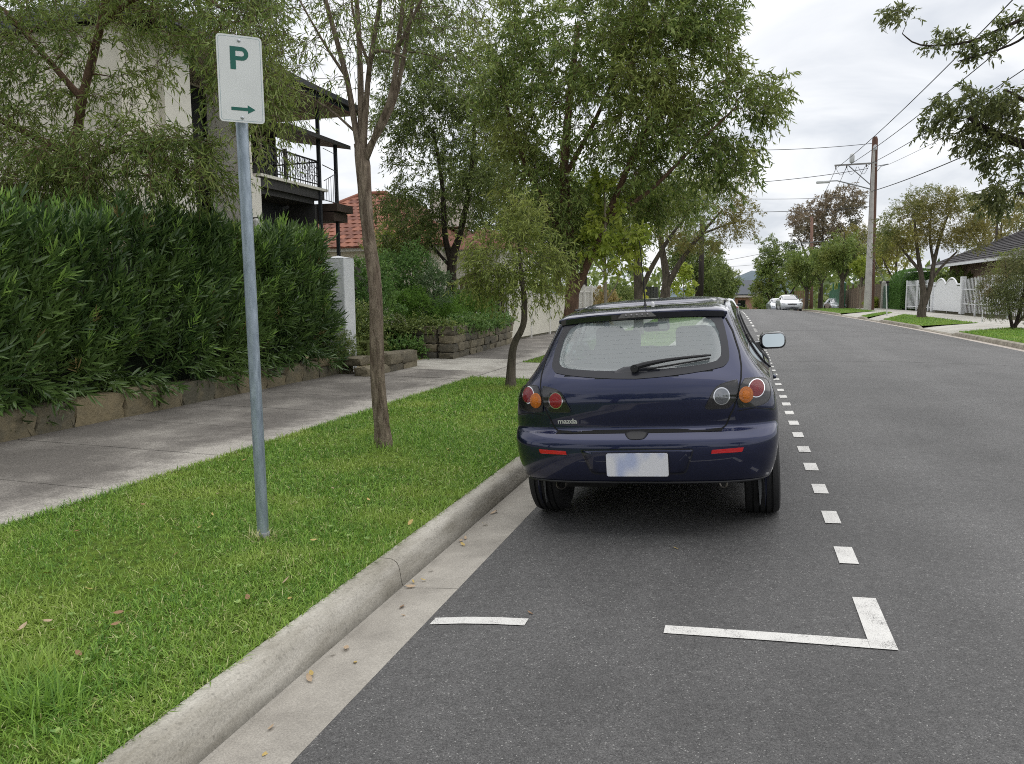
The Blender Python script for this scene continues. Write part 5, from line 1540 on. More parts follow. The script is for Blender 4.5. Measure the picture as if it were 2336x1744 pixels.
# roof shell + individual tiles on the two slopes that face the street corner
terra = mat_island('terracotta_tile', (.33, .135, .085), (.17, .070, .05), bump=.3, bscale=18, rough=.75)
terra2 = mat_plain('terracotta_under', (.20, .075, .045), .85, var=.4, vscale=4)
A_ = Vector((-18, 23.6, 3.2)); B_ = Vector((-9.3, 23.6, 3.2)); R1 = Vector((-14.2, 27.4, 5.45)); R2 = Vector((-13.1, 27.4, 5.45)); Cc = Vector((-9.3, 33.5, 3.2)); Dd = Vector((-18, 33.5, 3.2)); R3 = Vector((-13.1, 30, 5.45))
m = MB(); m.add([tuple(p) for p in (A_, B_, R2, R1, Cc, R3, Dd)], [(0, 1, 2, 3), (1, 4, 5, 2), (4, 6, 3, 5), (6, 0, 3), (3, 2, 5)])
rf_ = m.build('roof', terra2, **W2)
tm = MB(); tm.grid(lambda u, v: (u * .30, v * .34, .018 + .022 * math.sin(u * math.pi) ** 2 - .02 * v + .018), np.linspace(0, 1, 5), [0, 1]); tm.add([(u * .30, 0, -.004) for u in np.linspace(0, 1, 5)], []); 
tm.f += [(i * 2, (i + 1) * 2, 10 + i + 1, 10 + i) for i in range(4)]
to = tm.build('tile', terra, smooth=False); tmesh = to.data; bpy.data.objects.remove(to)
slope = math.atan2(2.25, 3.8)
rt_ = random.Random(3)
cnt = 0
for r_ in range(14):
    s = .02 + r_ * .30
    tt = s * math.cos(slope)
    x0 = -18 + tt; x1 = -9.3 - tt
    for c in range(30):
        x = -18.0 + c * .30 + (.15 if r_ % 2 else 0)
        if x < x0 - .05 or x + .3 > x1 + .05 or x < -16.6: continue
        o = bpy.data.objects.new('tile', tmesh); link(o, rf_)
        o.location = (x + rt_.uniform(-.006, .006) - h2.location.x, 23.6 + tt - h2.location.y, 3.2 + s * math.sin(slope) + .012 - h2.location.z)
        o.rotation_euler = (slope + rt_.uniform(-.01, .01), 0, rt_.uniform(-.012, .012)); cnt += 1
m = MB(); m.tube([tuple(R1 + Vector((0, 0, .05))), tuple(R2 + Vector((0, 0, .05)))], .09, 8); m.tube([tuple(A_), tuple(R1 + Vector((0, 0, .05)))], .08, 8); m.tube([tuple(B_ + Vector((0, 0, .03))), tuple(R2 + Vector((0, 0, .05)))], .08, 8)
m.build('ridge_capping', terra, rf_, smooth=True).location = -h2.location
m = MB(); m.add([(-9.7, 24.3, 3.1), (-7.4, 24.3, 3.1), (-7.4, 28.3, 3.1), (-9.7, 28.3, 3.1), (-8.6, 25.6, 3.9), (-8.6, 27.0, 3.9)], [(0, 1, 4), (1, 2, 5, 4), (2, 3, 5), (3, 0, 4, 5)]); m.build('porch_roof', terra, **W2)
m = MB(); m.b(-11.6, -10.2, 28.0, 29.2, 4.2, 5.6); m.build('chimney', H['cream2'], **W2)
# roof aerial
m = MB(); m.tube([(-16.2, 27, 5.2), (-16.2, 27, 6.6)], .015, 5)
for k in range(4): m.tube([(-16.5, 27, 6.2 + k * .12), (-15.9, 27, 6.25 + k * .12)], .008, 4)
m.build('aerial', B['alu'], **W2)

# ------------------------------------------------------------------ fences on this side
wm = mat_plain('white_fence_paint', (.72, .70, .66), .6, var=.15, vscale=3)
wm2 = mat_plain('cream_sheet', (.66, .63, .54), .7, var=.1, vscale=1)
def picket_fence(name, label, p0, p1, h, gap, post_gap, mat, z0=.2, pw=.035, solid=None, round_top=False, wave=0.0, group=None, rails=(.25, .85)):
    a = Vector((p0[0], p0[1], 0)); b_ = Vector((p1[0], p1[1], 0)); L_ = (b_ - a).length; d = (b_ - a) / L_; ang = math.atan2(d.y, d.x)
    f = thing(name, label, 'fence', (p0[0], p0[1], z0), (0, 0, ang), group)
    n = int(L_ / gap)
    pm = MB(); pm.b(-pw / 2, pw / 2, -.012, .012, .06, 1); 
    pm.add([(-pw / 2, -.012, 1), (pw / 2, -.012, 1), (pw / 2, .012, 1), (-pw / 2, .012, 1), (0, 0, 1 + pw * .9)], [(0, 1, 4), (1, 2, 4), (2, 3, 4), (3, 0, 4)])
    po = pm.build('picket', mat); pme = po.data; bpy.data.objects.remove(po)
    for k in range(n + 1):
        o = bpy.data.objects.new('picket', pme); link(o, f)
        o.location = (k * gap, 0, 0); o.scale = (1, 1, h - .04 + wave * math.sin(k * gap / L_ * math.pi))
    for r_ in rails:
        m = MB(); m.b(0, L_, -.045, -.0125, h * r_, h * r_ + .05); m.build('rail', mat, f)
    k = 0
    while k * post_gap <= L_ + .01:
        m = MB(); m.b(k * post_gap - .04, k * post_gap + .04, -.13, -.05, 0, h + .06); m.build('post', mat, f, bevel=.008); k += 1
    if solid:
        m = MB(); m.b(0.02, L_, -.035 - .07, -.025 - .07, .10, h - .08); m.build('backing_sheet', solid, f)
    return f
picket_fence('picket_fence', 'white picket fence with cream sheeting behind it, right of the stone wall', (-6.62, 21.6), (-6.42, 28.4), 1.45, .115, 2.25, wm, solid=wm2)
picket_fence('picket_fence', 'open white picket fence seen between the thick trunk and the sapling', (-6.45, 30.4), (-6.45, 35.6), 1.72, .17, 1.7, wm, pw=.05)
picket_fence('side_fence', 'weathered dark timber side fence behind the low garden shrubs', (-9.6, 21.4), (-6.7, 21.75), 1.5, .13, 1.45, mat_plain('weathered_timber', (.10, .085, .07), .9, var=.4, vscale=6), pw=.11, z0=.2)
picket_fence('front_fence', 'white picket front fence of the red-roofed house behind the timber fence', (-9.4, 23.0), (-6.7, 23.3), 1.72, .16, 1.3, wm, pw=.04)
g1 = thing('gate', 'black sheet metal gate left of the far double trunk', 'gate', (-6.7, 57, .2))
m = MB(); m.b(-.03, .03, 0, 8.5, .05, 1.9); m.build('panel', H['iron'], g1)
for k in range(4):
    m = MB(); m.b(.031, .06, .2 + k * 2.1, .28 + k * 2.1, .05, 1.95); m.build('stile', H['iron'], g1)
# small fence rail of mossy timber by the pillar
tr_ = thing('timber_rail', 'mossy green low timber rail beside the white pillar', 'rail', (-7.0, 13.5, .3))
m = MB(); m.tube([(-.1, 0, .40), (.42, .1, .38)], .035, 8); m.build('top_rail', mat_plain('mossy_timber', (.14, .17, .05), .9, var=.4, vscale=8), tr_)
for x in (.05, .28):
    m = MB(); m.tube([(x, .02, -.1), (x, .02, .44)], .03, 7); m.build('leg', bpy.data.materials['mossy_timber'], tr_)

# ------------------------------------------------------------------ far side: gates, fences, house
wi = mat_plain('white_gate_paint', (.80, .81, .83), .5)
gt = thing('driveway_gate', 'white sheeted driveway gate with wavy double-arched top', 'gate', (12.0, 56.2, .24), (0, 0, math.atan2(-6.3, .15)))
GL = 6.3
def wavy(u): return 1.72 + .40 * abs(math.sin((u - .08) / .74 * 2 * math.pi)) ** .8 if .08 < u < .82 else 1.72
m = MB()
us = np.linspace(0, .98, 50)
vs = []
for u in us: vs += [(u * GL, -.02, .12), (u * GL, .02, .12), (u * GL, .02, wavy(u) - .1), (u * GL, -.02, wavy(u) - .1)]
fs = [(i * 4 + j, i * 4 + (j + 1) % 4, i * 4 + 4 + (j + 1) % 4, i * 4 + 4 + j) for i in range(49) for j in range(4)] + [(0, 1, 2, 3), (199, 198, 197, 196)]
m.add(vs, fs); m.build('gate_sheet', wi, gt)
m = MB(); m.tube([(u * GL, .0, wavy(u)) for u in us], .05, 6); m.build('top_rail', wi, gt)
for z_ in (.25, 1.25, 1.55):
    m = MB(); m.b(0, GL * .98, .025, .05, z_ - .02, z_ + .02); m.build('rail', wi, gt)
for u in (0, .48, 1.0):
    m = MB(); m.b(u * GL - (.14 if u in (0, 1) else .03), u * GL + (.14 if u in (0, 1) else .03), -.12 if u in (0, 1) else .05, .14 if u in (0, 1) else .08, 0, 1.9 if u == 0 else 2.15 if u == 1 else 1.6); m.build('post', wi, gt, bevel=.02)
m = MB(); m.b(GL * .22, GL * .30, .051, .07, .95, 1.05); m.build('letter_plate', mat_plain('brass_plate', (.22, .18, .04), .4), gt)
picket_fence('tubular_fence', 'white tubular fence with curved top right of the wavy gate', (12.15, 49.6), (12.45, 40), 1.95, .24, 2.4, wi, z0=.24, pw=.05, wave=.2, rails=(.3, .72))
picket_fence('tubular_fence', 'white tubular pedestrian gate panel left of the wavy gate beside the round hedge', (11.5, 61.6), (11.95, 56.6), 2.05, .26, 2.4, wi, z0=.24, pw=.06, rails=(.12, .85))
tf = mat_island('grey_paling', (.27, .20, .145), (.14, .105, .08), bump=.4, bscale=20)
def paling_fence(label, p0, p1, h, mat, w=.19, z0=.2, nm='paling_fence'):
    a = Vector((*p0, 0)); b_ = Vector((*p1, 0)); L_ = (b_ - a).length; d = (b_ - a) / L_
    f = thing(nm, label, 'fence', (*p0, z0), (0, 0, math.atan2(d.y, d.x)))
    m = MB(); m.b(-w / 2 + .006, w / 2 - .006, -.012, .012, .04, 1); o = m.build('paling', mat); me = o.data; bpy.data.objects.remove(o)
    for k in range(int(L_ / w)):
        o = bpy.data.objects.new('paling', me); link(o, f); o.location = (k * w + w / 2, random.uniform(-.006, .006), -dip(a.y + d.y * k * w)); o.scale = (1, 1, h + random.uniform(-.04, .04))
    for k in range(int(L_ / 2.4) + 1):
        m = MB(); m.b(k * 2.4 - .06, k * 2.4 + .06, -.16, -.02, 0, h + .05); m.build('post', mat, f)
    return f
paling_fence('grey weathered timber paling fence behind the big power pole', (10.95, 69.0), (9.9, 86), 2.0, tf)
paling_fence('green metal fence further along beyond the paling fence', (9.6, 82.0), (8.9, 88), 2.2, mat_plain('green_sheet', (.045, .16, .09), .5), w=.3)
paling_fence('brown timber fence behind the white sedan', (6.4, 84), (6.0, 99), 2.0, mat_plain('brown_fence', (.26, .16, .09), .8, var=.3, vscale=3), w=.25, z0=-.3)
m = MB(); m.b(-.15, .15, -.15, .15, 0, 2.1); fp = thing('fence_post', 'grey concrete fence post between the paling fence and the green panel', 'post', (10.95, 68.3, .2)); m.build('shaft', G['rpath'], fp, bevel=.02)
m = MB(); m.lathe([(.17, 0), (.13, .08), (.02, .16)], (0, 0, 2.1), n=10); m.build('cap', G['rpath'], fp)
m = MB(); m.b(10.9, 11.25, 66.6, 68.0, .25, 2.0); o = m.build('metal_fence', mat_plain('dark_green_panel', (.03, .085, .055), .5), label='dark green metal fence panel next to the clipped round hedge', cat='fence')
m = MB(); m.b(11.3, 14.5, 69.5, 73, 2.35, 2.45); m.b(11.4, 14.4, 69.6, 72.9, .2, 2.35); o = m.build('carport', mat_plain('carport_dark', (.10, .09, .09), .8), label='flat-roofed carport behind the timber fence and round hedge', cat='carport')
# house with dark tiled hip roof
h3 = thing('house', 'single-storey house with dark tiled hip roof behind the white gate', 'house', (18, 52, .2))
W3 = dict(parent=h3, world=True)
m = MB(); m.b(14.2, 24, 46, 62, .2, 3.3); m.build('wall', mat_plain('brown_brick_far', (.24, .165, .12), .85, var=.3, vscale=3), **W3)
m = MB(); m.b(14.17, 14.20, 47.4, 50.4, 1.0, 2.7); m.build('window', H['darkglass'], **W3)
m = MB()
for yy in (47.3, 48.85, 50.4): m.b(14.12, 14.17, yy - .07, yy + .07, .9, 2.8)
for zz_ in (.93, 2.75, 2.2): m.b(14.125, 14.165, 47.3, 50.4, zz_ - .05, zz_ + .05)
m.build('window_frame', wi, **W3)
dt = mat_island('slate_tile', (.085, .08, .085), (.05, .046, .046), bump=.3)
e0 = [(13.2, 45, 3.35), (13.2, 64, 3.35), (25, 64, 3.35), (25, 45, 3.35)]; rd = [(19, 51, 6.0), (19, 58, 6.0)]
m = MB(); m.add(e0 + rd, [(0, 4, 5, 1), (0, 3, 4), (3, 2, 5, 4), (1, 5, 2)]); rf3 = m.build('roof', dt, **W3)
for r_ in range(1, 16):
    t = r_ / 16
    m = MB(); lp = lambda a, b_: tuple(a[i] + (b_[i] - a[i]) * t for i in range(3))
    a0 = lp(e0[0], rd[0]); a1 = lp(e0[1], rd[1]); a2 = lp(e0[3], rd[0])
    m.tube([(a0[0], a0[1], a0[2] + .02), (a1[0], a1[1], a1[2] + .02)], .045, 4); m.tube([(a0[0], a0[1], a0[2] + .02), (a2[0], a2[1], a2[2] + .02)], .045, 4)
    m.build('tile_course', dt, rf3).location = -h3.location
m = MB(); m.tube([e0[0], rd[0]], .12, 6); m.tube([e0[1], rd[1]], .12, 6); m.tube(rd, .12, 6); m.build('ridge_capping', mat_plain('ridge_grey', (.13, .12, .12), .8), rf3).location = -h3.location
m = MB(); m.b(13.05, 13.2, 44.9, 64.1, 3.2, 3.36); m.b(13.2, 25, 44.85, 45, 3.2, 3.36); m.build('roof_gutter', wi, **W3)
# distant house at the end of the street
h4 = thing('house', 'distant pink house with grey roof at the end of the street', 'house', (1.8, 168, -9))
m = MB(); m.b(-3.2, 2.6, 0, 6, 2, 10.2); m.build('wall', mat_plain('pink_render', (.55, .30, .24), .8), h4)
m = MB(); m.b(-4.2, 3.4, -1.2, 6, 9.6, 10.0); m.build('balcony', mat_plain('pink_white', (.75, .66, .62), .7), h4)
m = MB(); m.b(-2.5, -1.0, -.05, 0, 4, 9); m.build('window', H['darkglass'], h4)
m = MB(); m.add([(-4.4, -1.4, 10.25), (3.6, -1.4, 10.25), (3.6, 7, 10.25), (-4.4, 7, 10.25), (-1.8, 3, 13.2), (1.2, 3, 13.2)], [(0, 1, 5, 4), (1, 2, 5), (2, 3, 4, 5), (3, 0, 4)]); m.build('roof', mat_plain('grey_roof', (.11, .12, .14), .8), h4)

# ------------------------------------------------------------------ power poles and wires
wood = mat_bark('red_brown_pole', (.17, .095, .07), (.085, .05, .04), sx=5, sz=.6, bump=.3)
conc = mat_concrete('pole_concrete', (.56, .54, .50), (.36, .34, .32), stain=1.5)
steel = mat_plain('pole_steel', (.28, .29, .30), .5, metal=.6)
pp = thing('power_pole', 'tall brown timber power pole with pale concrete splint, crossarm and street lamp', 'power pole', (9.22, 63.86, .1))
m = MB(); m.tube([(.10, .12, 0), (.06, .12, 6), (.0, .1, 12.7), (.0, .1, 12.9)], [.36, .28, .20, .14], 12); m.build('timber_shaft', wood, pp, smooth=True, sharp=50)
m = MB(); m.tube([(-.06, -.22, 0), (-.07, -.16, 5), (-.06, -.08, 12.2)], [.28, .20, .085], 8); m.build('concrete_splint', conc, pp, smooth=True, sharp=50)
m = MB(); m.box((-1.3, -.1, 10.95), (2.9, .10, .11), ry=-.01); m.build('crossarm', mat_plain('grey_arm', (.25, .24, .23), .8), pp)
m = MB(); m.tube([(-1.75, -.1, 10.85), (-.1, -.1, 9.3)], .04, 6); m.build('brace', steel, pp)
m = MB(); m.tube([(0, -.1, 10.7), (.95, -.1, 10.85)], .03, 6); m.tube([(.2, -.1, 10.35), (.45, -.1, 10.7), (.95, -.1, 10.82)], .025, 6); m.build('stub_arm', steel, pp)
for x in (-2.65, -1.9, -.55):
    m = MB(); m.lathe([(.04, -.16), (.055, -.1), (.04, -.06), (.06, 0), (.02, .06)], (x, -.1, 10.85), n=8); m.build('insulator', mat_plain('insulator', (.16, .14, .13), .3), pp)
m = MB(); m.lathe([(.10, 0), (.17, .08), (.18, .5), (.14, .64), (.05, .74)], (-1.55, -.1, 11.05), n=12); m.build('switch_can', mat_plain('pale_can', (.62, .63, .63), .4), pp, smooth=True)
m = MB(); m.lathe([(.10, 0), (.12, .1), (.10, .32), (.06, .36)], (-.02, -.25, 11.9), n=8); m.build('top_insulator', mat_plain('pale_can2', (.6, .6, .62), .4), pp)
m = MB(); m.tube([(-.1, -.1, 9.05), (-1.4, -.2, 9.45), (-2.55, -.3, 9.78), (-3.1, -.3, 9.78)], .045, 7); la = m.build('lamp_arm', steel, pp)
m = MB(); rbox(m, (-3.55, -.3, 9.72), (.95, .28, .17), .07); m.build('lamp_head', mat_plain('lamp_grey', (.60, .61, .60), .4), pp, smooth=True)
m = MB()
for x0, x1 in ((-2.65, -1.9), (-1.9, -1.2), (-1.1, -.4)): m.tube([(x0 + (x1 - x0) * t, -.15, 10.75 - .55 * math.sin(math.pi * t)) for t in np.linspace(0, 1, 9)], .014, 4)
m.build('jumper_cable', H['iron'], pp)
p2 = thing('power_pole', 'slim reddish power pole in front of the far brown gum tree', 'power pole', (7.75, 95, -1.2))
m = MB(); m.tube([(0, 0, 0), (-.3, 0, 11.3)], [.22, .15], 10); m.build('timber_shaft', mat_bark('pole_pink', (.28, .17, .13), (.17, .10, .08), sx=5, sz=.5, bump=.2), p2, smooth=True)
m = MB(); m.box((-.9, -.15, 8.4), (3.6, .1, .1), ry=-.06); m.build('crossarm', steel, p2)
p3 = thing('power_pole', 'distant thin dark power pole left of the white sedan', 'power pole', (5.0, 150, -8))
m = MB(); m.tube([(0, 0, 0), (-.2, 0, 16)], [.28, .18], 8); m.build('timber_shaft', wood, p3, smooth=True)
m = MB(); m.box((-.2, -.2, 15.2), (3.5, .1, .12)); m.build('crossarm', steel, p3)
p4 = thing('power_pole', 'dark brown pole rising out of the trees on the near side', 'power pole', (-2.7, 54.5, .1))
m = MB(); m.tube([(0, 0, 0), (.03, 0, 6.7)], [.20, .16], 10); m.build('timber_shaft', mat_bark('dark_pole', (.06, .05, .045), (.03, .026, .024), sx=5, sz=.6, bump=.3), p4, smooth=True)
m = MB(); m.box((0, 0, 6.4), (1.6, .1, .1)); m.build('crossarm', mat_plain('dark_arm', (.06, .05, .05), .8), p4)
wire_m = mat_plain('cable', (.05, .05, .055), .7)
def wire(label, a, b_, sag, r=.012, n=16):
    m = MB(); a = Vector(a); b_ = Vector(b_)
    m.tube([tuple(a.lerp(b_, t) - Vector((0, 0, sag * 4 * t * (1 - t)))) for t in np.linspace(0, 1, n)], r, 5)
    tag(m.build('power_line', wire_m), label, 'cable')
wire('topmost cable from the power pole crossarm running over the road to the near right', (6.7, 63.8, 10.9), (8.2, 8, 10.9), .6, .02, 40)
wire('second cable from the power pole crossarm running to the near right', (7.3, 63.8, 10.9), (9.3, 8, 10.3), .6, .02, 40)
wire('third cable from the power pole crossarm running to the near right', (8.7, 63.8, 10.9), (10.9, 8, 9.9), .6, .02, 40)
wire('thin cable from the stub arm to the near right', (10.15, 63.8, 10.9), (13.2, 8, 10.6), .7, .012, 40)
wire('thick service cable from the lamp arm level to the near right', (9.1, 63.7, 9.0), (12.5, 8, 8.5), .7, .028, 40)
wire('lowest cable running to the near right behind the brownish street tree', (9.1, 63.7, 6.9), (16, 20, 7.6), .4, .018)
wire('cable from the pole top across the road to the trees on the near side', (9.0, 63.8, 12.5), (-4, 54, 11.2), .25, .022)
wire('cable from the crossarm across the road to the near side', (8.8, 63.8, 10.7), (-4, 55, 8.9), .25, .022)
wire('upper service cable at lamp level crossing to the near side', (9.0, 63.8, 8.7), (-4, 57, 8.4), .2, .016)
wire('lower service cable at lamp level crossing to the near side', (9.0, 63.8, 7.9), (-4, 57, 7.4), .2, .02)
wire('line running on from the crossarm end to the slim far pole', (6.6, 63.9, 10.85), (6.0, 95, 7.2), .4, .018)
wire('line running on from the crossarm middle to the slim far pole', (7.3, 63.9, 10.85), (7.2, 95, 7.2), .4, .018)
wire('line running on from the crossarm near the pole to the slim far pole', (8.6, 63.9, 10.85), (8.4, 95, 7.1), .4, .018)
wire('upper cable from the slim far pole across to the near side trees', (6.5, 95, 7.3), (-7, 80, 6.9), .2, .02)
wire('lower cable from the slim far pole across to the near side trees', (6.5, 95, 7.0), (-7, 84, 4.2), .2, .02)
wire('upper line between the slim far pole and the distant thin pole', (6.2, 95, 7.0), (3.5, 150, 7.1), .4, .022)
wire('lower line between the slim far pole and the distant thin pole', (7.5, 95, 6.9), (6.0, 150, 7.1), .4, .022)
wire('horizontal cable from the distant thin pole to the near side', (4.8, 150, 6.9), (-14, 140, 6.0), .3, .025)
# guyed stake and street post
gs = thing('guy_stake', 'thin pale guard stake of the pole stay standing on the far footpath', 'stake', (8.4, 50.8, .15))
m = MB(); m.tube([(0, 0, 0), (-.12, 0, 1.9)], .035, 8); m.build('guard', mat_plain('stake_white', (.62, .64, .62), .5), gs)
m = MB(); m.tube([(-.12, 0, 1.85), (-.6, 10, 6.5)], .012, 5); m.tube([(-.10, 0, 1.85), (-.35, 11, 5.4)], .010, 5); m.build('stay_wire', wire_m, gs)
wpst = thing('sign_post', 'thin white post standing on the far verge before the tubular fence', 'post', (10.15, 38.3, .2))
m = MB(); m.tube([(0, 0, 0), (0, 0, 1.1)], .025, 8); m.build('shaft', mat_plain('post_white', (.62, .63, .63), .5), wpst)
# ------------------------------------------------------------------ vegetation
def unit(a): return a / np.maximum(np.linalg.norm(a, axis=-1, keepdims=True), 1e-9)
def leaf_arrays(P, D, L, W, rng, fold=.18, curl=.12, six=False):
    n = len(P)
    R = rng.normal(size=(n, 3)); S = unit(np.cross(D, R)); N = np.cross(S, D)
    L = L[:, None]; W = W[:, None]
    if not six:
        a = P; b = P + D * L * .42 + S * W * .5 + N * W * fold; c = P + D * L - N * L * curl; d = P + D * L * .42 - S * W * .5 + N * W * fold
        V = np.stack([a, b, c, d], 1).reshape(-1, 3); i = np.arange(n)[:, None] * 4
        F = np.concatenate([i + [0, 1, 2], i + [0, 2, 3]], 1).reshape(-1, 3)
    else:
        a = P
        b1 = P + D * L * .25 + S * W * .42 + N * W * fold; b2 = P + D * L * .65 + S * W * .45 + N * (W * fold - L * curl * .35)
        t = P + D * L - N * L * curl
        c1 = P + D * L * .25 - S * W * .42 + N * W * fold; c2 = P + D * L * .65 - S * W * .45 + N * (W * fold - L * curl * .35)
        m1 = P + D * L * .25; m2 = P + D * L * .65 - N * L * curl * .35
        V = np.stack([a, b1, b2, t, c2, c1, m1, m2], 1).reshape(-1, 3); i = np.arange(n)[:, None] * 8
        F = np.concatenate([i + q for q in ([0, 1, 6], [6, 1, 2], [6, 2, 7], [7, 2, 3], [0, 6, 5], [6, 4, 5], [6, 7, 4], [7, 3, 4])], 1).reshape(-1, 3)
    return V, F

def spread(ells, rng, shell=.5):
    out = []
    for (c, r, n) in ells:
        d = unit(rng.normal(size=(n, 3))); u = rng.uniform(0, 1, (n, 1)) ** (1 / 3 * shell * 2 * .66)
        out.append(np.array(c) + d * u * np.array(r))
    return np.concatenate(out)

def tree(name, label, base, limbs, ells, leaf_mat, bark, cat='tree', group=None, seed=1, sub=6, k=9, twig=.38, leafL=(.05, .10), leafW=(.010, .018), droop=.5, twig_r=.0035, shell=.6, six=False, out=.6, branch_r=.012, up_bias=.0, twigs=True, curl=.12, wob=.06, spread_sd=.12, parts=('trunk', 'crown')):
    """limbs: list of (points, radii) polylines in world space; ells: crown ellipsoids (centre, radii, clump count)"""
    rng = np.random.default_rng(seed); rnd = random.Random(seed)
    t = thing(name, label, cat, base, group=group)
    tm = MB()
    nodes, nrad = [], []
    for pts, rr in limbs:
        P = [Vector(p) for p in pts]
        # refine with a smooth curve and slight wander
        fine, fr = [], []
        n = len(P)
        for i in range(n - 1):
            p0, p1, p2, p3 = P[max(i - 1, 0)], P[i], P[i + 1], P[min(i + 2, n - 1)]
            st = max(3, int((p2 - p1).length / .12) if (p2 - p1).length < 1.5 else 10)
            for s in range(st):
                u = s / st
                q = .5 * ((2 * p1) + (-p0 + p2) * u + (2 * p0 - 5 * p1 + 4 * p2 - p3) * u * u + (-p0 + 3 * p1 - 3 * p2 + p3) * u ** 3)
                fine.append(q); fr.append(rr[i] + (rr[i + 1] - rr[i]) * u)
        fine.append(P[-1]); fr.append(rr[-1])
        tm.tube([tuple(q) for q in fine], fr, 14 if rr[0] > .06 else 8, wob=wob)
        if rr[0] > .0:
            for q, r_ in zip(fine, fr): nodes.append(tuple(q)); nrad.append(r_)
    nodes = np.array(nodes); nrad = np.array(nrad)
    cl = spread(ells, rng, shell)
    tip_dir = np.zeros_like(cl)
    elig = nodes[:, 2] > (np.array(base)[2] + .25 * (cl[:, 2].max() - base[2]) if len(limbs) > 0 else -9)
    if not elig.any(): elig[:] = True
    N_ = nodes[elig]; Rr = nrad[elig]
    d0 = np.array([np.min(np.linalg.norm(N_ - c, axis=1)) for c in cl])
    bm = MB()
    for ci in np.argsort(d0):
        c = cl[ci]
        v = N_ - c; dist = np.linalg.norm(v, axis=1)
        cost = dist + .55 * np.maximum(0, N_[:, 2] - c[2])
        j = int(np.argmin(cost)); p0 = N_[j]; L_ = dist[j]
        if L_ < .05: tip_dir[ci] = rng.normal(size=3); continue
        dr = (c - p0) / L_
        perp = unit(np.cross(dr, rng.normal(size=3)))
        pts = [p0]
        for u in (.35, .7, 1.0):
            pts.append(p0 + (c - p0) * u + perp * L_ * .09 * math.sin(math.pi * u) + np.array([0, 0, 1]) * L_ * .10 * math.sin(math.pi * u) * (1 if droop > .2 else .4))
        r0 = min(Rr[j] * .75, branch_r * (.35 + L_)); r1 = max(.0025, min(r0 * .5, branch_r * .35))
        rs = [r0, r0 + (r1 - r0) * .4, r0 + (r1 - r0) * .75, r1]
        bm.tube([tuple(q) for q in pts], rs, 5 if r0 > .01 else 4, cap=False)
        N_ = np.vstack([N_, pts[1:]]); Rr = np.concatenate([Rr, rs[1:]])
        tip_dir[ci] = dr
    tr = tm.build('trunk', bark, t, world=True, smooth=True)
    if bm.f: bm.build('branches', bark, t, world=True, smooth=True, kind='stuff')
    # leaf sprays
    n = len(cl)
    cen = np.array([np.average([e[0][i] for e in ells], weights=[e[2] for e in ells]) for i in range(3)])
    od = unit(cl - cen)
    O = np.repeat(cl, sub, 0) + rng.normal(0, spread_sd, (n * sub, 3)) * .4
    Dt = unit(np.repeat(unit(tip_dir) * .45 + od * out * .6, sub, 0) + rng.normal(0, .62, (n * sub, 3)) + np.array([0, 0, up_bias]))
    Lt = rng.uniform(.55, 1.15, n * sub) * twig
    ts = rng.uniform(.12, 1.0, (n * sub, k))
    sag = np.array([0, 0, -1.0]) * droop * .55
    Pp = O[:, None, :] + Dt[:, None, :] * (Lt[:, None] * ts)[..., None] + sag * (Lt[:, None] * ts ** 2)[..., None]
    Pp = Pp.reshape(-1, 3)
    Dl = unit(np.repeat(Dt, k, 0) * .55 + rng.normal(0, .55, (len(Pp), 3)) + np.array([0, 0, -droop]))
    V, F = leaf_arrays(Pp, Dl, rng.uniform(*leafL, len(Pp)), rng.uniform(*leafW, len(Pp)), rng, six=six, curl=curl)
    np_mesh('crown', V, F, leaf_mat, t)
    if twigs:
        q = np.linspace(0, 1, 4)
        C4 = O[:, None, :] + Dt[:, None, :] * (Lt[:, None] * q)[..., None] + sag * (Lt[:, None] * q ** 2)[..., None]
        A = unit(np.cross(Dt, rng.normal(size=Dt.shape))); Bv = np.cross(A, Dt)
        r = twig_r * np.array([1, .8, .6, .3])
        ringv = [C4 + (A * math.cos(a) + Bv * math.sin(a))[:, None, :] * r[None, :, None] for a in (0, 2.094, 4.189)]
        V = np.stack(ringv, 2).reshape(-1, 3)     # (n, 4, 3verts)
        i = np.arange(len(O))[:, None] * 12
        fs = []
        for s in range(3):
            for a in range(3):
                b2 = (a + 1) % 3; fs += [s * 3 + a, s * 3 + b2, s * 3 + 3 + b2, s * 3 + 3 + a]
        F = (i + np.array(fs)).reshape(-1, 4)
        np_mesh('twigs', V, F, bark, t)['kind'] = 'stuff'
    return t

K_ = {}
K_['bark_pale'] = mat_bark('pale_flaky_bark', (.31, .25, .19), (.115, .085, .062), sx=16, sz=3.2, bump=1.6)
K_['bark_grey'] = mat_bark('grey_bark', (.15, .125, .10), (.065, .055, .045), sx=9, sz=2)
K_['bark_dark'] = mat_bark('dark_bark', (.075, .06, .048), (.035, .028, .024), sx=9, sz=2)
K_['bark_red'] = mat_bark('reddish_bark', (.20, .125, .085), (.10, .065, .048), sx=9, sz=2)
K_['bark_sap'] = mat_bark('sapling_bark', (.36, .31, .24), (.22, .19, .14), sx=20, sz=3, bump=.3)
K_['gum'] = mat_leaf('olive_leaf', (.038, .064, .014), (.135, .172, .043), c=(.17, .19, .05), cs=.6, trans=.35, cw=.6)
K_['gum2'] = mat_leaf('mid_green_leaf', (.040, .068, .016), (.145, .180, .046), c=(.19, .19, .05), cs=.45, trans=.35, cw=.55)
K_['fresh'] = mat_leaf('fresh_leaf', (.070, .095, .022), (.175, .20, .05), c=(.20, .20, .055), cs=.8, trans=.4)
K_['darkleaf'] = mat_leaf('dark_leaf', (.034, .056, .015), (.135, .165, .045), c=(.09, .11, .03), cs=.6, trans=.28)
K_['bright'] = mat_leaf('bright_leaf', (.11, .15, .022), (.22, .255, .045), c=(.20, .20, .04), cs=1.2, trans=.45)
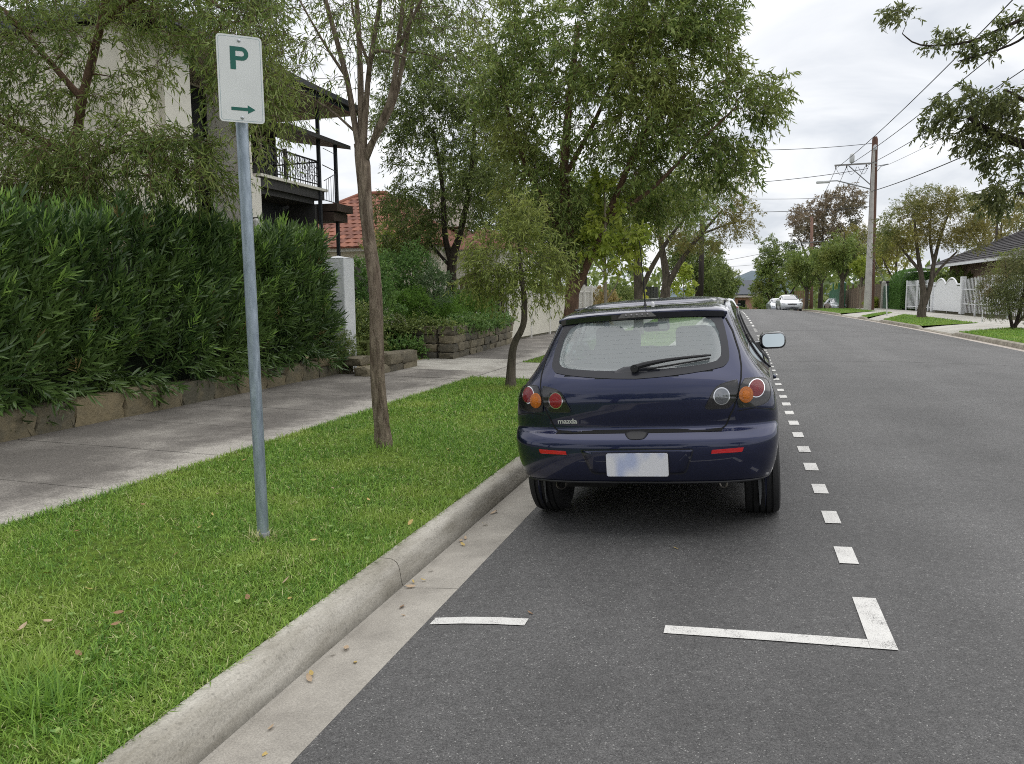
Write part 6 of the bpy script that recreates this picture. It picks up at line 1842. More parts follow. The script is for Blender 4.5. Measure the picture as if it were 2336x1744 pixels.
K_['rust'] = mat_leaf('rust_leaf', (.085, .080, .024), (.155, .135, .040), c=(.075, .11, .03), cs=.35, trans=.35, cw=.8)
K_['brownleaf'] = mat_leaf('bronze_leaf', (.095, .075, .050), (.15, .115, .075), c=(.070, .08, .045), cs=.2, trans=.25, cw=.8)
K_['shrub'] = mat_leaf('shrub_leaf', (.035, .075, .020), (.10, .17, .045), c=(.12, .17, .04), cs=1.0, trans=.3)
K_['feather'] = mat_leaf('feathery_leaf', (.055, .12, .02), (.12, .20, .035), c=(.14, .2, .04), cs=1.5, trans=.35)
K_['hedge'] = mat_leaf('oleander_leaf', (.014, .032, .010), (.056, .092, .024), c=(.08, .122, .03), cs=.7, rough=.34, trans=.22, spec=.6, cw=.45)
K_['hedge_tip'] = mat_leaf('oleander_shoot', (.07, .135, .028), (.155, .23, .05), rough=.38, trans=.35, spec=.45)
K_['clip'] = mat_leaf('clipped_leaf', (.030, .075, .015), (.075, .14, .03), trans=.25)

# oleander hedge: leafy shoots on the street face, the top and the end
hdg = thing('hedge', 'tall dense dark green oleander hedge above the sandstone wall', 'hedge', (-7.6, 8, .2))
rng = np.random.default_rng(11)
def htop(y): return 2.36 + .018 * (y - 6) + .09 * np.sin(y * 1.7) + .07 * np.sin(y * 4.1 + 1) + .05 * np.sin(y * 9.3)
def hfront(y, z): return -6.86 - .14 * np.abs(z - 1.25) ** 1.5 * .35 + .07 * np.sin(y * 2.2 + z * 1.5) + .05 * np.sin(y * 5.1 - z * 3.3)
def shoots(n, kind):
    if kind == 'front':
        y = rng.uniform(3.2, 12.0, n); z = rng.uniform(.30, 1.0, n) ** .95 * htop(y); x = hfront(y, z) - np.abs(rng.normal(0, .10, n)) - .06
        o = np.stack([x, y, z], 1); d = np.stack([rng.uniform(.25, .9, n), rng.normal(0, .38, n), rng.normal(.85, .35, n) + .5 * (z > 1.9)], 1)
    elif kind == 'skirt':
        y = rng.uniform(3.4, 12.0, n); z = rng.uniform(.52, .8, n); x = -6.98 + rng.normal(0, .05, n)
        o = np.stack([x, y, z], 1); d = np.stack([rng.uniform(.5, 1.1, n), rng.normal(0, .5, n), rng.uniform(-.75, .1, n)], 1)
    elif kind == 'top':
        y = rng.uniform(3.2, 11.9, n); x = rng.uniform(-8.9, -6.95, n); o = np.stack([x, y, htop(y) - np.abs(rng.normal(0, .12, n))], 1)
        d = np.stack([rng.normal(.15, .35, n), rng.normal(0, .28, n), rng.uniform(1.0, 1.7, n)], 1)
    elif kind == 'end':
        z = rng.uniform(.32, 2.45, n); x = rng.uniform(-8.6, -6.85, n); y = 11.95 + .12 * np.sin(z * 3) - np.abs(rng.normal(0, .12, n)) - .25 * (z > 2)
        o = np.stack([x, y, z], 1); d = np.stack([rng.normal(.3, .4, n), rng.uniform(.3, 1, n), rng.normal(.5, .35, n)], 1)
    else:
        y = rng.uniform(3.2, 12.3, n); z = rng.uniform(.15, .98, n) * htop(y); x = hfront(y, z) - rng.uniform(.22, .42, n)
        o = np.stack([x, y, z], 1); d = np.stack([rng.uniform(.2, 1, n), rng.normal(0, .6, n), rng.normal(.3, .5, n)], 1)
    return o, unit(d)
def shoot_leaves(o, d, per, Ls, Lw, shoot_len, ang=.75):
    n = len(o)
    t = np.linspace(.10, 1, per)[None, :] + rng.uniform(-.04, .04, (n, per))
    sl = rng.uniform(.7, 1.2, n)[:, None] * shoot_len
    P = o[:, None, :] + d[:, None, :] * (t * sl)[..., None]
    a = unit(np.cross(d, rng.normal(size=(n, 3)))); b_ = np.cross(d, a)
    az = (np.arange(per)[None, :] * 2.2 + rng.uniform(0, 6.28, (n, 1))) + rng.normal(0, .25, (n, per))
    rad_ = a[:, None, :] * np.cos(az)[..., None] + b_[:, None, :] * np.sin(az)[..., None]
    sp_ = ang * (1.25 - .75 * t)[..., None]
    D = unit(d[:, None, :] * np.cos(sp_) + rad_ * np.sin(sp_) + rng.normal(0, .12, (n, per, 3)) - np.array([0, 0, .12]) * (1 - t)[..., None])
    P = P.reshape(-1, 3); D = D.reshape(-1, 3)
    return leaf_arrays(P, D, rng.uniform(*Ls, len(P)), rng.uniform(*Lw, len(P)), rng, fold=.14, curl=.10, six=True)
allo, alld = [], []
for kind, n in (('skirt', 120), ('front', 1650), ('top', 750), ('end', 380), ('deep', 900)):
    o_, d_ = shoots(n, kind); allo.append(o_); alld.append(d_)
o_ = np.concatenate(allo); d_ = np.concatenate(alld)
V, F = shoot_leaves(o_, d_, 13, (.12, .20), (.020, .033), .29)
np_mesh('foliage', V, F, K_['hedge'], hdg)
o1, d1 = shoots(300, 'top'); o2, d2 = shoots(130, 'front'); o3, d3 = shoots(60, 'end')
m_ = (rng.uniform(0, 1, 300) < .75)
V, F = shoot_leaves(np.concatenate([o1[m_] + [0, 0, .06], o2 + [.05, 0, 0], o3]), np.concatenate([unit(d1[m_] + [0, 0, .6]), d2, d3]), 15, (.10, .17), (.014, .022), .34, ang=.6)
np_mesh('young_shoots', V, F, K_['hedge_tip'], hdg)
ob, db = shoots(46, 'front')
V, F = shoot_leaves(ob, db, 12, (.09, .16), (.012, .02), .26)
np_mesh('withered_leaves', V, F, mat_leaf('withered_leaf', (.07, .05, .02), (.12, .09, .035), trans=.2), hdg)
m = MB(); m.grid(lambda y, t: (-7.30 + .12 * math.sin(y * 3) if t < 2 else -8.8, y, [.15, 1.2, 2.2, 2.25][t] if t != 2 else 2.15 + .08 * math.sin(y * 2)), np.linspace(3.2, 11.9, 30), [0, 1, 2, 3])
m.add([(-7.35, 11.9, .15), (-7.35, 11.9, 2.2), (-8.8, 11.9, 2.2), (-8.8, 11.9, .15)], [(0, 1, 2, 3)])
m.build('shade_core', mat_plain('hedge_inside', (.012, .022, .008), .95, var=.5, vscale=14), hdg, world=True)  # dark fill sheets, coloured as the shade inside the hedge

# tree behind the hedge (left)
A = [((-8.7, 8.9, .2), (-8.85, 8.9, 1.5), (-8.95, 9.0, 2.9), (-9.2, 9.0, 3.6), (-9.0, 8.95, 4.0), (-8.85, 8.9, 4.35), (-8.45, 8.9, 5.3), (-8.1, 8.8, 6.0)), (.12, .105, .092, .075, .065, .06, .05, .04)]
tree('street_tree', 'leaning tree with weeping olive foliage rising behind the oleander hedge', (-8.7, 8.9, .2),
     [A, (((-9.2, 9.0, 3.6), (-9.8, 8.6, 4.0), (-10.4, 8.3, 4.3)), (.06, .045, .03)), (((-8.45, 8.9, 5.3), (-7.6, 8.7, 5.5), (-6.6, 8.5, 5.35), (-5.9, 8.4, 4.9)), (.05, .04, .028, .015)), (((-9.1, 9.0, 3.3), (-8.3, 8.7, 3.55), (-7.5, 8.4, 3.5), (-6.8, 8.2, 3.25)), (.05, .038, .028, .015)), (((-8.85, 8.9, 4.35), (-9.4, 8.8, 5.0), (-9.9, 8.7, 5.6)), (.05, .04, .025))],
     [((-9.75, 8.6, 5.1), (1.0, 1.0, .95), 80), ((-8.7, 8.7, 5.6), (1.1, 1.0, .5), 52), ((-7.0, 8.6, 5.4), (1.4, .9, .55), 95), ((-5.9, 8.5, 4.5), (.5, .6, .95), 78), ((-9.8, 8.5, 3.75), (.8, .9, .6), 58), ((-7.7, 8.3, 3.38), (1.35, .8, .42), 84), ((-6.7, 8.2, 3.2), (.6, .6, .36), 30), ((-8.2, 8.6, 4.55), (1.0, .8, .45), 22), ((-9.0, 8.4, 3.2), (.9, .6, .35), 30)],
     K_['gum'], K_['bark_red'], seed=21, sub=7, k=9, twig=.42, leafL=(.08, .145), leafW=(.014, .025), droop=.62, shell=.7, branch_r=.02)
# forked street tree on the verge
Bt = [((-3.26, 6.62, .08), (-3.28, 6.62, .35), (-3.31, 6.62, .83), (-3.31, 6.62, 1.66), (-3.37, 6.62, 2.23), (-3.40, 6.62, 2.80), (-3.43, 6.63, 3.0)), (.105, .076, .068, .062, .060, .070, .056)]
tree('street_tree', 'slender pale-barked street tree forking above head height on the verge', (-3.26, 6.62, .14),
     [Bt, (((-3.40, 6.62, 2.78), (-3.48, 6.63, 3.2), (-3.54, 6.62, 3.6), (-3.72, 6.6, 4.3), (-3.95, 6.6, 5.2)), (.036, .030, .027, .022, .012)), (((-3.40, 6.62, 2.85), (-3.37, 6.65, 3.3), (-3.32, 6.66, 3.7), (-3.2, 6.7, 4.4), (-3.15, 6.7, 5.3)), (.034, .029, .025, .019, .011)),
      (((-3.39, 6.62, 2.82), (-3.22, 6.58, 3.1), (-3.05, 6.56, 3.45), (-2.92, 6.55, 4.2), (-2.7, 6.5, 5.2)), (.036, .030, .026, .021, .012)), (((-3.30, 6.6, 3.6), (-3.2, 6.5, 3.75), (-3.02, 6.4, 3.72), (-2.8, 6.3, 3.62)), (.022, .017, .013, .008)), (((-3.46, 6.63, 3.1), (-3.75, 6.6, 3.35), (-4.1, 6.5, 3.55)), (.013, .009, .005)), (((-3.42, 6.63, 2.95), (-3.44, 6.7, 3.5), (-3.50, 6.8, 4.2), (-3.6, 6.9, 5.1)), (.035, .03, .024, .012)), (((-3.38, 6.62, 2.9), (-3.15, 6.75, 3.35), (-3.02, 6.85, 4.0), (-2.85, 6.9, 5.0)), (.03, .026, .02, .01)), (((-3.54, 6.62, 3.6), (-3.75, 6.55, 3.95), (-4.05, 6.5, 4.5)), (.016, .012, .006)), (((-2.98, 6.55, 3.8), (-2.7, 6.5, 4.2), (-2.4, 6.4, 4.6)), (.016, .012, .006)), (((-3.33, 6.66, 3.7), (-3.45, 6.6, 4.2), (-3.4, 6.55, 4.8)), (.016, .012, .006))],
     [((-3.6, 6.7, 5.4), (1.35, 1.3, .9), 75), ((-4.0, 6.6, 4.25), (.7, .7, .5), 26), ((-2.85, 6.8, 4.2), (.6, .8, .55), 34), ((-3.4, 6.7, 4.2), (.6, .7, .5), 14), ((-4.4, 6.6, 3.15), (.35, .4, .28), 7), ((-3.9, 6.6, 3.5), (.45, .5, .35), 6), ((-3.2, 6.6, 4.3), (.5, .5, .4), 8)],
     K_['gum'], K_['bark_pale'], seed=5, sub=6, k=8, twig=.40, leafL=(.055, .10), leafW=(.009, .015), droop=.75, branch_r=.010, twig_r=.003)
# small bent tree on the verge
tree('street_tree', 'small bent street tree with a drooping rounded crown left of the car', (-3.42, 11.4, .15),
     [(((-3.42, 11.4, .1), (-3.41, 11.4, .45), (-3.36, 11.38, .82), (-3.20, 11.35, 1.12), (-3.17, 11.33, 1.45), (-3.2, 11.3, 1.9), (-3.25, 11.3, 2.4)), (.095, .068, .055, .05, .045, .035, .018))],
     [((-3.28, 11.25, 2.05), (.68, .62, .55), 58), ((-3.15, 11.25, 2.72), (.36, .35, .28), 18), ((-3.6, 11.2, 1.95), (.42, .4, .28), 18), ((-2.80, 11.2, 1.95), (.30, .35, .32), 16), ((-3.75, 11.2, 2.3), (.25, .3, .25), 8)],
     K_['fresh'], K_['bark_grey'], seed=8, sub=8, k=9, twig=.32, leafL=(.07, .12), leafW=(.013, .022), droop=.7, branch_r=.010, twig_r=.0025)
# big street tree beyond the driveway crossing
tree('street_tree', 'big spreading green street tree behind the parked hatchback', (-3.5, 16.0, .15),
     [(((-3.5, 16.0, .05), (-3.5, 16, .6), (-3.45, 16, 1.3), (-3.42, 16, 1.9), (-3.5, 16, 2.8), (-3.6, 16.0, 4.0), (-3.5, 16, 5.4), (-3.3, 16, 7.0)), (.22, .17, .15, .14, .12, .10, .075, .04)), (((-3.42, 16, 1.55), (-3.1, 15.95, 2.2), (-2.7, 15.9, 3.1), (-2.2, 15.8, 4.2), (-1.5, 15.7, 5.6)), (.10, .085, .07, .055, .03)),
      (((-3.5, 16, 2.6), (-4.0, 15.9, 3.5), (-4.5, 15.8, 4.6), (-4.9, 15.7, 6.0)), (.07, .06, .045, .025)), (((-2.7, 15.9, 3.1), (-1.8, 15.6, 3.6), (-1.0, 15.4, 4.3), (-.2, 15.3, 5.0)), (.05, .04, .03, .015)), (((-3.6, 16, 4.0), (-3.0, 16.3, 5.2), (-2.4, 16.5, 6.6)), (.06, .045, .025))],
     [((-3.0, 15.9, 5.9), (2.2, 1.8, 2.4), 235), ((-1.5, 15.7, 5.4), (1.5, 1.5, 2.0), 165), ((-4.5, 15.8, 6.1), (1.1, 1.2, 1.6), 78), ((-1.3, 15.6, 7.2), (1.7, 1.4, 1.1), 112), ((-2.2, 17.4, 3.7), (1.4, 1.0, .55), 70), ((-3.9, 15.7, 3.6), (.9, .9, .7), 44), ((.15, 15.6, 5.2), (.6, .7, .35), 22), ((-.35, 15.6, 4.1), (.6, .7, .5), 26), ((-3.6, 15.7, 2.7), (.5, .5, .4), 18), ((-4.3, 15.7, 4.6), (.5, .7, .5), 18)],
     K_['gum2'], K_['bark_red'], seed=13, sub=8, k=10, twig=.46, leafL=(.10, .17), leafW=(.024, .040), droop=.6, shell=.75, branch_r=.018)
# multi-stemmed tree in the neighbour's garden
tree('garden_tree', 'dark multi-stemmed tree in the garden behind the stone wall', (-7.5, 19.5, .2),
     [(((-7.5, 19.5, .1), (-7.48, 19.5, 1.5), (-7.45, 19.5, 2.5), (-7.2, 19.5, 3.3), (-6.9, 19.5, 4.6), (-6.7, 19.4, 6.4)), (.17, .15, .12, .085, .07, .035)), (((-7.46, 19.5, 2.4), (-7.65, 19.5, 3.2), (-7.7, 19.5, 4.5), (-7.9, 19.4, 6.0)), (.09, .075, .06, .03)), (((-7.46, 19.5, 2.3), (-8.0, 19.5, 2.9), (-8.6, 19.4, 3.7)), (.05, .04, .02))],
     [((-7.9, 19.2, 7.7), (1.7, 1.4, 1.6), 120), ((-6.6, 19.2, 6.0), (1.2, 1.3, 1.3), 66), ((-7.4, 19.4, 5.0), (1.9, 1.6, 1.6), 100), ((-8.4, 19.3, 3.9), (1.1, 1.1, .8), 50), ((-6.4, 19.3, 4.0), (.9, 1.0, .9), 40), ((-7.2, 19.3, 6.8), (1.7, 1.4, 1.0), 64), ((-8.6, 19.3, 6.2), (.9, 1.0, .9), 42), ((-8.6, 19.2, 3.0), (.7, .7, .45), 30)],
     K_['darkleaf'], K_['bark_dark'], seed=17, sub=9, k=10, twig=.48, leafL=(.08, .14), leafW=(.02, .036), droop=.5, shell=.75)
# bright sapling
tree('sapling', 'young sapling with large bright yellow-green leaves beyond the car roof', (-2.63, 15.7, .15),
     [(((-2.63, 15.7, .1), (-2.66, 15.7, 1.3), (-2.69, 15.7, 2.3), (-2.68, 15.7, 3.2), (-2.72, 15.7, 3.95)), (.045, .037, .030, .02, .007)), (((-2.66, 15.7, 1.45), (-2.42, 15.6, 1.8), (-2.3, 15.6, 2.2)), (.013, .010, .005)), (((-2.68, 15.7, 2.0), (-2.95, 15.6, 2.35), (-3.1, 15.6, 2.65)), (.012, .009, .005)), (((-2.68, 15.7, 1.9), (-2.42, 15.6, 2.4), (-2.25, 15.6, 2.9)), (.012, .009, .005))],
     [((-2.60, 15.6, 3.05), (.44, .4, .42), 17), ((-2.33, 15.6, 2.4), (.36, .35, .42), 16), ((-2.98, 15.6, 2.65), (.32, .32, .26), 12), ((-2.72, 15.6, 3.8), (.2, .2, .25), 8), ((-2.1, 15.6, 2.7), (.24, .25, .24), 9)],
     K_['bright'], K_['bark_sap'], seed=31, sub=4, k=7, twig=.21, leafL=(.10, .17), leafW=(.045, .07), droop=.35, six=True, branch_r=.009)
# two leaning trunks further along
tree('street_tree', 'grey leaning street tree behind the car aerial', (-3.5, 27.6, .15),
     [(((-3.5, 27.6, .1), (-3.5, 27.6, 1.2), (-3.55, 27.6, 2.6), (-3.5, 27.6, 4.2), (-3.4, 27.6, 6)), (.20, .16, .14, .11, .05)), (((-3.48, 27.6, 1.5), (-3.1, 27.5, 2.4), (-2.5, 27.4, 3.4), (-1.8, 27.2, 4.3)), (.10, .085, .065, .03))],
     [((-3.6, 27.4, 5.2), (1.9, 1.7, 1.7), 105), ((-2.2, 27.2, 4.8), (1.4, 1.3, 1.1), 85), ((-4.4, 27.3, 3.7), (1.0, 1.1, .8), 45)],
     K_['gum2'], K_['bark_grey'], seed=41, sub=7, k=9, twig=.5, leafL=(.08, .14), leafW=(.02, .035), droop=.5, twigs=False)
tree('street_tree', 'forked grey street tree with rust-tinged crown right of the leaning one', (-3.45, 36.2, .15),
     [(((-3.45, 36.2, .1), (-3.4, 36.2, 1.2), (-3.35, 36.2, 2.4), (-3.6, 36.2, 4.0), (-3.7, 36.2, 6)), (.28, .24, .18, .13, .05)), (((-3.35, 36.2, 1.8), (-2.7, 36, 3.0), (-1.8, 35.8, 4.2), (-.9, 35.6, 5.2)), (.15, .12, .08, .03)), (((-1.8, 35.8, 4.2), (-.9, 35.6, 4.5), (-.1, 35.5, 4.7)), (.05, .04, .02))],
     [((-1.2, 35.6, 5.9), (1.6, 1.4, 1.3), 95), ((-2.8, 36, 5.2), (1.6, 1.4, 1.4), 95), ((-.2, 35.5, 4.7), (.9, .9, .8), 40), ((-1.8, 35.6, 4.0), (1.0, 1.0, .6), 38)],
     K_['rust'], K_['bark_grey'], seed=43, sub=7, k=9, twig=.5, leafL=(.09, .15), leafW=(.026, .042), droop=.45, twigs=False)
tree('sapling', 'small bright yellow-green sapling far along the near verge', (-3.6, 51, .1),
     [(((-3.6, 51, .1), (-3.6, 51, 1.2), (-3.62, 51, 2.6)), (.04, .035, .01))],
     [((-3.6, 50.9, 2.1), (.75, .7, .85), 40), ((-3.6, 50.9, 3.0), (.4, .4, .4), 12)], K_['bright'], K_['bark_sap'], seed=47, sub=5, k=7, twig=.3, leafL=(.14, .22), leafW=(.07, .11), droop=.3, twigs=False)

# right-hand trees
tree('street_tree', 'broad-crowned street tree with browning leaves in front of the wavy gate', (9.12, 45.0, .15),
     [(((9.1, 45, .0), (9.1, 45, .6), (9.15, 45, 1.4), (8.95, 45, 2.6), (8.7, 45, 4.0), (8.5, 45, 5.6)), (.28, .20, .16, .12, .08, .04)), (((9.2, 45, .9), (9.45, 45, 1.9), (9.55, 45, 3.0), (9.8, 45, 4.4), (10.2, 45, 5.8)), (.15, .12, .10, .07, .03)), (((9.5, 45, 2.2), (9.9, 45, 2.8), (10.6, 45, 3.6)), (.08, .07, .04)), (((8.95, 45, 2.6), (8.3, 44.9, 3.4), (7.6, 44.8, 4.3)), (.09, .07, .03)), (((9.55, 45, 3.0), (9.3, 45, 4.4), (9.3, 45, 6)), (.08, .06, .03))],
     [((8.3, 44.9, 4.9), (1.5, 1.5, 1.3), 135), ((10.1, 44.9, 5.2), (1.7, 1.5, 1.4), 185), ((9.3, 44.9, 6.1), (1.6, 1.3, .8), 110), ((7.4, 44.8, 4.1), (.8, .9, .8), 52), ((11.2, 44.9, 4.6), (.9, 1.0, .9), 62)],
     K_['rust'], K_['bark_grey'], seed=51, sub=7, k=9, twig=.45, leafL=(.08, .14), leafW=(.024, .04), droop=.35, twigs=False, branch_r=.022)
tree('shrub', 'dense bushy shrub at the right edge on the far verge', (9.6, 32.3, .15),
     [(((9.6, 32.3, .1), (9.45, 32.3, .7), (9.3, 32.3, 1.6), (9.2, 32.3, 2.6)), (.07, .05, .04, .015)), (((9.6, 32.3, .1), (9.75, 32.3, .8), (9.9, 32.3, 1.8), (10.1, 32.3, 3.0)), (.07, .055, .04, .015)), (((9.6, 32.3, .2), (9.9, 32.2, .7), (10.4, 32.2, 1.3)), (.05, .04, .02))],
     [((9.6, 32.2, 1.9), (1.15, 1.0, 1.1), 230), ((10.2, 32.2, 2.4), (1.0, .9, .9), 130), ((9.0, 32.2, 1.2), (.65, .7, .6), 70), ((10.3, 32.2, 1.2), (.8, .8, .6), 40)],
     mat_leaf('rusty_shrub_leaf', (.045, .055, .020), (.105, .12, .042), c=(.13, .085, .045), cs=.9, trans=.3, cw=.6), K_['bark_dark'], cat='shrub', seed=53, sub=7, k=9, twig=.3, leafL=(.05, .09), leafW=(.016, .028), droop=.4, twigs=False)
tree('overhanging_tree', 'dark-leaved tree reaching into view from the right above the road', (9.3, 15.5, .15),
     [(((9.3, 15.5, 0), (9.3, 15.5, 2.0), (8.8, 15.5, 3.0), (7.8, 15.5, 3.3), (6.4, 15.5, 3.6), (5.0, 15.5, 3.95), (4.2, 15.5, 4.25), (3.7, 15.5, 4.6)), (.30, .26, .20, .16, .12, .095, .06, .03)), (((9.3, 15.5, 2.0), (9.1, 15.5, 4.5), (8.3, 15.5, 6.0), (6.8, 15.5, 6.6), (5.2, 15.5, 6.45), (4.2, 15.5, 6.05), (3.6, 15.5, 5.85), (2.9, 15.5, 5.88), (2.6, 15.5, 6.1)), (.2, .16, .11, .08, .05, .03, .022, .014, .008)), (((6.4, 15.5, 3.6), (5.4, 15.4, 3.3), (4.5, 15.4, 3.25)), (.06, .04, .02)),
      (((4.9, 15.5, 6.35), (4.4, 15.5, 5.8), (3.5, 15.5, 5.55)), (.03, .02, .01)), (((5.0, 15.5, 3.95), (4.6, 15.4, 4.7), (4.2, 15.4, 5.0)), (.05, .035, .02))],
     [((4.45, 15.4, 4.65), (.75, .8, .42), 62), ((3.55, 15.4, 4.75), (.45, .6, .30), 24), ((5.3, 15.4, 5.0), (.8, .9, .5), 40), ((3.15, 15.4, 4.55), (.25, .4, .14), 7), ((3.95, 15.4, 4.25), (.5, .6, .2), 18), ((4.2, 15.4, 3.2), (.30, .4, .26), 16), ((4.75, 15.4, 3.5), (.45, .5, .35), 22), ((4.3, 15.4, 3.85), (.4, .5, .25), 14),
      ((3.3, 15.5, 5.9), (.32, .3, .14), 9), ((3.9, 15.5, 5.75), (.38, .3, .16), 12), ((2.45, 15.5, 6.4), (.26, .25, .14), 7), ((4.4, 15.5, 6.15), (.3, .3, .22), 9), ((5.5, 15.4, 6.3), (.8, .8, .5), 20), ((6.8, 15.4, 5.0), (1.6, 1.4, 1.6), 60), ((8.5, 15.5, 6.0), (2.0, 2, 1.6), 60)],
     mat_leaf('overhang_leaf', (.036, .048, .016), (.11, .125, .042), c=(.11, .11, .04), cs=.9, trans=.35), K_['bark_dark'], seed=61, sub=6, k=8, twig=.22, leafL=(.07, .12), leafW=(.022, .036), droop=.7, branch_r=.012, six=True)

def far_tree(label, base, h, cw, cz, mat, bark, seed, n=90, name='tree', group='trees further down the street', rz_=None, leaf=(.14, .26), lean=0, trunk_r=.2, twig=.7, droop=.35):
    x, y, z = base
    lim = [(((x, y, z), (x + lean * .2, y, z + h * .25), (x + lean * .6, y, z + h * .5), (x + lean, y, z + h * .8)), (trunk_r, trunk_r * .75, trunk_r * .5, trunk_r * .15)),
           (((x + lean * .2, y, z + h * .28), (x + cw * .3, y, z + h * .5), (x + cw * .55, y, z + h * .7)), (trunk_r * .5, trunk_r * .35, trunk_r * .12)),
           (((x + lean * .2, y, z + h * .3), (x - cw * .3, y, z + h * .48), (x - cw * .55, y, z + h * .66)), (trunk_r * .5, trunk_r * .35, trunk_r * .12))]
    rz2 = rz_ or h * .32
    rr = random.Random(seed)
    n = int(n * 1.55)
    el = [((x + lean, y, z + cz), (cw * .8, cw * .7, rz2 * .8), n // 2)]
    for q in range(5):
        a = rr.uniform(0, 6.28)
        el.append(((x + lean + cw * .6 * math.cos(a), y + cw * .4 * math.sin(a), z + cz + rr.uniform(-.55, .6) * rz2), (cw * .45, cw * .45, rz2 * .42), n // 8))
    return tree(name, label, base, lim, el, mat, bark, seed=seed, sub=7, k=8, twig=twig, leafL=leaf, leafW=(leaf[0] * .32, leaf[1] * .36), droop=droop, twigs=False, branch_r=.03, group=group, shell=.8)
far_tree('tall bronze-brown gum tree behind the slim far power pole', (9.5, 104, -2), 16, 5.2, 12.0, K_['brownleaf'], K_['bark_dark'], 71, n=170, rz_=4.2, leaf=(.22, .40), trunk_r=.35, twig=.9)
far_tree('spreading gum tree whose bare limbs lean left of the bronze one', (5.6, 100, -2), 10, 3.4, 7.4, K_['darkleaf'], K_['bark_dark'], 72, n=90, leaf=(.2, .36), lean=-1.2)
far_tree('mid green roadside tree left of the big power pole', (8.0, 69.5, .1), 8, 2.3, 4.7, K_['gum2'], K_['bark_grey'], 73, n=120, leaf=(.14, .25), rz_=2.0, trunk_r=.22)
far_tree('olive tree filling the gap behind the big power pole', (10.6, 78, 0), 8.5, 2.6, 5.6, K_['rust'], K_['bark_grey'], 74, n=90, leaf=(.16, .28))
far_tree('dark tree over the white sedan', (6.2, 82, -.6), 7.5, 2.4, 4.6, K_['gum2'], K_['bark_grey'], 75, n=110, leaf=(.16, .28), rz_=2.2)
far_tree('dark leafy tree behind the silver hidden car', (3.4, 98, -2), 8, 2.2, 5.0, K_['gum2'], K_['bark_dark'], 76, n=90, leaf=(.18, .32), rz_=2.4)
far_tree('yellow-green bushy sapling at the paling fence', (9.15, 67.5, .1), 4.2, .75, 3.5, K_['bright'], K_['bark_sap'], 77, n=34, leaf=(.12, .2), rz_=.8, trunk_r=.06, twig=.35)
far_tree('pale half-bare tree behind the dark tiled house', (19.5, 70, 0), 10, 3.6, 7.0, K_['rust'], K_['bark_grey'], 78, n=60, leaf=(.16, .26))
far_tree('thin autumn tree right of the browning street tree', (17.0, 62, 0), 9, 3.0, 6.5, K_['rust'], K_['bark_grey'], 79, n=50, leaf=(.14, .24))
far_tree('yellowish tree between the round hedge and the browning street tree', (12.8, 74, 0), 7.5, 2.4, 4.9, mat_leaf('yellowing_leaf', (.14, .16, .03), (.26, .25, .06), trans=.4), K_['bark_grey'], 80, n=70, leaf=(.15, .26))
far_tree('dark green tree closing the left side of the far street', (-3.4, 63, 0), 7, 2.3, 4.2, K_['darkleaf'], K_['bark_dark'], 81, n=120, leaf=(.15, .27), rz_=2.4)
far_tree('dark bushy tree beyond the white car on the near side', (-2.9, 78, -.4), 6, 2.2, 3.7, K_['darkleaf'], K_['bark_dark'], 82, n=100, leaf=(.16, .3), rz_=2.2)
far_tree('olive tree farther along the near side with yellow tips', (-2.2, 92, -1.5), 6.5, 1.9, 4.2, K_['gum2'], K_['bark_dark'], 83, n=80, leaf=(.18, .32), rz_=2.2)
far_tree('large dark tree behind the near side houses', (-9.5, 48, .2), 10, 3.6, 6.0, K_['darkleaf'], K_['bark_dark'], 84, n=150, leaf=(.16, .3), rz_=3.2)
far_tree('olive tree behind the open picket fence', (-8.6, 37, .2), 7.5, 2.5, 4.6, K_['gum2'], K_['bark_dark'], 85, n=110, leaf=(.13, .24), rz_=2.3)
far_tree('dark tree between the big street tree and the red-roofed house', (-9.5, 31, .2), 8.5, 2.6, 5.6, K_['darkleaf'], K_['bark_dark'], 86, n=110, leaf=(.12, .22), rz_=2.6)
far_tree('hazy tree in the dip at the end of the street', (4.6, 128, -6), 9, 3.4, 6.2, K_['gum2'], K_['bark_dark'], 87, n=80, leaf=(.25, .4), rz_=2.6)
far_tree('dark tree in the dip left of the distant pink house', (-3.8, 118, -4), 8, 3.0, 5.0, K_['darkleaf'], K_['bark_dark'], 88, n=90, leaf=(.25, .4), rz_=2.8)

def bush(name, label, c, r, n, mat, seed, leafL=(.04, .08), leafW=(.016, .03), sub=6, k=9, twig=.2, droop=.1, up=.4, stem=True, cat='shrub', group=None, six=False):
    x, y, z = c
    lim = [(((x, y, z - r[2]), (x + .1 * r[0], y, z - .3 * r[2]), (x + .05, y, z + .4 * r[2])), (.03, .02, .008)), (((x, y, z - r[2]), (x - .3 * r[0], y, z - .2 * r[2])), (.02, .008)), (((x, y, z - r[2]), (x + .35 * r[0], y, z - .1 * r[2])), (.02, .008))]
    return tree(name, label, (x, y, z - r[2]), lim, [((x, y, z), r, n), ((x + .4 * r[0], y - .2 * r[1], z + .25 * r[2]), tuple(q * .6 for q in r), n // 4), ((x - .4 * r[0], y - .3 * r[1], z - .1 * r[2]), tuple(q * .6 for q in r), n // 4)], mat, K_['bark_dark'], cat=cat, seed=seed, sub=sub, k=k, twig=twig, leafL=leafL, leafW=leafW, droop=droop, up_bias=up, twigs=False, branch_r=.008, shell=.85, group=group, six=six)
bush('shrub', 'glossy green shrub rising behind the white pillar', (-7.9, 15.3, 1.35), (.75, .6, 1.1), 110, K_['shrub'], 101, leafL=(.05, .085), leafW=(.026, .04))
bush('shrub', 'tall leafy shrub between the forked tree and the dark garden tree', (-7.9, 17.6, 1.9), (.9, .8, .95), 120, K_['shrub'], 102, leafL=(.05, .09), leafW=(.024, .04))
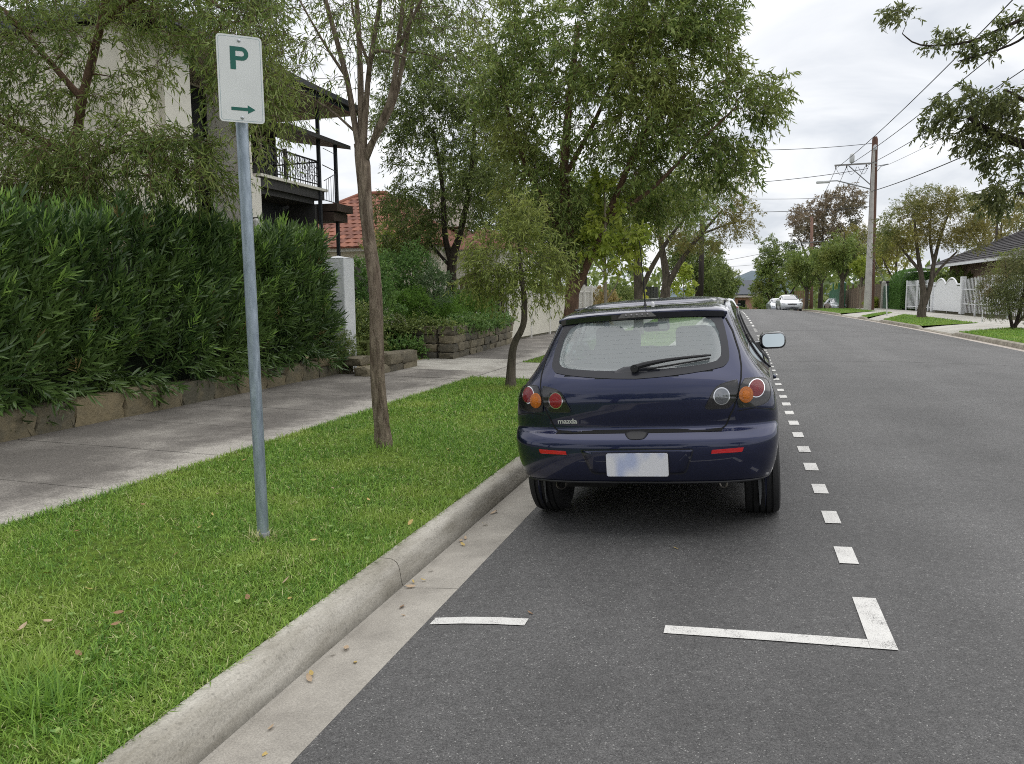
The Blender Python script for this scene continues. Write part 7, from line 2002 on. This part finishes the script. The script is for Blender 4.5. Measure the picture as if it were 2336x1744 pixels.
bush('shrub', 'yellow-green conifer shrub behind the slender forked trunk', (-9.3, 19.4, 2.6), (.5, .5, .95), 60, mat_leaf('golden_shrub_leaf', (.12, .17, .03), (.22, .26, .05)), 103, leafL=(.05, .09), leafW=(.01, .02))
bush('shrub', 'dark rounded tree-like shrub against the red roof', (-9.9, 21.6, 3.2), (1.0, .9, 1.35), 110, K_['darkleaf'], 104, leafL=(.05, .09), leafW=(.02, .034))
bush('shrub', 'feathery bright green shrub above the stone wall at left', (-7.45, 16.9, 1.30), (.52, .5, .42), 70, K_['feather'], 105, leafL=(.06, .11), leafW=(.005, .009), sub=8, k=12)
bush('shrub', 'feathery green shrub above the stone wall towards the picket fence', (-6.95, 19.3, 1.28), (.75, .7, .46), 95, K_['feather'], 106, leafL=(.06, .11), leafW=(.006, .010), sub=8, k=12)
bush('shrub', 'small feathery shrub between two larger ones above the stone wall', (-7.1, 17.9, 1.12), (.45, .45, .34), 45, K_['feather'], 107, leafL=(.06, .11), leafW=(.006, .010), sub=8, k=12)
bush('shrub', 'grey-green upright shrub in the middle of the stone-walled garden', (-7.15, 17.3, 1.75), (.42, .42, .6), 60, mat_leaf('greygreen_leaf', (.05, .085, .04), (.12, .16, .08)), 108, leafL=(.04, .07), leafW=(.016, .026))
bush('creeper', 'dark creeper tumbling over the corner of the stone wall', (-7.0, 15.85, .90), (1.1, .30, .16), 85, K_['darkleaf'], 109, leafL=(.04, .07), leafW=(.024, .04), droop=.6, up=0)
bush('creeper', 'green creeper with pale flowers along the top of the stone wall', (-6.22, 18.2, .95), (.30, 2.6, .14), 150, K_['shrub'], 110, leafL=(.04, .07), leafW=(.022, .036), droop=.5, up=0)
bush('plant', 'small leafy plant growing at the foot of the stone wall return', (-7.05, 15.45, .42), (.5, .25, .25), 34, K_['shrub'], 111, leafL=(.04, .07), leafW=(.024, .036))
bush('shrub', 'dark shrub filling the gap between the white pillar and the low stones', (-7.3, 14.0, .75), (.5, .45, .6), 70, K_['darkleaf'], 112, leafL=(.04, .075), leafW=(.022, .036))
bush('shrub', 'tufted dark shrub at the base of the hedge beside the white pillar', (-7.0, 12.45, .55), (.28, .3, .35), 50, K_['darkleaf'], 113, leafL=(.05, .09), leafW=(.006, .010), sub=7)
bush('shrub', 'round dark clipped shrub beside the open picket fence', (-6.9, 45, 1.0), (.95, 4.5, 1.1), 200, K_['darkleaf'], 114, leafL=(.1, .18), leafW=(.045, .07), twig=.35)
bush('shrub', 'golden narrow conifer at the end of the round dark shrub', (-6.4, 51.5, .95), (.35, .5, 1.15), 50, mat_leaf('gold_leaf', (.30, .30, .02), (.45, .42, .05)), 115, leafL=(.1, .18), leafW=(.04, .06))
bush('shrub', 'pinkish shrub in front of the open picket fence', (-5.9, 34.6, .95), (.55, .6, .95), 60, mat_leaf('pinkish_leaf', (.14, .13, .04), (.28, .19, .10)), 116, leafL=(.08, .13), leafW=(.03, .05))
bush('shrub', 'leafy plant growing at the foot of the far paling fence', (10.4, 70.5, .6), (.5, .9, .5), 45, K_['bright'], 117, leafL=(.1, .2), leafW=(.03, .05))
bush('hedge', 'dark hedge across the end of the street beyond the white car', (-.6, 106, -1.8), (2.2, 1.2, 1.6), 120, K_['darkleaf'], 118, leafL=(.15, .28), leafW=(.07, .1), twig=.4, cat='hedge')
bush('shrub', 'dark evergreen shrub mass between the browning tree and the wavy gate', (13.6, 58.5, 1.6), (.9, 3.5, 1.5), 140, K_['darkleaf'], 119, leafL=(.1, .18), leafW=(.04, .07), twig=.35)
bush('shrub', 'light green shrub beside the window of the dark-roofed house', (13.4, 46.5, 2.3), (.7, 1.0, 1.2), 70, K_['fresh'], 120, leafL=(.09, .16), leafW=(.035, .06), twig=.35)
# creeper flowers
fl = mat_plain('pale_petal', (.75, .66, .68), .7)
rr_ = random.Random(2)
fm = MB()
for k in range(5):
    a = 2 * math.pi * k / 5; fm.add([(0, 0, 0), (.6 * math.cos(a - .4), .6 * math.sin(a - .4), .25), (1.0 * math.cos(a), 1.0 * math.sin(a), .2), (.6 * math.cos(a + .4), .6 * math.sin(a + .4), .25)], [(0, 1, 2, 3)])
fo = fm.build('flower', fl); fme = fo.data; bpy.data.objects.remove(fo)
for k in range(26):
    o = bpy.data.objects.new('flower', fme); col.objects.link(o)
    o.location = (-6.25 + rr_.uniform(-.2, .15), rr_.uniform(16.2, 20.4), 1.10 + rr_.uniform(-.08, .06)); s = rr_.uniform(.02, .035); o.scale = (s, s, s); o.rotation_euler = (rr_.uniform(-.8, .8), rr_.uniform(.2, 1.2), rr_.uniform(0, 6))
    tag(o, 'small pale flower on the creeper along the stone wall top', 'flower', 'flowers on the wall creeper')
# clipped round-topped hedge across the road
ch = thing('hedge', 'clipped round-topped green hedge between the green panel and the white fence', 'hedge', (12.0, 64.6, .2))
rng = np.random.default_rng(77)
n = 16000
u = rng.uniform(0, 1, n); v = rng.uniform(0, 1, n)
yy = 62.4 + u * 4.6
prof_a = v * 2.6
def cprof(t):
    # arc along: street face up, rounded top, back
    x = np.where(t < 1.7, 0.0, np.where(t < 2.6, (1 - np.cos((t - 1.7) / .9 * np.pi / 2)) * .9, .9)); z = np.where(t < 1.7, t, np.where(t < 2.6, 1.7 + np.sin((t - 1.7) / .9 * np.pi / 2) * .9, 2.6)); return x, z
tt = v * 3.6; x1, z1 = cprof(tt); x1 = np.where(tt > 2.6, .9 + (tt - 2.6) * .8, x1)
end = rng.uniform(0, 1, n) < .3
P = np.stack([11.15 + x1, yy, .25 + z1 * 1.12], 1)
xe = rng.uniform(0, 2, n); ze = rng.uniform(0, 1, n) * (2.6 - np.where(xe < .9, .9 - np.sqrt(np.maximum(0, .81 - (.9 - xe) ** 2)), 0)) * 1.12
P[end] = np.stack([11.15 + xe, np.full(n, 62.4), .25 + ze], 1)[end]
P += rng.normal(0, .03, P.shape)
V, F = leaf_arrays(P, unit(rng.normal(size=P.shape) + [-.8, -.3, .5]), rng.uniform(.06, .11, n), rng.uniform(.03, .05, n), rng)
np_mesh('foliage', V, F, K_['clip'], ch)
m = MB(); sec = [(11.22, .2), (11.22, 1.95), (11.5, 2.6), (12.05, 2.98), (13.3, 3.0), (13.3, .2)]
m.prism(sec, lambda x, z: (x, 62.48, z), lambda x, z: (x, 66.9, z)); m.build('shade_core', mat_plain('hedge_core', (.016, .035, .010), .95), ch, world=True)  # solid dark core painted as the shade behind the clipped leaves

# the street goes on behind the camera (mirrored in the car's tailgate)
far_tree('leafy street tree on the near verge behind the camera', (-3.2, -9, .1), 8, 2.6, 4.6, K_['gum2'], K_['bark_grey'], 91, n=80, leaf=(.2, .34), rz_=2.4, group='street trees behind the camera')
far_tree('leafy street tree on the far verge behind the camera', (9.0, -12, .1), 9, 3.2, 5.0, K_['gum2'], K_['bark_grey'], 92, n=80, leaf=(.2, .34), rz_=2.8, group='street trees behind the camera')
far_tree('garden tree over the near footpath behind the camera', (-8.5, -5, .1), 9, 3.4, 5.2, K_['gum2'], K_['bark_grey'], 93, n=80, leaf=(.2, .34), rz_=3, group='street trees behind the camera')
far_tree('distant street tree closing the road behind the camera', (2.5, -44, -.2), 9, 4.5, 4.6, K_['gum2'], K_['bark_grey'], 94, n=90, leaf=(.4, .7), rz_=4.0, group='street trees behind the camera')
# bush that closes the horizon behind the gardens
rng = np.random.default_rng(99)
n = 26000
side = rng.uniform(0, 1, n)
ang_ = np.where(side < .55, rng.uniform(.055, .75, n), rng.uniform(-1.35, -.09, n))
dist = rng.uniform(120, 170, n)
x_ = np.sin(ang_) * dist; y_ = np.cos(ang_) * dist
hh = 6.0 + 2.2 * np.sin(ang_ * 23) + 1.6 * np.sin(ang_ * 57 + 1) + 1.0 * np.sin(ang_ * 131)
z_ = -10 + rng.uniform(0, 1, n) ** .6 * (hh + 10)
V, F = leaf_arrays(np.stack([x_, y_, z_], 1), unit(rng.normal(size=(n, 3))), rng.uniform(.9, 1.8, n), rng.uniform(.5, .9, n), rng)
o = np_mesh('treeline', V, F, K_['darkleaf'], None)
tag(o, 'far dark mass of treetops closing the horizon behind the gardens', 'trees', kind='stuff')
